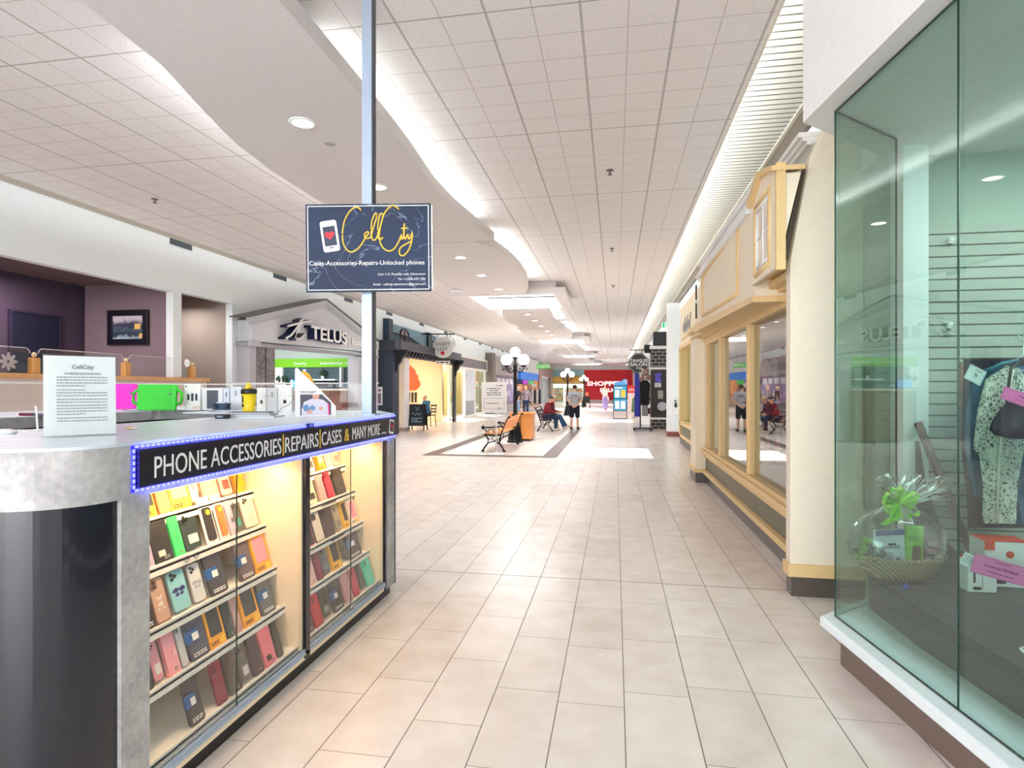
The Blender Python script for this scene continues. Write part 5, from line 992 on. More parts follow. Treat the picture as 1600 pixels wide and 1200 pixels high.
# shaker cup
p = on(389, 646); t = thing('shaker_cup', 'yellow shaker cup with black lid and pointed yellow cap', 'cup', tuple(p))
B().lathe([(.04, 0), (.043, .01), (.053, .16), (.05, .16)], p, 24).build('body', mat('shaker_yellow', (250, 220, 30), .35), t)
B().lathe([(.056, .15), (.058, .155), (.058, .18), (.05, .185), (.03, .19)], p, 24).build('lid', BLACK, t)
B().lathe([(.03, .185), (.03, .195), (.006, .235), (.004, .24)], p + Vector((-.005, 0, 0)), 14).tube([p + Vector((.015, -.03, .185)), p + Vector((.03, -.035, .205)), p + Vector((.035, -.03, .19))], .006, 6).build('cap', mat('cap_yellow', (250, 210, 60), .4), t)
b = B(); Mq = FrV(p + Vector((-.012, -.0475, .05)), (1, 0, 0)) @ Matrix.Rotation(radians(90), 4, 'Z'); b.words(Mq, .09, .015, 1, .012, .001, 1); b.build('side_print', TEXTK, t)
# books / tablets stack
p = on(400, 652); t = thing('book_stack', 'small stack of dark and silver notebooks on the counter', 'books', tuple(p)) if False else None
for k, (du, c1, lab, w2, d2) in enumerate([(400, (196, 204, 214), 'silver edged notebook at the bottom of the counter stack', .30, .2), (395, (150, 156, 170), 'grey notebook in the middle of the counter stack', .27, .18), (392, (34, 36, 56), 'dark navy notebook on top of the counter stack', .25, .17)]):
    p = on(du, 652); zz = Z + k * .012; t = thing('notebook', lab, 'notebook', (p.x, p.y, zz), 0, 'notebooks stacked by the shaker cup'); M = Matrix.Translation((p.x, p.y, zz)) @ Matrix.Rotation(radians(12 + 5 * k), 4, 'Z')
    B().box(-w2 / 2, w2 / 2, -d2 / 2, d2 / 2, .002, .0095, M).build('pages', mat('page_edge', (225, 228, 232), .6), t); B().box(-w2 / 2 - .003, w2 / 2 + .003, -d2 / 2 - .003, d2 / 2 + .003, 0, .002, M).box(-w2 / 2 - .003, w2 / 2 + .003, -d2 / 2 - .003, d2 / 2 + .003, .0095, .0118, M).build('cover', mat('nb%d' % k, c1, .4), t)
# magazine holder
a_ = on(461, 651); b_ = on(526, 650); dd = 4.18; M = FrV(a_, b_ - a_); W_ = (b_ - a_).length; s_ = W_ / 65
t = thing('magazine_holder', 'white magazine holder with a cropped photo of a person in pale sweater', 'magazine holder', tuple((a_ + b_) / 2))
side = [(0, 0), (64 * s_, 0), (64 * s_, 16 * s_), (50 * s_, 32 * s_), (33 * s_, 50 * s_), (12 * s_, 70 * s_), (3 * s_, 80 * s_), (0, 78 * s_)]
b = B(); b.prism(side, 'z', -.004, 0, M); b.prism(side, 'z', -.094, -.09, M); b.box(0, 64 * s_, 0, .004, -.09, -.004, M).box(0, .004, .004, 75 * s_, -.09, -.004, M).box(64 * s_ - .004, 64 * s_, .004, 16 * s_, -.09, -.004, M); b.build('holder', WHITE, t)
b = B(); b.prism([(8 * s_, 2 * s_), (56 * s_, 2 * s_), (56 * s_, 22 * s_), (42 * s_, 36 * s_), (8 * s_, 36 * s_)], 'z', 0, .001, M); b.mi = 1; b.prism([(10 * s_, 2 * s_), (54 * s_, 2 * s_), (52 * s_, 20 * s_), (44 * s_, 27 * s_), (36 * s_, 29 * s_), (26 * s_, 29 * s_), (14 * s_, 24 * s_), (10 * s_, 12 * s_)], 'z', .001, .0018, M)
b.mi = 2; b.prism([(28 * s_, 28 * s_), (36 * s_, 28 * s_), (38 * s_, 36 * s_), (26 * s_, 36 * s_)], 'z', .0018, .0024, M); b.prism(rr(8 * s_, 9 * s_, 2 * s_), 'z', .0018, .0026, M @ Matrix.Translation((22 * s_, 9 * s_, 0))); b.prism(rr(6 * s_, 6 * s_, 2 * s_), 'z', .0018, .0026, M @ Matrix.Translation((40 * s_, 13 * s_, 0)))
b.mi = 3; b.prism(rr(9 * s_, 10 * s_, s_), 'z', .0026, .0032, M @ Matrix.Translation((17 * s_, 14 * s_, 0)) @ Matrix.Rotation(.5, 4, 'Z')); b.prism(rr(8 * s_, 7 * s_, s_), 'z', .0026, .0032, M @ Matrix.Translation((27 * s_, 14 * s_, 0)) @ Matrix.Rotation(-.6, 4, 'Z')); b.mi = 4; b.prism([(52 * s_, 2 * s_), (54 * s_, 2 * s_), (53 * s_, 20 * s_), (50.5 * s_, 22 * s_)], 'z', .0018, .003, M)
b.build('cover_photo', [mat('photo_dark', (86, 82, 96), .4), mat('sweater_lilac', (226, 220, 238), .6), mat('skin_print', (222, 170, 150), .6), mat('phone_blue_print', (110, 150, 200), .5), mat('pink_stripe', (240, 60, 140), .5)], t)
b = B(); fit(b, 'MONET', M @ Matrix.Translation((9 * s_, 38 * s_, .001)), 24 * s_, 3.6 * s_, .0006); b.build('lettering', TEXTK, t)
for k, (o_, c1, lab, hh_) in enumerate([(-.02, (245, 180, 40), 'orange edged folder in the magazine holder', .29), (-.045, (30, 34, 56), 'dark folder in the magazine holder, next to the orange one', .27), (-.07, (46, 48, 60), 'rearmost charcoal folder in the magazine holder', .25)]):
    t = thing('folder', lab, 'folder', tuple(a_ + Vector((.1, .03, .005)))); x0_ = .03 + .012 * k
    B().prism([(x0_, .006), (x0_ + .2, .006), (x0_ + .205, .02), (x0_ + .06, hh_), (x0_ + .02, hh_ + .02), (x0_, hh_)], 'z', o_ - .008, o_ + .008, M).build('cover', mat('fold%d' % k, c1, .5), t); B().box(x0_ + .02, x0_ + .04, hh_ + .0, hh_ + .03, o_ - .002, o_ + .002, M).build('tab', mat('fold_tab', (225, 228, 235), .5), t)
# small things at the left
p = on(205, 671); t = thing('cookie', 'tan wrapped biscuit lying on the counter right of the notice', 'biscuit', tuple(p)); B().sph(p + Vector((0, 0, .006)), (.028, .02, .006), 12).build('biscuit', mat('biscuit', (196, 168, 120), .7, noise=.2), t); B().sph(p + Vector((.02, .0, .0055)), (.02, .018, .004), 10).build('wrapper', mat('wrapper_white', (230, 230, 226), .3), t)
p = on(8, 678); t = thing('computer_mouse', 'white mouse at the left edge of the counter', 'mouse', tuple(p)); B().sph(p + Vector((0, 0, .008)), (.05, .032, .013), 14).build('shell', WHITE, t); B().tube([p + Vector((-.05, 0, .01)), p + Vector((-.12, .03, .005)), p + Vector((-.25, .02, .005))], .003, 6).build('lead', GREY, t)
p = on(0, 664); q = on(30, 676); t = thing('bent_lamp_arm', 'thin white curved metal arm at the left edge of the kiosk', 'cable arm', tuple(q)); b = B()
q = q + Vector((0, .1, 0)); b.tube([q + Vector((-.02 - .3 * sin(a) ** 1.0 * 1.0, .25 * sin(a), .11 * (1 - cos(pi - a)) * 0 + .1 * sin(min(a * 2, pi / 2)))) for a in [0, .2, .4, .6, .8, 1.0, 1.3]], .004, 8); b.build('arm', WHITE, t); B().lathe([(.015, 0), (.015, .004)], q + Vector((-.02, 0, 0)), 12).build('foot', WHITE, t)
p = on(52, 649.5); t = thing('stapler', 'dark red and grey stapler on the back counter left of the notice', 'stapler', tuple(p)); B().box(p.x - .1, p.x + .02, p.y - .02, p.y + .02, Z, Z + .02).build('base', mat('maroon_plastic', (110, 30, 60), .4), t, bevel=.004); B().box(p.x + .0, p.x + .14, p.y - .02, p.y + .02, Z, Z + .018).build('arm', mat('dark_grey_plastic', (80, 80, 92), .4), t, bevel=.004)
p = on(348, 654); t = thing('card_reader', 'small black card reader at the counter gap', 'card reader', tuple(p)); B().box(p.x - .035, p.x + .035, p.y - .03, p.y + .03, Z, Z + .028).build('body', BLACK, t, bevel=.005); B().box(p.x - .02, p.x + .02, p.y - .0312, p.y - .03, Z + .008, Z + .02).build('display', mat('lcd', (120, 140, 160), .2), t)
b_ = on(430, 650); t = thing('black_cable', 'thin black cable drooping from the magazine holder to the counter', 'cable', tuple(b_)); pts = [PY(459, 622, 4.1), PY(452, 632, 4.1), PY(440, 638, 4.1), PY(433, 645, 4.05), tuple(on(430, 650) + Vector((0, 0, .003)))]
B().tube(pts, .002, 6).build('lead', BLACK, t); B().cyl(on(430, 650) + Vector((0, 0, .004)), on(428, 651) + Vector((0, -.01, .004)), .004, n=8).build('plug', BLACK, t)
# ---- packages on the shelves
def item(case, tier, u0, u1, h, kind, c1, c2, label, name=None, lean=17, roll=0, back=0.022):
    h *= 1.1
    x, z = TIER[tier]; X_ = x - back; y0_ = PX(u0, 700, X_)[1]; y1_ = PX(u1, 700, X_)[1]
    lo, hi = (1.91, 2.965) if case == 'L' else (3.05, 4.095); y0_ = max(lo, y0_); y1_ = min(hi, max(y1_, y0_ + .02)); W_ = y1_ - y0_
    nm = name or {'box': 'boxed_phone_case', 'wallet': 'wallet_case', 'case': 'phone_case', 'tag': 'tagged_phone_case', 'clear': 'clear_phone_case', 'card': 'carded_phone_case'}[kind]
    t = thing(nm, label, 'phone case', (X_, (y0_ + y1_) / 2, z + .002), 0, 'phone cases in the kiosk display')
    M = Matrix.Translation((X_, (y0_ + y1_) / 2, z + .004)) @ Matrix.Rotation(radians(-lean), 4, 'Y') @ Matrix.Rotation(radians(roll), 4, 'X') @ Fr((0, 0, 0), '+x')
    k1, k2 = mat('c%02x%02x%02x' % c1, c1, .45), mat('c%02x%02x%02x' % c2, c2, .45); Mh = M @ Matrix.Translation((0, h / 2, 0)); r = min(.014, W_ * .3)
    bd = lambda b, n, m, p=None: b.build(n, m, p or t)
    if kind == 'box':
        b = B().box(-W_ / 2, W_ / 2, 0, h, -.024, 0, M); b.mi = 1; b.box(-W_ / 2 - .0005, -W_ / 2 + .0, 0, h, -.024, 0, M); bd(b, 'carton', [k1, k1])
        bd(B().prism(rr(W_ * .74, h * .62, .004), 'z', 0, .002, Mh @ Matrix.Translation((0, h * .06, 0))), 'window', k2)
        bd(B().prism(rr(W_ * .3, W_ * .3, W_ * .14), 'z', .0, .002, M @ Matrix.Translation((W_ * .27, h * .1, 0))), 'round_sticker', YEL)
        bd(B().box(-W_ * .06, W_ * .14, h, h + .02, -.014, -.010, M), 'hang_tab', k1); bd(B().words(M @ Matrix.Translation((-W_ * .42, h * .05, 0)), W_ * .45, h * .09, 2, .005, .001, 1), 'print', TEXTK)
    elif kind == 'tag':
        bd(B().prism(rr(W_, h, r), 'z', -.012, 0, Mh), 'pouch', k1); bd(B().prism(rr(W_ * .86, h * .9, r), 'z', 0, .001, Mh), 'front', k2)
        g = bd(B().box(-W_ * .62, W_ * .05, h * .42, h * .68, .001, .010, M), 'blue_tag', mat('tag_blue', (24, 92, 160), .4)); bd(B().box(-W_ * .3, W_ * .02, h * .44, h * .6, .010, .011, M), 'tag_window', WHITE, g)
        bd(B().words(M @ Matrix.Translation((-W_ * .35, h * .06, .001)), W_ * .7, h * .1, 2, .005, .0008, 1), 'print', TEXTW)
    elif kind == 'wallet':
        bd(B().prism(rr(W_, h, r * .6), 'z', -.018, 0, Mh), 'cover', k1); bd(B().prism(rr(W_ * .36, h * .13, .005), 'z', 0, .004, M @ Matrix.Translation((W_ * .25 if W_ < .08 else -W_ * .1, h * .42 if W_ < .08 else h * .2, 0))), 'clasp', k2)
        bd(B().words(M @ Matrix.Translation((0, h * .06, 0)), W_ * .3, h * .08, 2, .005, .0008, 1), 'emboss', mat('emboss_grey', (150, 150, 150), .5))
    elif kind == 'case':
        b = B().prism(rr(W_, h, r), 'z', -.010, 0, Mh); bd(b, 'shell', k1)
        b = B().prism(rr(W_ * .84, h * .93, r * .8), 'z', 0, .001, Mh); bd(b, 'back_face', k2)
        b = B().prism(rr(W_ * .4, h * .2, r * .5), 'z', .001, .005, M @ Matrix.Translation((-W_ * .2, h * .84, 0))); g = bd(b, 'camera_ring', k1)
        b = B()
        for dy in (.79, .88): b.cyl(M @ Vector((-W_ * .2, h * dy, .005)), M @ Vector((-W_ * .2, h * dy, .0065)), W_ * .07, n=10)
        bd(b, 'lens', BLACK, g)
        if 'bear' in label:
            b = B()
            for dx, dz, r_ in ((0, .5, .011), (-.13, .555, .005), (.13, .555, .005), (0, .38, .014), (-.16, .3, .006), (.16, .3, .006)): b.sph(M @ Vector((W_ * dx, h * dz, .001)), (.002, r_, r_), 10)
            bd(b, 'bear_motif', mat('bear_motif', (236, 224, 214), .6))
    elif kind == 'clear':
        bd(B().box(-W_ / 2, W_ / 2, 0, h, -.02, 0, M), 'clamshell', CLEAR); bd(B().prism(rr(W_ * .86, h * .88, r), 'z', -.016, -.008, Mh), 'shell', k1)
        b = B()
        for i, (dx, dy) in enumerate(((-.22, .86), (-.22, .76), (-.06, .81))): b.cyl(M @ Vector((W_ * dx, h * dy, -.008)), M @ Vector((W_ * dx, h * dy, -.004)), max(.004, W_ * .07), n=10)
        bd(b, 'lens', BLACK); bd((B().prism(rr(W_ * .5, h * .22, .004), 'z', -.008, -.007, M @ Matrix.Translation((W_ * .06, h * .3, 0))) if 'butterfly' not in label else B().sph(M @ Vector((-W_ * .17, h * .5, -.007)), (.002, W_ * .17, h * .07), 10).sph(M @ Vector((W_ * .17, h * .5, -.007)), (.002, W_ * .17, h * .07), 10).sph(M @ Vector((-W_ * .12, h * .41, -.007)), (.002, W_ * .1, h * .05), 10).sph(M @ Vector((W_ * .12, h * .41, -.007)), (.002, W_ * .1, h * .05), 10)), 'motif', k2)
    elif kind == 'card':
        b = B().prism(rr(W_, h, .006), 'z', -.004, 0, Mh); bd(b, 'backing_card', WHITE); bd(B().prism(rr(W_ * .62, h * .7, r), 'z', 0, .01, M @ Matrix.Translation((-W_ * .02, h * .42, 0))), 'shell', k1)
        bd(B().cyl(M @ Vector((0, h * .66, .0)), M @ Vector((0, h * .66, .0125)), W_ * .16, n=14), 'round_sticker', k2); bd(B().words(M @ Matrix.Translation((-W_ * .35, h * .82, 0)), W_ * .7, h * .07, 1, .006, .001, 1), 'print', TEXTK)
    return t
K = (30, 30, 36); O = (250, 175, 50); W = (240, 236, 230)
SPEC = [
 ('L', 0, 228, 247, .19, 'box', O, K, 'orange edged box with dark case, far left of the top shelf'),
 ('L', 0, 250, 270, .19, 'case', (206, 132, 84), (226, 160, 110), 'glittery copper phone case on the top shelf'),
 ('L', 0, 271, 301, .20, 'box', (252, 190, 70), (200, 205, 170), 'yellow box with pale sage case, top shelf left'),
 ('L', 0, 304, 317, .19, 'clear', W, (90, 60, 90), 'white case with dark butterfly on the top shelf'),
 ('L', 0, 320, 345, .20, 'case', (244, 170, 150), (250, 186, 166), 'plain salmon pink case on the top shelf'),
 ('L', 0, 349, 368, .20, 'clear', (250, 190, 190), (230, 60, 60), 'pink patterned case with red motif on the top shelf'),
 ('L', 0, 372, 386, .21, 'wallet', (252, 170, 20), (252, 190, 60), 'solid orange pack at the right end of the top shelf'),
 ('L', 1, 228, 243, .17, 'wallet', (176, 160, 190), (186, 172, 200), 'lavender wallet case at the left of the second shelf'),
 ('L', 1, 245, 273, .18, 'wallet', (36, 38, 42), (190, 190, 184), 'black wallet case with white clasp on the second shelf'),
 ('L', 1, 276, 291, .175, 'wallet', (60, 200, 110), (80, 215, 130), 'bright green wallet case on the second shelf'),
 ('L', 1, 293, 322, .17, 'clear', (38, 58, 60), (230, 225, 215), 'dark teal phone case in clear shell on the second shelf'),
 ('L', 1, 325, 343, .21, 'card', (44, 44, 48), (250, 210, 40), 'white card with black case and yellow dot'),
 ('L', 1, 346, 360, .205, 'card', (250, 120, 60), (250, 210, 40), 'white card with orange case and yellow dot'),
 ('L', 1, 363, 372, .17, 'wallet', (196, 176, 196), (100, 90, 120), 'thin lilac pack right of the orange carded case'),
 ('L', 1, 374, 385, .17, 'clear', (70, 76, 80), (40, 150, 130), 'narrow grey and green pack on the second shelf'),
 ('L', 1, 387, 409, .175, 'clear', (232, 222, 206), (214, 204, 190), 'white boxed clear case at the right end of the second shelf'),
 ('L', 2, 228, 243, .17, 'tag', (60, 30, 36), (44, 40, 44), 'dark maroon pouch at the left of the third shelf'),
 ('L', 2, 246, 270, .175, 'case', (120, 88, 80), (196, 160, 140), 'rose brown case with small bear shape on the third shelf'),
 ('L', 2, 276, 305, .18, 'clear', (150, 214, 226), (70, 60, 140), 'aqua case with purple butterfly wings on the third shelf'),
 ('L', 2, 308, 328, .175, 'clear', (226, 226, 230), (206, 206, 212), 'clear and white phone case beside the aqua butterfly case'),
 ('L', 2, 332, 358, .175, 'tag', (60, 60, 66), (72, 72, 80), 'dark pouch with blue tag beside the clear white case'),
 ('L', 2, 378, 400, .17, 'tag', (96, 78, 84), (112, 94, 100), 'mauve pouch with blue tag just right of the door edge'),
 ('L', 2, 403, 426, .185, 'box', O, (236, 160, 176), 'orange box with pink case on the third shelf'),
 ('L', 3, 228, 243, .16, 'case', (40, 44, 50), (52, 56, 62), 'dark rounded case at the left of the fourth shelf'),
 ('L', 3, 246, 262, .17, 'clear', (236, 160, 180), W, 'pink case in crinkled clear bag, left on the fourth shelf'),
 ('L', 3, 266, 284, .18, 'wallet', (248, 168, 180), (250, 184, 196), 'bright pink wallet case on the fourth shelf'),
 ('L', 3, 286, 297, .18, 'case', (150, 150, 156), (204, 204, 208), 'silver ringed clear case right of the bright pink wallet'),
 ('L', 3, 301, 329, .175, 'tag', (70, 74, 92), (84, 88, 106), 'slate pouch with blue tag on the fourth shelf'),
 ('L', 3, 331, 355, .185, 'box', O, (56, 58, 62), 'orange box with charcoal case left of the door edge'),
 ('L', 3, 358, 369, .17, 'wallet', (32, 56, 56), (60, 84, 80), 'dark green folded case behind the door edge'),
 ('L', 3, 371, 380, .165, 'wallet', (200, 160, 160), (216, 180, 176), 'thin dusty pink case right of the door edge'),
 ('L', 3, 384, 408, .185, 'box', O, (70, 72, 78), 'orange box with dark grey case right of the door edge'),
 ('L', 3, 412, 432, .17, 'tag', (96, 98, 100), (112, 114, 116), 'grey pouch with blue tag at the right end of the fourth shelf'),
 ('L', 4, 300, 322, .17, 'tag', (50, 50, 54), (60, 60, 66), 'black pouch with white sticker on the bottom shelf'),
 ('L', 4, 342, 358, .17, 'case', (120, 24, 50), (140, 34, 62), 'dark red case on the bottom shelf'),
 ('L', 4, 362, 380, .165, 'wallet', (66, 52, 54), (84, 66, 66), 'dark brown wallet case on the bottom shelf'),
 ('L', 4, 383, 398, .175, 'clear', (110, 104, 106), (226, 222, 224), 'dark floral clear case on the bottom shelf'),
 ('L', 4, 400, 414, .17, 'wallet', (84, 66, 76), (96, 78, 88), 'plum wallet case beside the floral clear case'),
 ('L', 4, 417, 433, .175, 'wallet', (244, 130, 146), (60, 50, 56), 'coral pink case with dark slots on the bottom shelf'),
 ('L', 4, 436, 444, .175, 'case', (40, 40, 40), (56, 56, 56), 'black case at the right end of the bottom left shelf'),
 ('R', 0, 484, 496, .18, 'clear', W, (60, 60, 66), 'white phone box, top left of the right hand display bay'),
 ('R', 0, 501, 510, .19, 'box', O, (240, 200, 190), 'orange box on the top shelf of the right hand bay'),
 ('R', 0, 512, 522, .19, 'card', (250, 200, 190), K, 'pale pink carded case, top shelf of the right hand bay'),
 ('R', 0, 524, 536, .18, 'clear', (226, 214, 206), (170, 150, 150), 'clear pack hanging at the top right of the right hand bay'),
 ('R', 1, 484, 500, .17, 'clear', (220, 206, 176), (60, 50, 50), 'cream phone case with dark camera, second shelf of the right bay'),
 ('R', 1, 503, 512, .17, 'wallet', (176, 150, 148), (190, 166, 160), 'mauve pack on the second shelf of the right bay'),
 ('R', 1, 514, 524, .175, 'case', (150, 24, 56), (170, 40, 70), 'wine red case, second shelf of the right bay'),
 ('R', 1, 527, 542, .175, 'case', (36, 36, 38), (50, 50, 54), 'black case with yellow trim, second shelf of the right bay'),
 ('R', 2, 483, 493, .165, 'case', (226, 130, 160), (50, 46, 52), 'pink rimmed case, third shelf of the right bay'),
 ('R', 2, 495, 509, .175, 'case', (60, 56, 56), (214, 206, 200), 'white case with dark ring, third shelf of the right bay'),
 ('R', 2, 510, 525, .175, 'case', (48, 40, 44), (60, 50, 54), 'black rounded case beside the ringed white case'),
 ('R', 2, 529, 539, .17, 'clear', (170, 160, 140), (130, 120, 110), 'slim smoky clear pack on the third shelf of the right bay'),
 ('R', 2, 541, 548, .18, 'box', (240, 190, 60), K, 'narrow yellow box, third shelf of the right bay'),
 ('R', 2, 551, 561, .17, 'box', W, (236, 150, 176), 'white box with pink case, third shelf of the right bay'),
 ('R', 3, 483, 496, .16, 'wallet', (226, 190, 190), (236, 204, 204), 'pale pink wallet, fourth shelf of the right bay'),
 ('R', 3, 498, 507, .16, 'case', (120, 40, 60), (136, 50, 72), 'burgundy case, fourth shelf of the right bay'),
 ('R', 3, 509, 520, .17, 'clear', (96, 98, 106), (120, 124, 140), 'grey clear pouch, fourth shelf of the right bay'),
 ('R', 3, 523, 536, .185, 'box', (248, 190, 50), (54, 56, 60), 'yellow box with charcoal case, fourth shelf of the right bay'),
 ('R', 3, 548, 566, .175, 'tag', (64, 62, 66), (74, 72, 76), 'dark tagged pouch right of the door edge in the right bay'),
 ('R', 4, 482, 492, .165, 'wallet', (96, 64, 84), (110, 78, 98), 'purple wallet at the left of the bottom right shelf'),
 ('R', 4, 494, 507, .17, 'case', (176, 26, 52), (196, 40, 66), 'crimson case on the bottom right shelf'),
 ('R', 4, 509, 521, .17, 'clear', (50, 54, 54), (150, 160, 150), 'black case with white leaf sketch on the bottom right shelf'),
 ('R', 4, 524, 538, .17, 'tag', (54, 48, 52), (62, 56, 60), 'black pouch with red patch on the bottom right shelf'),
 ('R', 4, 543, 553, .165, 'wallet', (200, 150, 156), (214, 168, 170), 'pinkish wallet right of the door edge on the bottom right shelf'),
 ('R', 4, 555, 564, .17, 'case', (176, 30, 60), (190, 44, 74), 'second crimson case, right of the door edge at the bottom'),
 ('R', 4, 566, 573, .17, 'clear', (70, 70, 74), (96, 96, 100), 'narrow charcoal pack beside the mint case'),
 ('R', 4, 575, 586, .175, 'case', (70, 210, 180), (90, 224, 196), 'mint green case at the far end of the bottom shelf')]
for s_ in SPEC: item(*s_)
# ================================================================ MALL MIDDLE: lamps, benches, planter
GLOBE = mat('lit_opal_globe', (255, 252, 245), .4, emit=3.2)
def lamp_post(x, y, label, rz=0):
    t = thing('street_lamp', label, 'lamp post', (x, y, 0), rz, 'three globe lamp posts down the mall')
    bw = lambda b, n, m=IRON: b.build(n, m, t, world=False)
    pr = [(.24, 0), (.24, .04), (.21, .06), (.2, .1), (.17, .25), (.13, .42), (.115, .5), (.13, .52), (.13, .56), (.09, .6), (.085, .75), (.1, .78), (.09, .82), (.062, .86)]
    b = B(); b.lathe(pr, n=24)
    for k in range(12): a = k * pi / 6; b.tube([(r * cos(a), r * sin(a), z) for r, z in ((.205, .07), (.175, .25), (.135, .42), (.118, .5))], .012, 5)
    bw(b, 'base')
    bw(B().lathe([(.062, .86), (.052, 1.4), (.05, 2.05), (.07, 2.07), (.07, 2.11), (.05, 2.14), (.06, 2.2), (.075, 2.26), (.05, 2.3), (.04, 2.38), (.055, 2.42), (.09, 2.46), (.09, 2.48)], n=18), 'pole')
    for s in (-1, 1):
        b = B(); b.tube([(s * .05, 0, 2.08), (s * .12, 0, 2.03), (s * .2, 0, 2.06), (s * .25, 0, 2.14), (s * .25, 0, 2.2)], .02, 8)
        b.tube([(s * (.15 + .05 * cos(a) * (1 - a / 9)), 0, 2.12 + .05 * sin(a) * (1 - a / 9)) for a in [i * .6 for i in range(13)]], .012, 6); b.tube([(s * (.32 - .03 * cos(a)), 0, 2.13 + .04 * sin(a)) for a in [i * .5 for i in range(10)]], .012, 6)
        b.lathe([(.03, 2.18), (.09, 2.22), (.1, 2.25), (.02, 2.25)], (s * .25, 0, 0), 16); g = bw(b, 'arm')
        B().sph((s * .25, 0, 2.395), .165, 28).build('globe', GLOBE, g, world=False)
    bw(B().sph((0, 0, 2.62), .15, 28), 'globe', GLOBE)
    for dx, z in ((-.25, 2.39), (.25, 2.39), (0, 2.62)):
        l = lamp('globe_light', 'POINT', (x + dx * cos(rz), y + dx * sin(rz), z), power=14, color=(1, .97, .93), size=.17)
    return t
lamp_post(-2.87, 17.0, 'black lamp post with three white globes, nearest, standing by the wooden planter')
lamp_post(-2.75, 34.8, 'black lamp post with three globes, the one just left of the standing man')
lamp_post(-2.72, 52.6, 'small far lamp post with three globes in front of the red wall')
# planter
t = thing('wooden_planter', 'square orange varnished wooden bin beside the nearest lamp post', 'planter box', (-2.78, 17.85, 0))
PW = m_wood('orange_varnished_wood', (226, 138, 62), (246, 172, 96), 3, .35, 'z')
b = B()
for x in (-3.1, -2.78): b.box(x + .012, x + .31, 17.41, 17.45, .06, .79)
b.box(-3.1, -3.06, 17.45, 18.2, .06, .79).box(-2.5, -2.46, 17.45, 18.2, .06, .79).box(-3.1, -2.46, 18.2, 18.24, .06, .79); b.build('side_panel', PW, t, bevel=.005)
B().box(-3.14, -2.42, 17.37, 17.47, .79, .84).box(-3.14, -2.42, 18.18, 18.28, .79, .84).box(-3.14, -3.04, 17.47, 18.18, .79, .84).box(-2.52, -2.42, 17.47, 18.18, .79, .84).build('rim', PW, t, bevel=.006)
B().box(-3.06, -2.5, 17.45, 18.2, 0.0, .06).build('foot', BLACK, t); B().box(-3.05, -2.51, 17.47, 18.18, .06, .7).build('liner', BLACK, t)
def bench(x, y, rz, label, slat_m, L=1.75, iron=False):
    t = thing('park_bench', label, 'bench', (x, y, 0), rz, 'cast iron benches'); bw = lambda b, n, m: b.build(n, m, t, world=False)
    for ye in (-L / 2, L / 2):
        b = B(); q = lambda pts, r=.018: b.tube([(px_, ye, pz_) for px_, pz_ in pts], r, 7)
        q([(-.24, .02), (-.2, .1), (-.13, .2), (-.12, .3), (-.16, .42), (-.2, .55), (-.27, .72), (-.33, .84), (-.37, .86), (-.38, .83)], .022); q([(.3, .02), (.26, .1), (.18, .2), (.16, .3), (.22, .4), (.28, .43)], .022)
        q([(-.16, .42), (0, .40), (.14, .41), (.26, .43)], .022); q([(-.13, .22), (0, .27), (.17, .22)], .014)
        q([(-.24, .62), (-.1, .63), (.1, .6), (.24, .6), (.31, .64), (.33, .6), (.3, .56), (.26, .58)], .02); q([(.22, .42), (.2, .5), (.26, .56)], .016); q([(-.28, 0.02), (-.2, .02)], .02); q([(.26, .02), (.34, .02)], .02)
        for cx_, cz_, r_ in ((-.05, .52, .07), (.1, .5, .06), (0, .335, .05), (-.09, .33, .035), (.1, .33, .035), (-.2, .66, .035)): b.tube([(cx_ + r_ * cos(a), ye, cz_ + r_ * sin(a)) for a in [i * pi / 7 for i in range(14)]], .009, 5, closed=True)
        b.sph((.3, ye, .61), .034, 10); b.sph((-.37, ye, .86), .028, 8); bw(b, 'iron_end', IRON)
    for k in range(5): x0 = -.14 + k * .082; bw(B().box(x0, x0 + .068, -L / 2 - .02, L / 2 + .02, .435, .457), 'seat_slat', slat_m)
    if not iron:
        for k in range(4):
            z0 = .52 + k * .085; M = Matrix.Translation((-.155 - (z0 - .45) * .42, 0, z0)) @ Matrix.Rotation(radians(-23), 4, 'Y'); bw(B().box(-.012, .008, -L / 2 - .02, L / 2 + .02, 0, .076, M), 'back_slat', slat_m)
    else:
        b = B(); F = lambda y_, z_: (-.165 - (z_ - .45) * .42, y_, z_)
        for j in range(6):
            for i in range(2): yc, zc = -L / 2 + .15 + j * (L - .3) / 5, .57 + i * .15; b.tube([F(yc + .1 * cos(a), zc + .065 * sin(a)) for a in [k * pi / 7 for k in range(14)]], .009, 5, closed=True)
        b.tube([F(-L / 2, .82), F(0, .88), F(L / 2, .82)], .018, 6).tube([F(-L / 2, .49), F(L / 2, .49)], .014, 6); bw(b, 'lattice_back', IRON)
    bw(B().tube([(0, -L / 2, .25), (0, L / 2, .25)], .012, 6), 'stretcher', IRON)
    return t
bench(-2.93, 15.35, pi, 'empty cast iron bench with orange varnished slats beside the white notice board', BENCHWOOD, 2.05)
bench(-2.55, 22.4, 0, 'black cast iron bench carrying two seated people', IRON, 1.75, True)
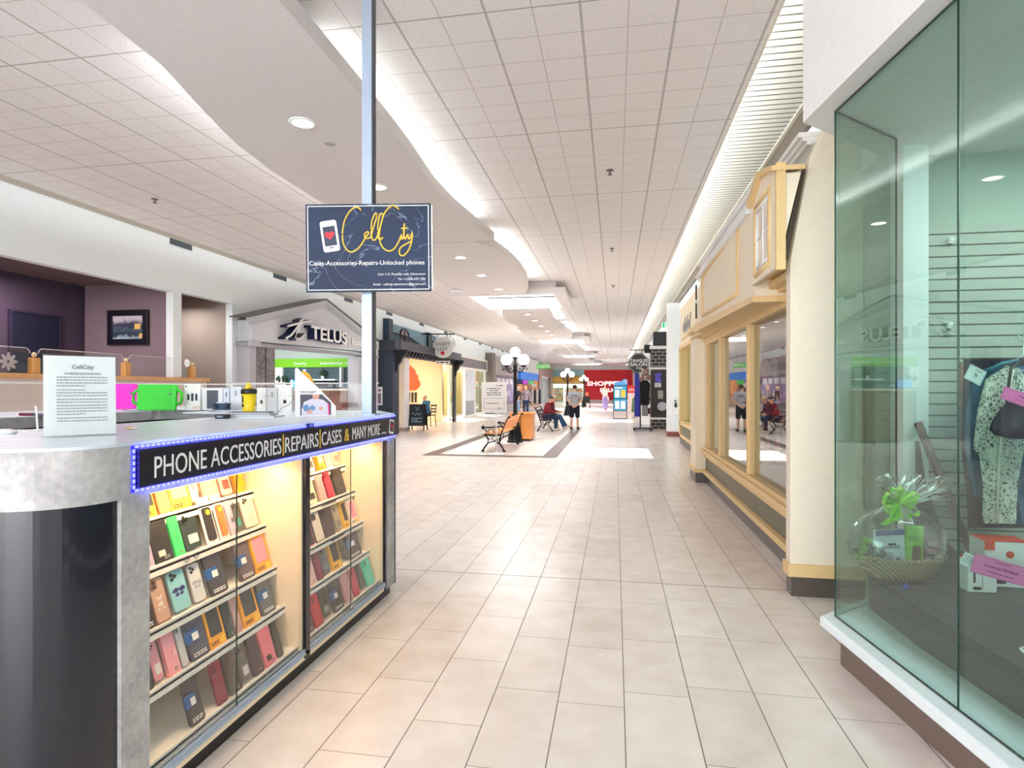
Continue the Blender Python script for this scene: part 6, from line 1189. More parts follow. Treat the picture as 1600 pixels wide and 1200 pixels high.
# white notice board on a pole
t = thing('standing_notice_board', 'white printed notice board on a thin white pole with round foot', 'notice board', (-2.78, 13.75, 0))
a0, a1, z0, z1 = -3.125, -2.52, .985, 1.712
B().box(a0, a1, 13.72, 13.74, z0, z1).build('board', mat('board_white', (234, 230, 226), .6), t, bevel=.004)
b = B(); f = Fr((a0, 13.718, z0), '-y'); b.words(f @ Matrix.Translation((.12, .40, 0)), .37, .2, 4, .022, .002, .95, 3, 'C'); b.words(f @ Matrix.Translation((.36, .62, 0)), .18, .05, 1, .022, .002)
for q_ in ((.06, .55, .09, .096), (.06, .55, .34, .346), (.06, .066, .09, .346), (.544, .55, .09, .346)): b.box(*q_, 0, .002, f)
b.words(f @ Matrix.Translation((.1, .2, 0)), .4, .05, 1, .02, .002); b.tube([f @ Vector((.43 + .035 * cos(i * pi / 2), .1 + .035 * sin(i * pi / 2), .003)) for i in range(4)], .006, 4, closed=True); b.build('printed_lines', mat('print_soft', (120, 116, 118), .7), t)
B().cyl((-2.78, 13.76, .02), (-2.78, 13.76, z1 - .05), .016, n=12).build('pole', mat('pole_white', (235, 238, 240), .3), t)
B().lathe([(.2, 0), (.2, .012), (.05, .03), (.02, .06)], (-2.78, 13.76, 0.0), 28).build('base', _mats['pole_white'], t)
# ================================================================ PEOPLE
def rm(b, voxel, smooth=3):
    me = bpy.data.meshes.new('m'); b.bm.to_mesh(me); b.bm.free(); o = bpy.data.objects.new('m', me); C.objects.link(o)
    m = o.modifiers.new('r', 'REMESH'); m.mode = 'VOXEL'; m.voxel_size = voxel; s = o.modifiers.new('s', 'SMOOTH'); s.iterations = smooth; s.factor = .6
    dg = bpy.context.evaluated_depsgraph_get(); r = bpy.data.meshes.new_from_object(o.evaluated_get(dg)); bpy.data.objects.remove(o)
    for p in r.polygons: p.use_smooth = True
    return r
def meshobj(name, me, m, parent):
    me.materials.clear(); me.materials.append(m); o = bpy.data.objects.new(name, me); C.objects.link(o); o.parent = parent; me.name = name; return o
def cap(b, p, q, r0, r1): b.cyl(p, q, r0, r1, 12); b.sph(p, r0, 12); b.sph(q, r1, 12)
SKIN = mat('skin', (222, 170, 145), .6)
def person(loc, rz, label, J, top, bottom, hair, shoes, sleeve='long', legs='long', extras=None, hairlen=.0, scale=1.0):
    """J: joints in metres, local +y is the way the body faces"""
    t = thing('person', label, 'person', loc, rz); t.scale = (scale,) * 3; V = {k: Vector(v) for k, v in J.items()}
    for k in ('sh', 'el', 'wr', 'hp', 'kn', 'an', 'to'):
        for s in 'LR':
            if k + s not in V: o = V[k + ('R' if s == 'L' else 'L')]; V[k + s] = Vector((-o.x, o.y, o.z))
    up = (V['neck'] - V['pelvis']).normalized(); side = (V['shR'] - V['shL']).normalized()
    b = B(); R3 = Matrix((side, up.cross(side).normalized() * -1, up)).transposed().to_4x4()
    def torso(b, g):
        b.sph(V['pelvis'], (.155 + g, .11 + g, .12), 16, R3); b.sph(V['pelvis'].lerp(V['neck'], .38), (.135 + g, .10 + g, .15), 16, R3); b.sph(V['pelvis'].lerp(V['neck'], .72), (.165 + g, .115 + g, .16), 16, R3)
        for s in 'LR': b.sph(V['sh' + s], .062 + g, 12); cap(b, V['sh' + s], V['neck'].lerp(V['pelvis'], .1), .055 + g, .06 + g)
    torso(b, 0)
    hd = V['head']; cap(b, V['neck'].lerp(V['pelvis'], .06), hd - Vector((0, .01, .06)), .055, .05)
    hd_f = J.get('face', (0, 1, 0)); fy = Vector(hd_f).normalized(); fx = fy.cross(Vector((0, 0, 1))).normalized(); fz = fx.cross(fy); H3 = Matrix((fx, fy, fz)).transposed().to_4x4()
    hp = lambda x, y, z: hd + fx * x + fy * y + fz * z
    b.sph(hd + fz * .02, (.075, .092, .095), 18, H3); b.sph(hp(0, .025, -.05), (.055, .065, .06), 14, H3); b.sph(hp(0, .098, -.012), (.014, .02, .024), 10, H3); b.sph(hp(0, .085, -.052), (.024, .012, .01), 10, H3)
    for s in (-1, 1): b.sph(hp(s * .078, 0, 0), (.012, .02, .03), 10, H3); b.sph(hp(s * .03, .078, .02), (.018, .014, .009), 8, H3)
    for s in 'LR':
        cap(b, V['sh' + s], V['el' + s], .046, .036); cap(b, V['el' + s], V['wr' + s], .036, .024)
        d = (V['wr' + s] - V['el' + s]).normalized(); hdv = Vector(J.get('hand' + s, d)).normalized(); pl = V['wr' + s] + hdv * .05; ac = hdv.cross(Vector((0, 1, 0.3))).normalized(); cap(b, V['wr' + s], pl, .024, .03)
        b.sph(pl + hdv * .02, .032, 10); cu = ac.cross(hdv) * (1 if s == 'L' else 1)
        for k, (f_, ln) in enumerate(((-.03, .06), (-.01, .07), (.01, .066), (.028, .052))): p0 = pl + ac * f_ + hdv * .03; p1 = p0 + hdv * ln * .6 + cu * .008; p2 = p1 + hdv * ln * .35 + cu * .022; cap(b, p0, p1, .0095, .009); cap(b, p1, p2, .009, .008)
        p0 = V['wr' + s] + hdv * .025 - ac * .02; cap(b, p0, p0 - ac * .03 + hdv * .035, .011, .0095); cap(b, p0 - ac * .03 + hdv * .035, p0 - ac * .032 + hdv * .06 + cu * .01, .0095, .008)
        cap(b, V['hp' + s], V['kn' + s], .082, .055); cap(b, V['kn' + s], V['kn' + s].lerp(V['an' + s], .35), .052, .054); cap(b, V['kn' + s].lerp(V['an' + s], .35), V['an' + s], .054, .034); cap(b, V['an' + s], V['to' + s], .036, .03)
    meshobj('body', rm(b, .0095, 2), SKIN, t)
    b = B(); torso(b, .022)
    fr = {'long': .97, 'short': .55, 'mid': .9, 'none': 0}[sleeve]
    for s in 'LR':
        a_, e_, w_ = V['sh' + s], V['el' + s], V['wr' + s]
        if sleeve in ('long',): cap(b, a_, e_, .068, .054); cap(b, e_, e_.lerp(w_, .95), .054, .038)
        elif sleeve == 'short': cap(b, a_, a_.lerp(e_, .72), .07, .064)
    meshobj('top', rm(b, .013, 3), top, t)
    b = B(); b.sph(V['pelvis'] - Vector((0, 0, .03)), (.17, .13, .12), 16, R3)
    for s in 'LR':
        h_, k_, a_ = V['hp' + s], V['kn' + s], V['an' + s]
        if legs == 'long': cap(b, h_, k_, .1, .073); cap(b, k_, k_.lerp(a_, .93), .073, .055)
        elif legs == 'short': cap(b, h_, h_.lerp(k_, .95), .108, .092)
        elif legs == 'skirt': cap(b, h_, h_.lerp(k_, .95), .105, .13); cap(b, k_, k_.lerp(a_, .7), .13, .15)
    if legs == 'skirt': m_ = (V['knL'] + V['knR']) / 2; cap(b, V['pelvis'], m_, .14, .16); cap(b, m_, m_.lerp((V['anL'] + V['anR']) / 2, .7), .16, .18)
    meshobj({'long': 'trousers', 'short': 'shorts', 'skirt': 'skirt'}[legs], rm(b, .013, 3), bottom, t)
    for s in 'LR':
        a_, o_ = V['an' + s], V['to' + s]; b = B(); d = (o_ - a_); d.z = 0; d.normalize(); cap(b, a_ + Vector((0, 0, -.035)), o_ + Vector((0, 0, .014)), .052, .046); b.sph(a_ - d * .03 - Vector((0, 0, .035)), .045, 10); meshobj('shoe', rm(b, .012, 2), shoes, t)
    b = B(); b.sph(hp(0, -.018, .038), (.088, .098, .092), 18, H3)
    if hairlen: cap(b, hp(0, -.06, .0), hp(0, -.07, -hairlen), .07, .06)
    me = rm(b, .013, 2)
    meshobj('hair', me, hair, t)
    b = B()
    for s in (-1, 1): b.sph(hp(s * .031, .088, .018), (.011, .007, .007), 8, H3)
    b.mi = 1; b.sph(hp(0, .094, -.052), (.022, .006, .005), 8, H3); o = b.build('eyes_and_lips', [mat('eye_dark', (40, 30, 28), .4), mat('lips', (176, 96, 90), .5)], t, world=False)
    if extras: extras(t, V, hp, H3)
    return t
def stand(dx=0, stride=0.0, H=1.0):
    return {'pelvis': (0, 0, .93), 'neck': (0, .0, 1.44), 'head': (0, .03, 1.585), 'shR': (.175, 0, 1.385), 'elR': (.245, -.03, 1.12), 'wrR': (.24, .05, .89), 'hpR': (.09, 0, .9), 'knR': (.1, .02, .5), 'anR': (.1, -.02, .085), 'toR': (.12, .12, .035)}
HB = mat('brown_hair', (52, 34, 28), .7); HG = mat('grey_blond_hair', (206, 186, 160), .7); HBl = mat('blond_hair', (226, 190, 120), .7)
# man standing with his back to the camera, hands behind him
J = stand(); J.update({'elR': (.27, -.06, 1.13), 'wrR': (.10, -.165, .93), 'elL': (-.27, -.06, 1.13), 'wrL': (-.10, -.165, .92), 'handR': (-1, -.05, -.5), 'handL': (1, -.05, -.55), 'face': (-.45, .9, -.1), 'knR': (.11, .02, .5), 'anR': (.12, 0, .085), 'toR': (.15, .13, .035)})
def ex_print(t, V, hp, H3):
    b = B(); b.words(Fr((-.09, -.142, 1.28), '-y'), .2, .05, 1, .03, .006, 1); b.build('back_print', mat('navy_print', (50, 60, 90), .6), t, world=False)
person((-1.53, 22.75, 0), radians(4), 'man from behind in grey t-shirt and dark shorts, hands clasped behind', J, mat('grey_marl', (178, 180, 188), .8), mat('dark_navy_cloth', (20, 26, 44), .8), HB, BLACK, 'short', 'short', ex_print, scale=1.0)
# two people on the iron bench, facing +x
def seated(lean=.0): return {'pelvis': (0, 0, .54), 'neck': (0, .10 + lean, 1.03), 'head': (0, .17 + lean, 1.17), 'shR': (.175, .08 + lean, .98), 'elR': (.23, .12 + lean, .72), 'wrR': (.1, .34 + lean, .66), 'handR': (-.3, 1, -.1), 'handL': (.3, 1, -.1), 'hpR': (.09, .02, .53), 'knR': (.11, .44, .50), 'anR': (.11, .40, .085), 'toR': (.13, .54, .035), 'face': (0, 1, -.12)}
RED = mat('dark_red_knit', (128, 26, 46), .8); JEAN = mat('blue_denim', (44, 84, 128), .8); DJ = mat('dark_denim', (34, 52, 84), .8); SAND = mat('beige_shoe', (206, 190, 176), .6)
def ex_cap(m, stick):
    def f(t, V, hp, H3):
        b = B(); b.sph(hp(0, -.01, .055), (.094, .104, .08), 16, H3); b.sph(hp(0, .09, .05), (.07, .06, .01), 12, H3); b.build('cap', m, t, world=False)
        if stick: B().tube([V['wrR'] + Vector((-.04, .07, .1)), V['wrR'] + Vector((-.05, .12, -.63))], .011, 7).build('walking_stick', WOODL, t, world=False)
    return f
J = seated(.05); person((-2.58, 21.95, 0), -pi / 2, 'seated person in dark red jacket and grey cap with a cane, nearer on the bench', J, RED, DJ, HG, SAND, 'long', 'long', ex_cap(mat('cap_grey', (60, 62, 76), .7), True), scale=1.0)
J = seated(.08); J.update({'knR': (.12, .46, .50), 'anR': (.12, .62, .11), 'toR': (.13, .74, .07), 'anL': (-.12, .7, .12), 'toL': (-.13, .82, .1)})
person((-2.56, 22.75, 0), -pi / 2, 'seated person in maroon top and jeans with legs stretched, farther on the bench', J, mat('maroon_top', (110, 30, 54), .8), JEAN, HG, SAND, 'long', 'long', ex_cap(mat('cap_cream', (206, 190, 160), .7), False))
# woman walking, lavender skirt
p = PZ(945, 640.5)
J = stand(); J.update({'knR': (.09, .12, .5), 'anR': (.09, .2, .085), 'toR': (.09, .33, .04), 'anL': (-.09, -.2, .11), 'toL': (-.09, -.08, .035), 'elR': (.23, .05, 1.14), 'wrR': (.18, .2, 1.02), 'elL': (-.24, -.1, 1.14), 'wrL': (-.24, -.05, .93)})
def ex_bag(m, dx):
    def f(t, V, hp, H3): B().box(dx - .05, dx + .05, -.1, .14, .72, .95).build('bag', m, t, bevel=.02, world=False); B().tube([(dx, -.05, .94), (V['shR'].x * (1 if dx > 0 else -1), 0, 1.44), (dx, .1, .94)], .008, 6).build('bag_strap', m, t, world=False)
    return f
person((p[0], p[1], 0), radians(-150), 'blond woman in white top and long lavender skirt walking before the red wall', J, mat('white_top', (238, 232, 230), .8), mat('lavender_skirt', (156, 136, 196), .8), HBl, mat('red_shoe', (200, 60, 70), .6), 'short', 'skirt', ex_bag(mat('white_bag', (240, 230, 226), .6), -.22), .12, 1.0)
# two shoppers behind the first lamp
p = PZ(821.5, 650); J = stand(); J.update({'elL': (-.26, .0, 1.15), 'wrL': (-.3, .1, .95)})
person((p[0], p[1], 0), radians(170), 'person in grey sweater and blue jeans standing behind the nearest lamp post', J, mat('mauve_grey_sweater', (158, 142, 152), .8), DJ, HBl, BLACK, 'long', 'long', ex_bag(mat('dark_bag', (60, 34, 44), .6), .3), .05, 1.0)
p = PZ(809, 650); J = stand()
person((p[0] + .12, p[1] - .4, 0), radians(100), 'person in black top and light jeans half hidden behind the lamp pole', J, mat('black_tee', (34, 32, 44), .8), mat('light_denim', (120, 150, 186), .8), HG, BLACK, 'short', 'long', None, 0, 1.0)
# woman sitting at a cafe table
p = PZ(681, 662)
J = seated(.0); person((-7.75, 23.9, 0), radians(75), 'seated person with pale hair and blue jacket at the cafe entrance', J, mat('teal_blue_jacket', (50, 120, 156), .8), DJ, HG, BLACK, 'long', 'long', lambda t, V, hp, H3: B().sph(V['neck'] + Vector((0, .06, -.02)), (.1, .07, .09), 12).build('red_scarf', mat('scarf_red', (176, 50, 60), .8), t, world=False), 0, 1.0)
def chair(x, y, rz, label, m=None):
    t = thing('cafe_chair', label, 'chair', (x, y, 0), rz, 'dark cafe chairs'); m = m or mat('dark_wood', (54, 36, 34), .5); bw = lambda b, n: b.build(n, m, t, world=False)
    bw(B().box(-.21, .21, -.2, .22, .43, .47), 'seat')
    for sx in (-.19, .19): bw(B().cyl((sx, .2, 0), (sx, .19, .43), .016), 'leg'); bw(B().tube([(sx, -.24, 0), (sx, -.2, .45), (sx, -.27, .92)], .017, 8), 'leg')
    b = B()
    for z in (.6, .72, .86): b.box(-.19, .19, -.245 - (z - .5) * .1, -.225 - (z - .5) * .1, z - .03, z + .03)
    bw(b, 'backrest'); return t
chair(-7.72, 23.9, radians(75), 'dark chair under the seated person in blue')
chair(-8.75, 23.3, radians(200), 'empty dark chair in the cafe behind the chalkboard')
chair(-8.3, 20.6, radians(150), 'reddish dark chair seen left of the white pillar')
t = thing('cafe_table', 'small round dark cafe table behind the chalkboard', 'table', (-8.3, 24.2, 0)); B().lathe([(.34, .72), (.35, .73), (.35, .75), (.0, .75)], (-8.3, 24.2, 0)).build('table_top', _mats['dark_wood'], t); B().cyl((-8.3, 24.2, 0.02), (-8.3, 24.2, .72), .03).lathe([(.22, 0), (.2, .02), (.03, .04)], (-8.3, 24.2, 0)).build('pedestal', IRON, t)
# garment rack and stroller beyond
p = PZ(836, 641); t = thing('garment_rack', 'black and white garments on a rail outside the left shops', 'clothes rack', (p[0], p[1], 0))
b = B(); b.tube([(p[0] - .45, p[1], 0), (p[0] - .45, p[1], 1.6), (p[0] + .45, p[1], 1.6), (p[0] + .45, p[1], 0)], .02, 6).box(p[0] - .5, p[0] + .5, p[1] - .25, p[1] + .25, 0, .04); b.build('rail', ALU, t)
for k in range(5): x = p[0] - .36 + k * .18; B().prism([(x - .08, .5), (x - .06, 1.45), (x, 1.56), (x + .06, 1.45), (x + .08, .5)], 'y', p[1] - .15, p[1] + .15).build('garment', [BLACK, mat('white_cloth', (232, 232, 232), .8)][k % 2], t, bevel=.02)
B().box(p[0] - .25, p[0] + .1, p[1] - .02, p[1] + .02, 1.68, 1.95).build('price_sign', WHITE, t)
p = PZ(917, 637.5); t = thing('stroller', 'small black pushchair in front of the red wall', 'pushchair', (p[0], p[1], 0)); x, y = p[0], p[1]
b = B()
for dx in (-.25, .25):
    b.tube([(x + dx, y + .35 , .12), (x + dx, y - .05, .55), (x + dx, y - .4, 1.0)], .018, 6).tube([(x + dx, y - .35, .12), (x + dx, y + .1, .6)], .018, 6)
b.tube([(x - .25, y - .4, 1.0), (x + .25, y - .4, 1.0)], .02, 6); b.build('frame', IRON, t)
for dx in (-.25, .25):
    for dy in (-.35, .35): B().tube([(x + dx, y + dy + .1 * cos(a), .12 + .1 * sin(a)) for a in [i * pi / 7 for i in range(14)]], .022, 6, closed=True).build('wheel', BLACK, t)
B().prism([(y - .2, .45), (y + .25, .4), (y + .25, .5), (y - .1, .58), (y - .3, .95), (y - .36, .9)], 'x', x - .22, x + .22).build('seat', mat('stroller_black', (34, 32, 36), .8), t, bevel=.02); B().box(x - .1, x + .12, y - .1, y + .05, .95, 1.25).build('orange_bag', mat('orange_cloth', (230, 110, 70), .8), t, bevel=.03)
# ================================================================ GLASS BAY CONTENTS
ZP = .45
bx, by = PZ(1397, 893, ZP)[:2]; bx -= .03; by -= .12
t = thing('gift_basket', 'wicker gift basket of treats in cellophane with lime green bow', 'gift basket', (bx, by, ZP))
nt = NT('wicker'); wv = nt.M('SINE', nt.M('MULTIPLY', nt.M('ADD', nt.x, nt.M('MULTIPLY', nt.y, .6)), 260)); hz_ = nt.M('SINE', nt.M('MULTIPLY', nt.z, 330)); wk = nt.M('MULTIPLY_ADD', nt.M('MULTIPLY', wv, hz_), .5, .5)
WICK = nt.done(nt.mix(wk, (92, 74, 54), (206, 182, 150)), .6, wk, .9)
Rz = Matrix.Rotation(YAW, 4, 'Z')
def el(prof, n=32, sx=1.0, sy=.62, tilt=0):
    b = B(); b.lathe(prof, n=n, cap=False); b.bm.transform(Matrix.Translation((bx, by, ZP)) @ Rz @ Matrix.Rotation(radians(tilt), 4, 'Y') @ Matrix.Diagonal((sx, sy, 1, 1))); return b
el([(.0, .004), (.15, .004), (.2, .04), (.235, .1), (.25, .135), (.255, .14), (.24, .135), (.22, .1), (.19, .045), (.0, .02)]).build('basket', WICK, t)
b = B()
for k in range(2): b.tube([tuple(Matrix.Translation((bx, by, ZP)) @ Rz @ Vector((.25 * cos(a), .155 * sin(a), .135 + .008 * sin(a * 14 + k * pi)))) for a in [i * 2 * pi / 60 for i in range(60)]], .007, 5, closed=True)
b.build('braided_rim', WICK, t)
BM = Matrix.Translation((bx, by, ZP)) @ Matrix((Vector((_c, _s, 0)), Vector((_s, -_c, 0)) * -1, Vector((0, 0, 1)))).transposed().to_4x4()    # x right, y away, z up
def pk(x, y, z, w_, h_, d_, rot, m, name, par=t, pm=None):
    M = BM @ Matrix.Translation((x, y, z)) @ Matrix.Rotation(radians(rot), 4, 'Y'); b = B().box(-w_ / 2, w_ / 2, -d_ / 2, d_ / 2, 0, h_, M); b.build(name, m, par, bevel=.006)
    return M @ Matrix.Translation((-w_ / 2, -d_ / 2 - .001, 0)) @ Matrix.Rotation(pi / 2, 4, 'X')
F1 = pk(-.085, -.06, .10, .165, .195, .03, -3, mat('white_pouch', (214, 226, 236), .4), 'chocolate_pouch')
b = B(); b.box(.0, .165, .165, .195, 0, .001, F1); b.mi = 1; b.text('BROOKSIDE', F1 @ Matrix.Translation((.012, .088, 0)), .024, .95, .0006); b.words(F1 @ Matrix.Translation((.03, .03, 0)), .08, .04, 3, .004, .0006); b.tube([F1 @ Vector((.07 + x, .115, .001)) for x in (0, .02, .04)], .006, 5)
b.mi = 2
for k in range(7): b.sph(F1 @ Vector((.012 + k * .021, .012 + .012 * (k % 2), .004)), .012, 8)
b.build('pouch_print', [mat('royal_print', (36, 70, 150), .4), TEXTK, mat('berry', (40, 36, 60), .4)], t)
F2 = pk(.045, -.055, .08, .10, .235, .03, 3, mat('lime_pouch', (134, 206, 40), .4), 'green_snack_pouch')
b = B(); b.prism(rr(.05, .09, .02), 'z', 0, .002, F2 @ Matrix.Translation((.06, .08, 0))); b.mi = 1; b.words(F2 @ Matrix.Translation((.01, .15, 0)), .06, .03, 2, .006, .001); b.build('pouch_window', [mat('snack_brown', (96, 66, 44), .6, noise=.3, scale=60), mat('dark_green', (40, 96, 30), .5)], t)
F3 = pk(.14, -.05, .09, .075, .18, .03, 8, mat('plum_box', (96, 50, 66), .4), 'plum_snack_box'); b = B()
for k in range(3): b.box(.01, .065, .02 + k * .045, .05 + k * .045, 0, .001, F3)
b.build('box_print', mat('pale_plum', (176, 140, 150), .5), t)
pk(.18, -.06, .085, .055, .06, .012, 12, mat('cream_tag', (222, 214, 176), .6), 'cream_card'); pk(.09, -.0, .08, .08, .13, .04, 4, mat('dark_snack', (56, 44, 48), .4), 'dark_snack_bag')
b = B(); R = random.Random(9)
for k in range(40): b.sph(BM @ Vector((R.uniform(-.21, -.13), R.uniform(-.09, .05), R.uniform(.12, .2))), (.016, .01, .012), 6)
for k in range(26): b.sph(BM @ Vector((R.uniform(.1, .21), R.uniform(-.1, .02), R.uniform(.1, .15))), (.016, .01, .012), 6)
o = b.build('dark_shred_filling', mat('shred_grey', (84, 92, 98), .3), t); o['kind'] = 'stuff'
b = B()
for k in range(14):
    a = R.uniform(0, 1); p0 = Vector((-.2 - .05 * a, -.08, .14 + .12 * (1 - a) - .02)); b.tube([BM @ (p0 + Vector((-.012 * j + R.uniform(-.01, .01), 0, .02 * sin(j * 1.5 + k)))) for j in range(5)], .003, 4)
b.build('green_tendrils', mat('tendril_green', (110, 190, 70), .5), t)
# cellophane dome and gathered top
m = glass('cellophane', (246, 250, 250), 1.6, .06, .06)
b = B(); n = 40; prof = [(.255, .13), (.265, .19), (.25, .26), (.21, .33), (.14, .38), (.07, .41), (.03, .43), (.06, .46), (.12, .51), (.17, .55), (.2, .58)]
rings = []
for i, (r, z) in enumerate(prof):
    ring = []
    for k in range(n):
        a = 2 * pi * k / n; w_ = .06 * sin(5 * a + i) + .05 * sin(11 * a + 2 * i) + (.25 * sin(7 * a + i) if i > 7 else 0); q = Vector((r * cos(a) * (1 + w_), r * sin(a) * .62 * (1 + w_), z + .008 * sin(9 * a + i * 2)))
        if i > 6: q += Vector((.035 * (i - 6), 0, .01 * sin(6 * a)))
        ring.append(b.bm.verts.new(BM @ q))
    rings.append(ring)
for A_, B_ in zip(rings, rings[1:]):
    for k in range(n): f = b.bm.faces.new([A_[k], A_[(k + 1) % n], B_[(k + 1) % n], B_[k]]); f.smooth = True
b.build('cellophane_wrap', m, t)
b = B(); R = random.Random(2)
for k in range(34):
    a = R.uniform(0, 2 * pi); q0 = Vector((.03 + .03 * cos(a), .02 * sin(a), .425)); q1 = Vector((.13 + .17 * cos(a) * R.uniform(.5, 1), .09 * sin(a), R.uniform(.45, .61))); b.tube([BM @ q0, BM @ (q0.lerp(q1, .5) + Vector((R.uniform(-.02, .02), 0, R.uniform(-.01, .02)))), BM @ q1], .0016, 4)
b.build('cellophane_creases', mat('crease_white', (236, 244, 246), .2), t)
LB = mat('lime_ribbon', (120, 215, 30), .3, coat=.4); LB2 = mat('lime_ribbon_light', (176, 236, 90), .3, coat=.4)
for k in range(16):
    a = k * 2 * pi / 16; lay = k % 3; dx, dz = cos(a), sin(a); ln = .075 + .012 * lay; c0 = Vector((-.06, -.07 - .014 * lay, .455)); b = B(); hw_ = .014; pr = []
    d = Vector((dx, -.25, dz * .62)).normalized(); s_ = d.cross(Vector((0, 1, 0))).normalized()
    loop = [c0, c0 + d * ln * .5 + s_ * .016, c0 + d * ln + s_ * .018, c0 + d * (ln + .012), c0 + d * ln - s_ * .018, c0 + d * ln * .5 - s_ * .016, c0]
    yv = Vector((0, hw_, 0)) + Vector((0, 0, hw_ * .4))
    for p_, q_ in zip(loop, loop[1:]): b.face([BM @ (p_ - yv), BM @ (q_ - yv), BM @ (q_ + yv), BM @ (p_ + yv)], True)
    b.build('bow_loop', LB if k % 2 else LB2, t)
b = B(); b.sph(BM @ Vector((-.06, -.085, .455)), .02, 10); b.face([BM @ Vector(q) for q in ((-.06, -.09, .44), (-.12, -.1, .37), (-.17, -.1, .335), (-.13, -.1, .325), (-.07, -.09, .36))]); b.build('bow_knot', LB, t)
# easel leg, stool leg, garments and boxes further inside the bay
def bq(u, v, d): lt = (u - 800) / FPX * d; return Vector((lt * _c - d * _s, lt * _s + d * _c, EYE + (HOR - v) * d / FPX))
t = thing('display_easel', 'dark display easel with a brown wooden leg behind the basket', 'easel', tuple(bq(1470, 870, 3.85)))
BL = m_wood('easel_brown', (92, 62, 48), (122, 86, 66), 3, .5, 'z')
b = B(); e0, e1 = bq(1434, 660, 3.8), bq(1520, 868, 3.7); b.tube([e0, e1], .026, 4); e2 = bq(1503, 870, 3.9); b.build('wooden_leg', BL, t)
dp = [(1437, 690), (1446, 752), (1462, 800), (1478, 845), (1500, 866), (1508, 872), (1438, 872)]
b = B(); F_ = [bq(u, v, 3.78) for u, v in dp]; b.bm.faces.new([b.bm.verts.new(p) for p in F_]); g = bmesh.ops.extrude_face_region(b.bm, geom=b.bm.faces[:]); bmesh.ops.translate(b.bm, vec=Vector((-_s, _c, 0)) * .04, verts=[v for v in g['geom'] if isinstance(v, bmesh.types.BMVert)]); b.build('dark_side', mat('easel_dark', (38, 32, 34), .6), t)
t = thing('blue_paper', 'small bright blue paper lying on the charcoal platform', 'paper', tuple(bq(1485, 872, 3.8)))
def flat(pts, m, name, par, dz=.004, z=ZP):
    b = B(); P = [PZ(u, v, z) for u, v in pts]; return b.prism([(p[0], p[1]) for p in P], 'z', z + .001, z + dz).build(name, m, par)
BLU = mat('blue_paper', (24, 64, 190), .5)
flat([(1470, 860), (1492, 862), (1494, 873), (1472, 872)], BLU, 'sheet', t); flat([(1472, 861), (1480, 861), (1480, 863), (1472, 863)], WHITE, 'fold', t, .006)
t = thing('blue_tape', 'small scrap of blue tape on the platform below the basket', 'tape', PZ(1416, 917, ZP)); flat([(1412, 912), (1418, 913), (1421, 920), (1411, 921)], BLU, 'scrap', t); flat([(1413, 914), (1417, 914), (1417, 916), (1413, 916)], mat('tape_light', (70, 110, 220), .4), 'fold', t, .006)
def garment(name, label, cat, outl, d, th, m, rows=None):
    """cloth with folds hanging between an outline's left and right edges"""
    t = thing(name, label, cat, tuple(bq(outl[0][1], outl[0][0], d))); b = B(); n = 12; R = random.Random(len(label)); G = []
    for side in (0, 1):
        rows_ = []
        for (v, ul, ur) in outl:
            row = []
            for k in range(n + 1):
                f_ = k / n; u = ul + (ur - ul) * f_; bulge = th * (.35 + .65 * sin(pi * f_)) * (1 if side == 0 else -1) + .012 * sin(f_ * 17 + v * .01) ; row.append(b.bm.verts.new(bq(u, v, d - bulge)))
            rows_.append(row)
        G.append(rows_)
        for r0, r1 in zip(rows_, rows_[1:]):
            for k in range(n): f = b.bm.faces.new([r0[k], r0[k + 1], r1[k + 1], r1[k]]); f.smooth = True
    for k_ in (0, -1):
        for (a0_, a1_), (c0_, c1_) in zip(zip(G[0], G[0][1:]), zip(G[1], G[1][1:])): b.bm.faces.new([a0_[k_], a1_[k_], c1_[k_], c0_[k_]])
    b.build('cloth', m, t); return t
TEAL = mat('teal_cloth', (20, 88, 120), .8, noise=.15, scale=12); LACE = m_lace()
t = garment('dark_coat', 'dark navy and brown garment at the back of the clothes in the bay', 'coat', [(561, 1505, 1620), (590, 1503, 1620), (690, 1500, 1620), (760, 1509, 1630), (825, 1512, 1630)], 3.66, .03, mat('navy_black_cloth', (20, 24, 44), .8)); B().tube([bq(1502, 566, 3.63), bq(1500, 690, 3.63)], .012, 6).build('brown_edging', mat('brown_edge', (110, 72, 60), .7), t)
t = garment('teal_shirt', 'teal blue shirt hanging behind the ivory lace jacket', 'shirt', [(572, 1548, 1600), (586, 1520, 1610), (640, 1509, 1640), (700, 1507, 1640), (776, 1521, 1640), (780, 1560, 1640), (820, 1575, 1640)], 3.52, .04, TEAL); B().tube([bq(1545, 578, 3.47), bq(1565, 568, 3.45), bq(1590, 563, 3.46)], .01, 6).build('collar', mat('teal_light', (50, 130, 160), .7), t)
t = garment('lace_cardigan', 'ivory lace cardigan hanging open in the glass bay', 'cardigan', [(575, 1568, 1592), (592, 1540, 1604), (640, 1527, 1606), (700, 1520, 1600), (712, 1530, 1598), (760, 1536, 1590), (810, 1535, 1588), (818, 1538, 1586)], 3.4, .045, LACE)
B().tube([bq(1582, 578, 3.33), bq(1570, 640, 3.31), bq(1561, 720, 3.33), bq(1558, 815, 3.34)], .007, 6).build('lace_trim', mat('lace_trim', (232, 232, 220), .8), t)
B().tube([bq(1600, 540, 3.4), bq(1598, 556, 3.4), bq(1570, 572, 3.4), bq(1640, 590, 3.4)], .005, 6).tube([bq(1597, 524 + 0, 3.4) + Vector((.02 * cos(a), 0, .03 * sin(a))) for a in [i * pi / 6 for i in range(12)]], .004, 5, closed=True).build('hanger', mat('clear_hanger', (200, 214, 214), .2), t)
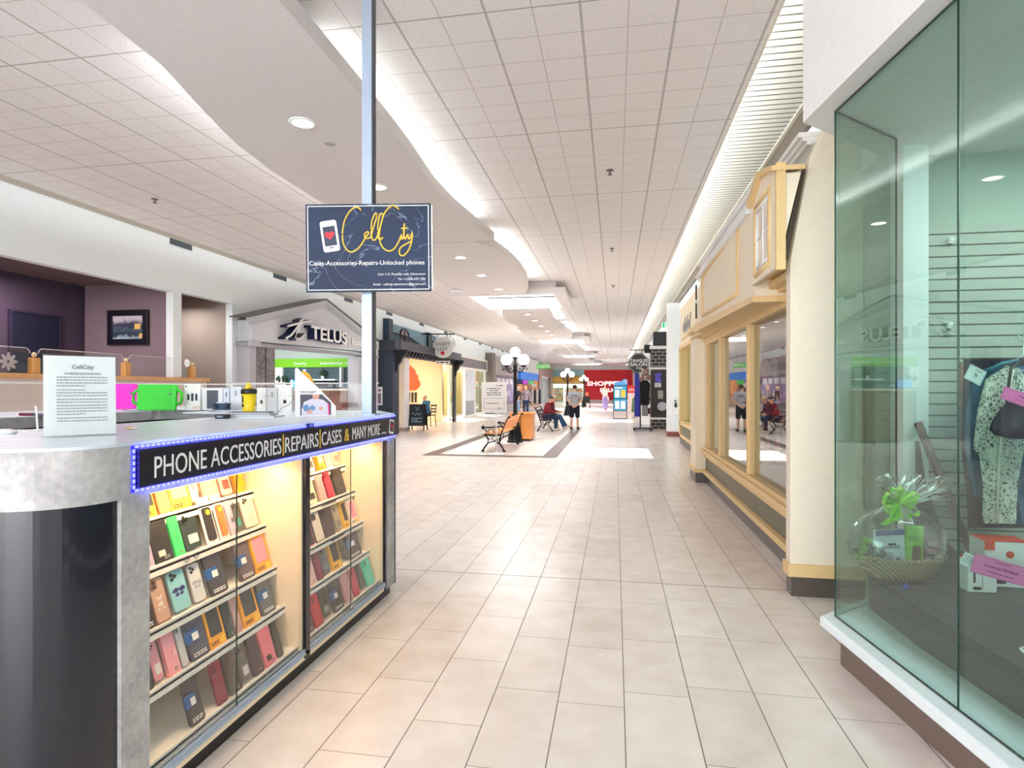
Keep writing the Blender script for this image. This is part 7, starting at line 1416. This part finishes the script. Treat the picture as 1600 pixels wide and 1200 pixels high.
B().tube([bq(1598, 532, 3.4), bq(1608, 400, 3.45), bq(1610, 0, 3.5) if False else bq(1608, 300, 3.45), bq(1608, 210, 3.45)], .0015, 4).build('hanging_wire', ALU, t)
t = garment('purse', 'dark purple handbag with strap hanging over the lace cardigan', 'handbag', [(628, 1572, 1640), (640, 1562, 1650), (660, 1549, 1660), (672, 1546, 1660), (680, 1554, 1660), (686, 1580, 1660)], 3.26, .05, mat('aubergine_leather', (38, 32, 58), .45)); B().tube([bq(1573, 630, 3.22), bq(1575, 610, 3.22), bq(1580, 575, 3.24), bq(1600, 562, 3.26)], .008, 7).build('strap', BLACK, t)
def card(name, label, cat, pts, d, m, lines, mt, ds=None, border=True):
    P = [bq(u, v, (ds or [d] * 4)[i]) for i, (u, v) in enumerate(pts)]; t = thing(name, label, cat, tuple(P[0])); r = (P[1] - P[0]); up = (P[3] - P[0]); w_, h_ = r.length, up.length; nrm = r.cross(up).normalized(); up = nrm.cross(r.normalized())
    M = Matrix((r.normalized(), up, nrm)).transposed().to_4x4(); M.translation = P[0]; B().box(0, w_, 0, h_, -.002, 0, M).build('card', m, t)
    b = B()
    for s_, x, y, tw, th_ in lines:
        if s_: fit(b, s_, M @ Matrix.Translation((x * w_, y * h_, .0005)), tw * w_, th_ * h_, .0003)
        else: b.words(M @ Matrix.Translation((x * w_, y * h_, .0005)), tw * w_, th_ * h_, 1, th_ * h_ * .5, .0004, 1)
    if border:
        e = .004
        for q_ in ((e, w_ - e, e, e + .001), (e, w_ - e, h_ - e - .001, h_ - e), (e, e + .001, e, h_ - e), (w_ - e - .001, w_ - e, e, h_ - e)): b.box(*q_, .0002, .0005, M)
    b.build('print', mt, t); return t
PINK = mat('hot_pink_card', (250, 120, 200), .6)
card('pink_prize_card', 'large pink printed card leaning on the small headset box', 'card', [(1516, 893), (1604, 918), (1611, 884), (1522, 864)], 3.12, PINK, [('Connects Wireless', .2, .48, .6, .17), ('', .35, .78, .3, .09), ('', .25, .22, .5, .09)], mat('dark_plum_print', (80, 20, 60), .6))
card('pink_purse_card', 'pink printed card hanging from the dark handbag', 'card', [(1563, 622), (1612, 640), (1618, 618), (1570, 603)], 3.19, PINK, [('', .5, .55, .4, .14), ('', .4, .3, .5, .08)], _mats['dark_plum_print'])
card('white_prize_card', 'tilted white printed card pinned on the lace cardigan shoulder', 'card', [(1506, 590), (1531, 603), (1550, 588), (1521, 571)], 3.25, mat('mint_white_card', (222, 240, 240), .6), [('Mr', .45, .35, .2, .3), ('', .4, .75, .4, .1)], TEXTK)
card('small_white_card', 'small white card tucked behind the large pink card', 'card', [(1499, 880), (1519, 890), (1522, 868), (1504, 860)], 3.14, _mats['mint_white_card'], [('', .1, .7, .7, .1), ('', .1, .5, .7, .1), ('', .1, .3, .6, .1)], TEXTK, border=False)
OR = mat('red_orange_box', (226, 74, 50), .4)
def cbox(name, label, u0, u1, vb, vt, d, dep, rows, yaw=0):
    P = bq((u0 + u1) / 2, vb, d); P.z = ZP + .001; W_ = (u1 - u0) * d / FPX; H_ = (vb - vt) * d / FPX; t = thing(name, label, 'box', tuple(P)); M = Matrix.Translation(P) @ Matrix.Rotation(YAW + radians(yaw), 4, 'Z')
    B().box(-W_ / 2, W_ / 2, 0, dep, 0, H_, M).build('carton', WHITE, t, bevel=.002); B().box(-W_ / 2 - .001, W_ / 2 + .001, -.001, dep + .001, H_ - .002, H_ + .001, M).build('red_top', OR, t)
    b = B(); Mf = M @ Matrix.Translation((0, -.001, 0)) @ Matrix.Rotation(pi / 2, 4, 'X'); Mf = M @ Fr((-W_ / 2, -.001, 0), '-y'); b.prism(rr(H_ * .16, H_ * .16, H_ * .078), 'z', 0, .001, Mf @ Matrix.Translation((W_ * .55, H_ * .72, 0))); b.box(0, W_ * .22, H_ * .8, H_, 0, .0012, Mf); b.mi = 1; b.prism(rr(W_ * .07, H_ * .32, W_ * .03), 'z', 0, .0012, Mf @ Matrix.Translation((W_ * .22, H_ * .45, 0))); b.box(W_ * .5, W_ * .51, H_ * .1, H_ * .5, 0, .0012, Mf); b.prism(rr(W_ * .3, H_ * .1, H_ * .04), 'z', 0, .0012, Mf @ Matrix.Translation((W_ * .32, H_ * .12, 0)))
    b.build('print', [OR, BLACK], t)
cbox('headset_box', 'larger white box with red orange top behind the pink card', 1543, 1606, 893, 822, 3.28, .16, 3, -12)
cbox('small_headset_box', 'smaller white box with red orange top left of the larger one', 1514, 1556, 894, 844, 3.2, .09, 3, -6)
t = thing('white_paper_corner', 'small white paper on the platform at the right picture edge', 'paper', PZ(1590, 1015, ZP)); flat([(1592, 1014), (1612, 1006), (1612, 1024), (1600, 1022)], WHITE, 'sheet', t); flat([(1598, 1014), (1610, 1010), (1610, 1012), (1598, 1016)], TEXTG, 'print', t, .006)
for k, (u, v) in enumerate(((1494, 372), (1492, 507), (1444, 178))):
    p = bq(u, v, 3.9); t = thing('slatwall_hook', ['small white clip on the glass joint, upper one', 'small white clip by the glass joint, lower one', 'white ring hook at the top of the bay interior'][k], 'hook', tuple(p), 0, 'small white hooks in the bay'); p.y = 4.40
    b = B().box(p.x - .015, p.x + .015, p.y - .01, p.y + .018, p.z - .02, p.z + .02); b.build('clip', WHITE, t); B().tube([p + Vector((.02 * cos(a), -.03, .012 * sin(a))) for a in [i * pi / 5 for i in range(10)]], .003, 5, closed=True).build('ring', WHITE, t)
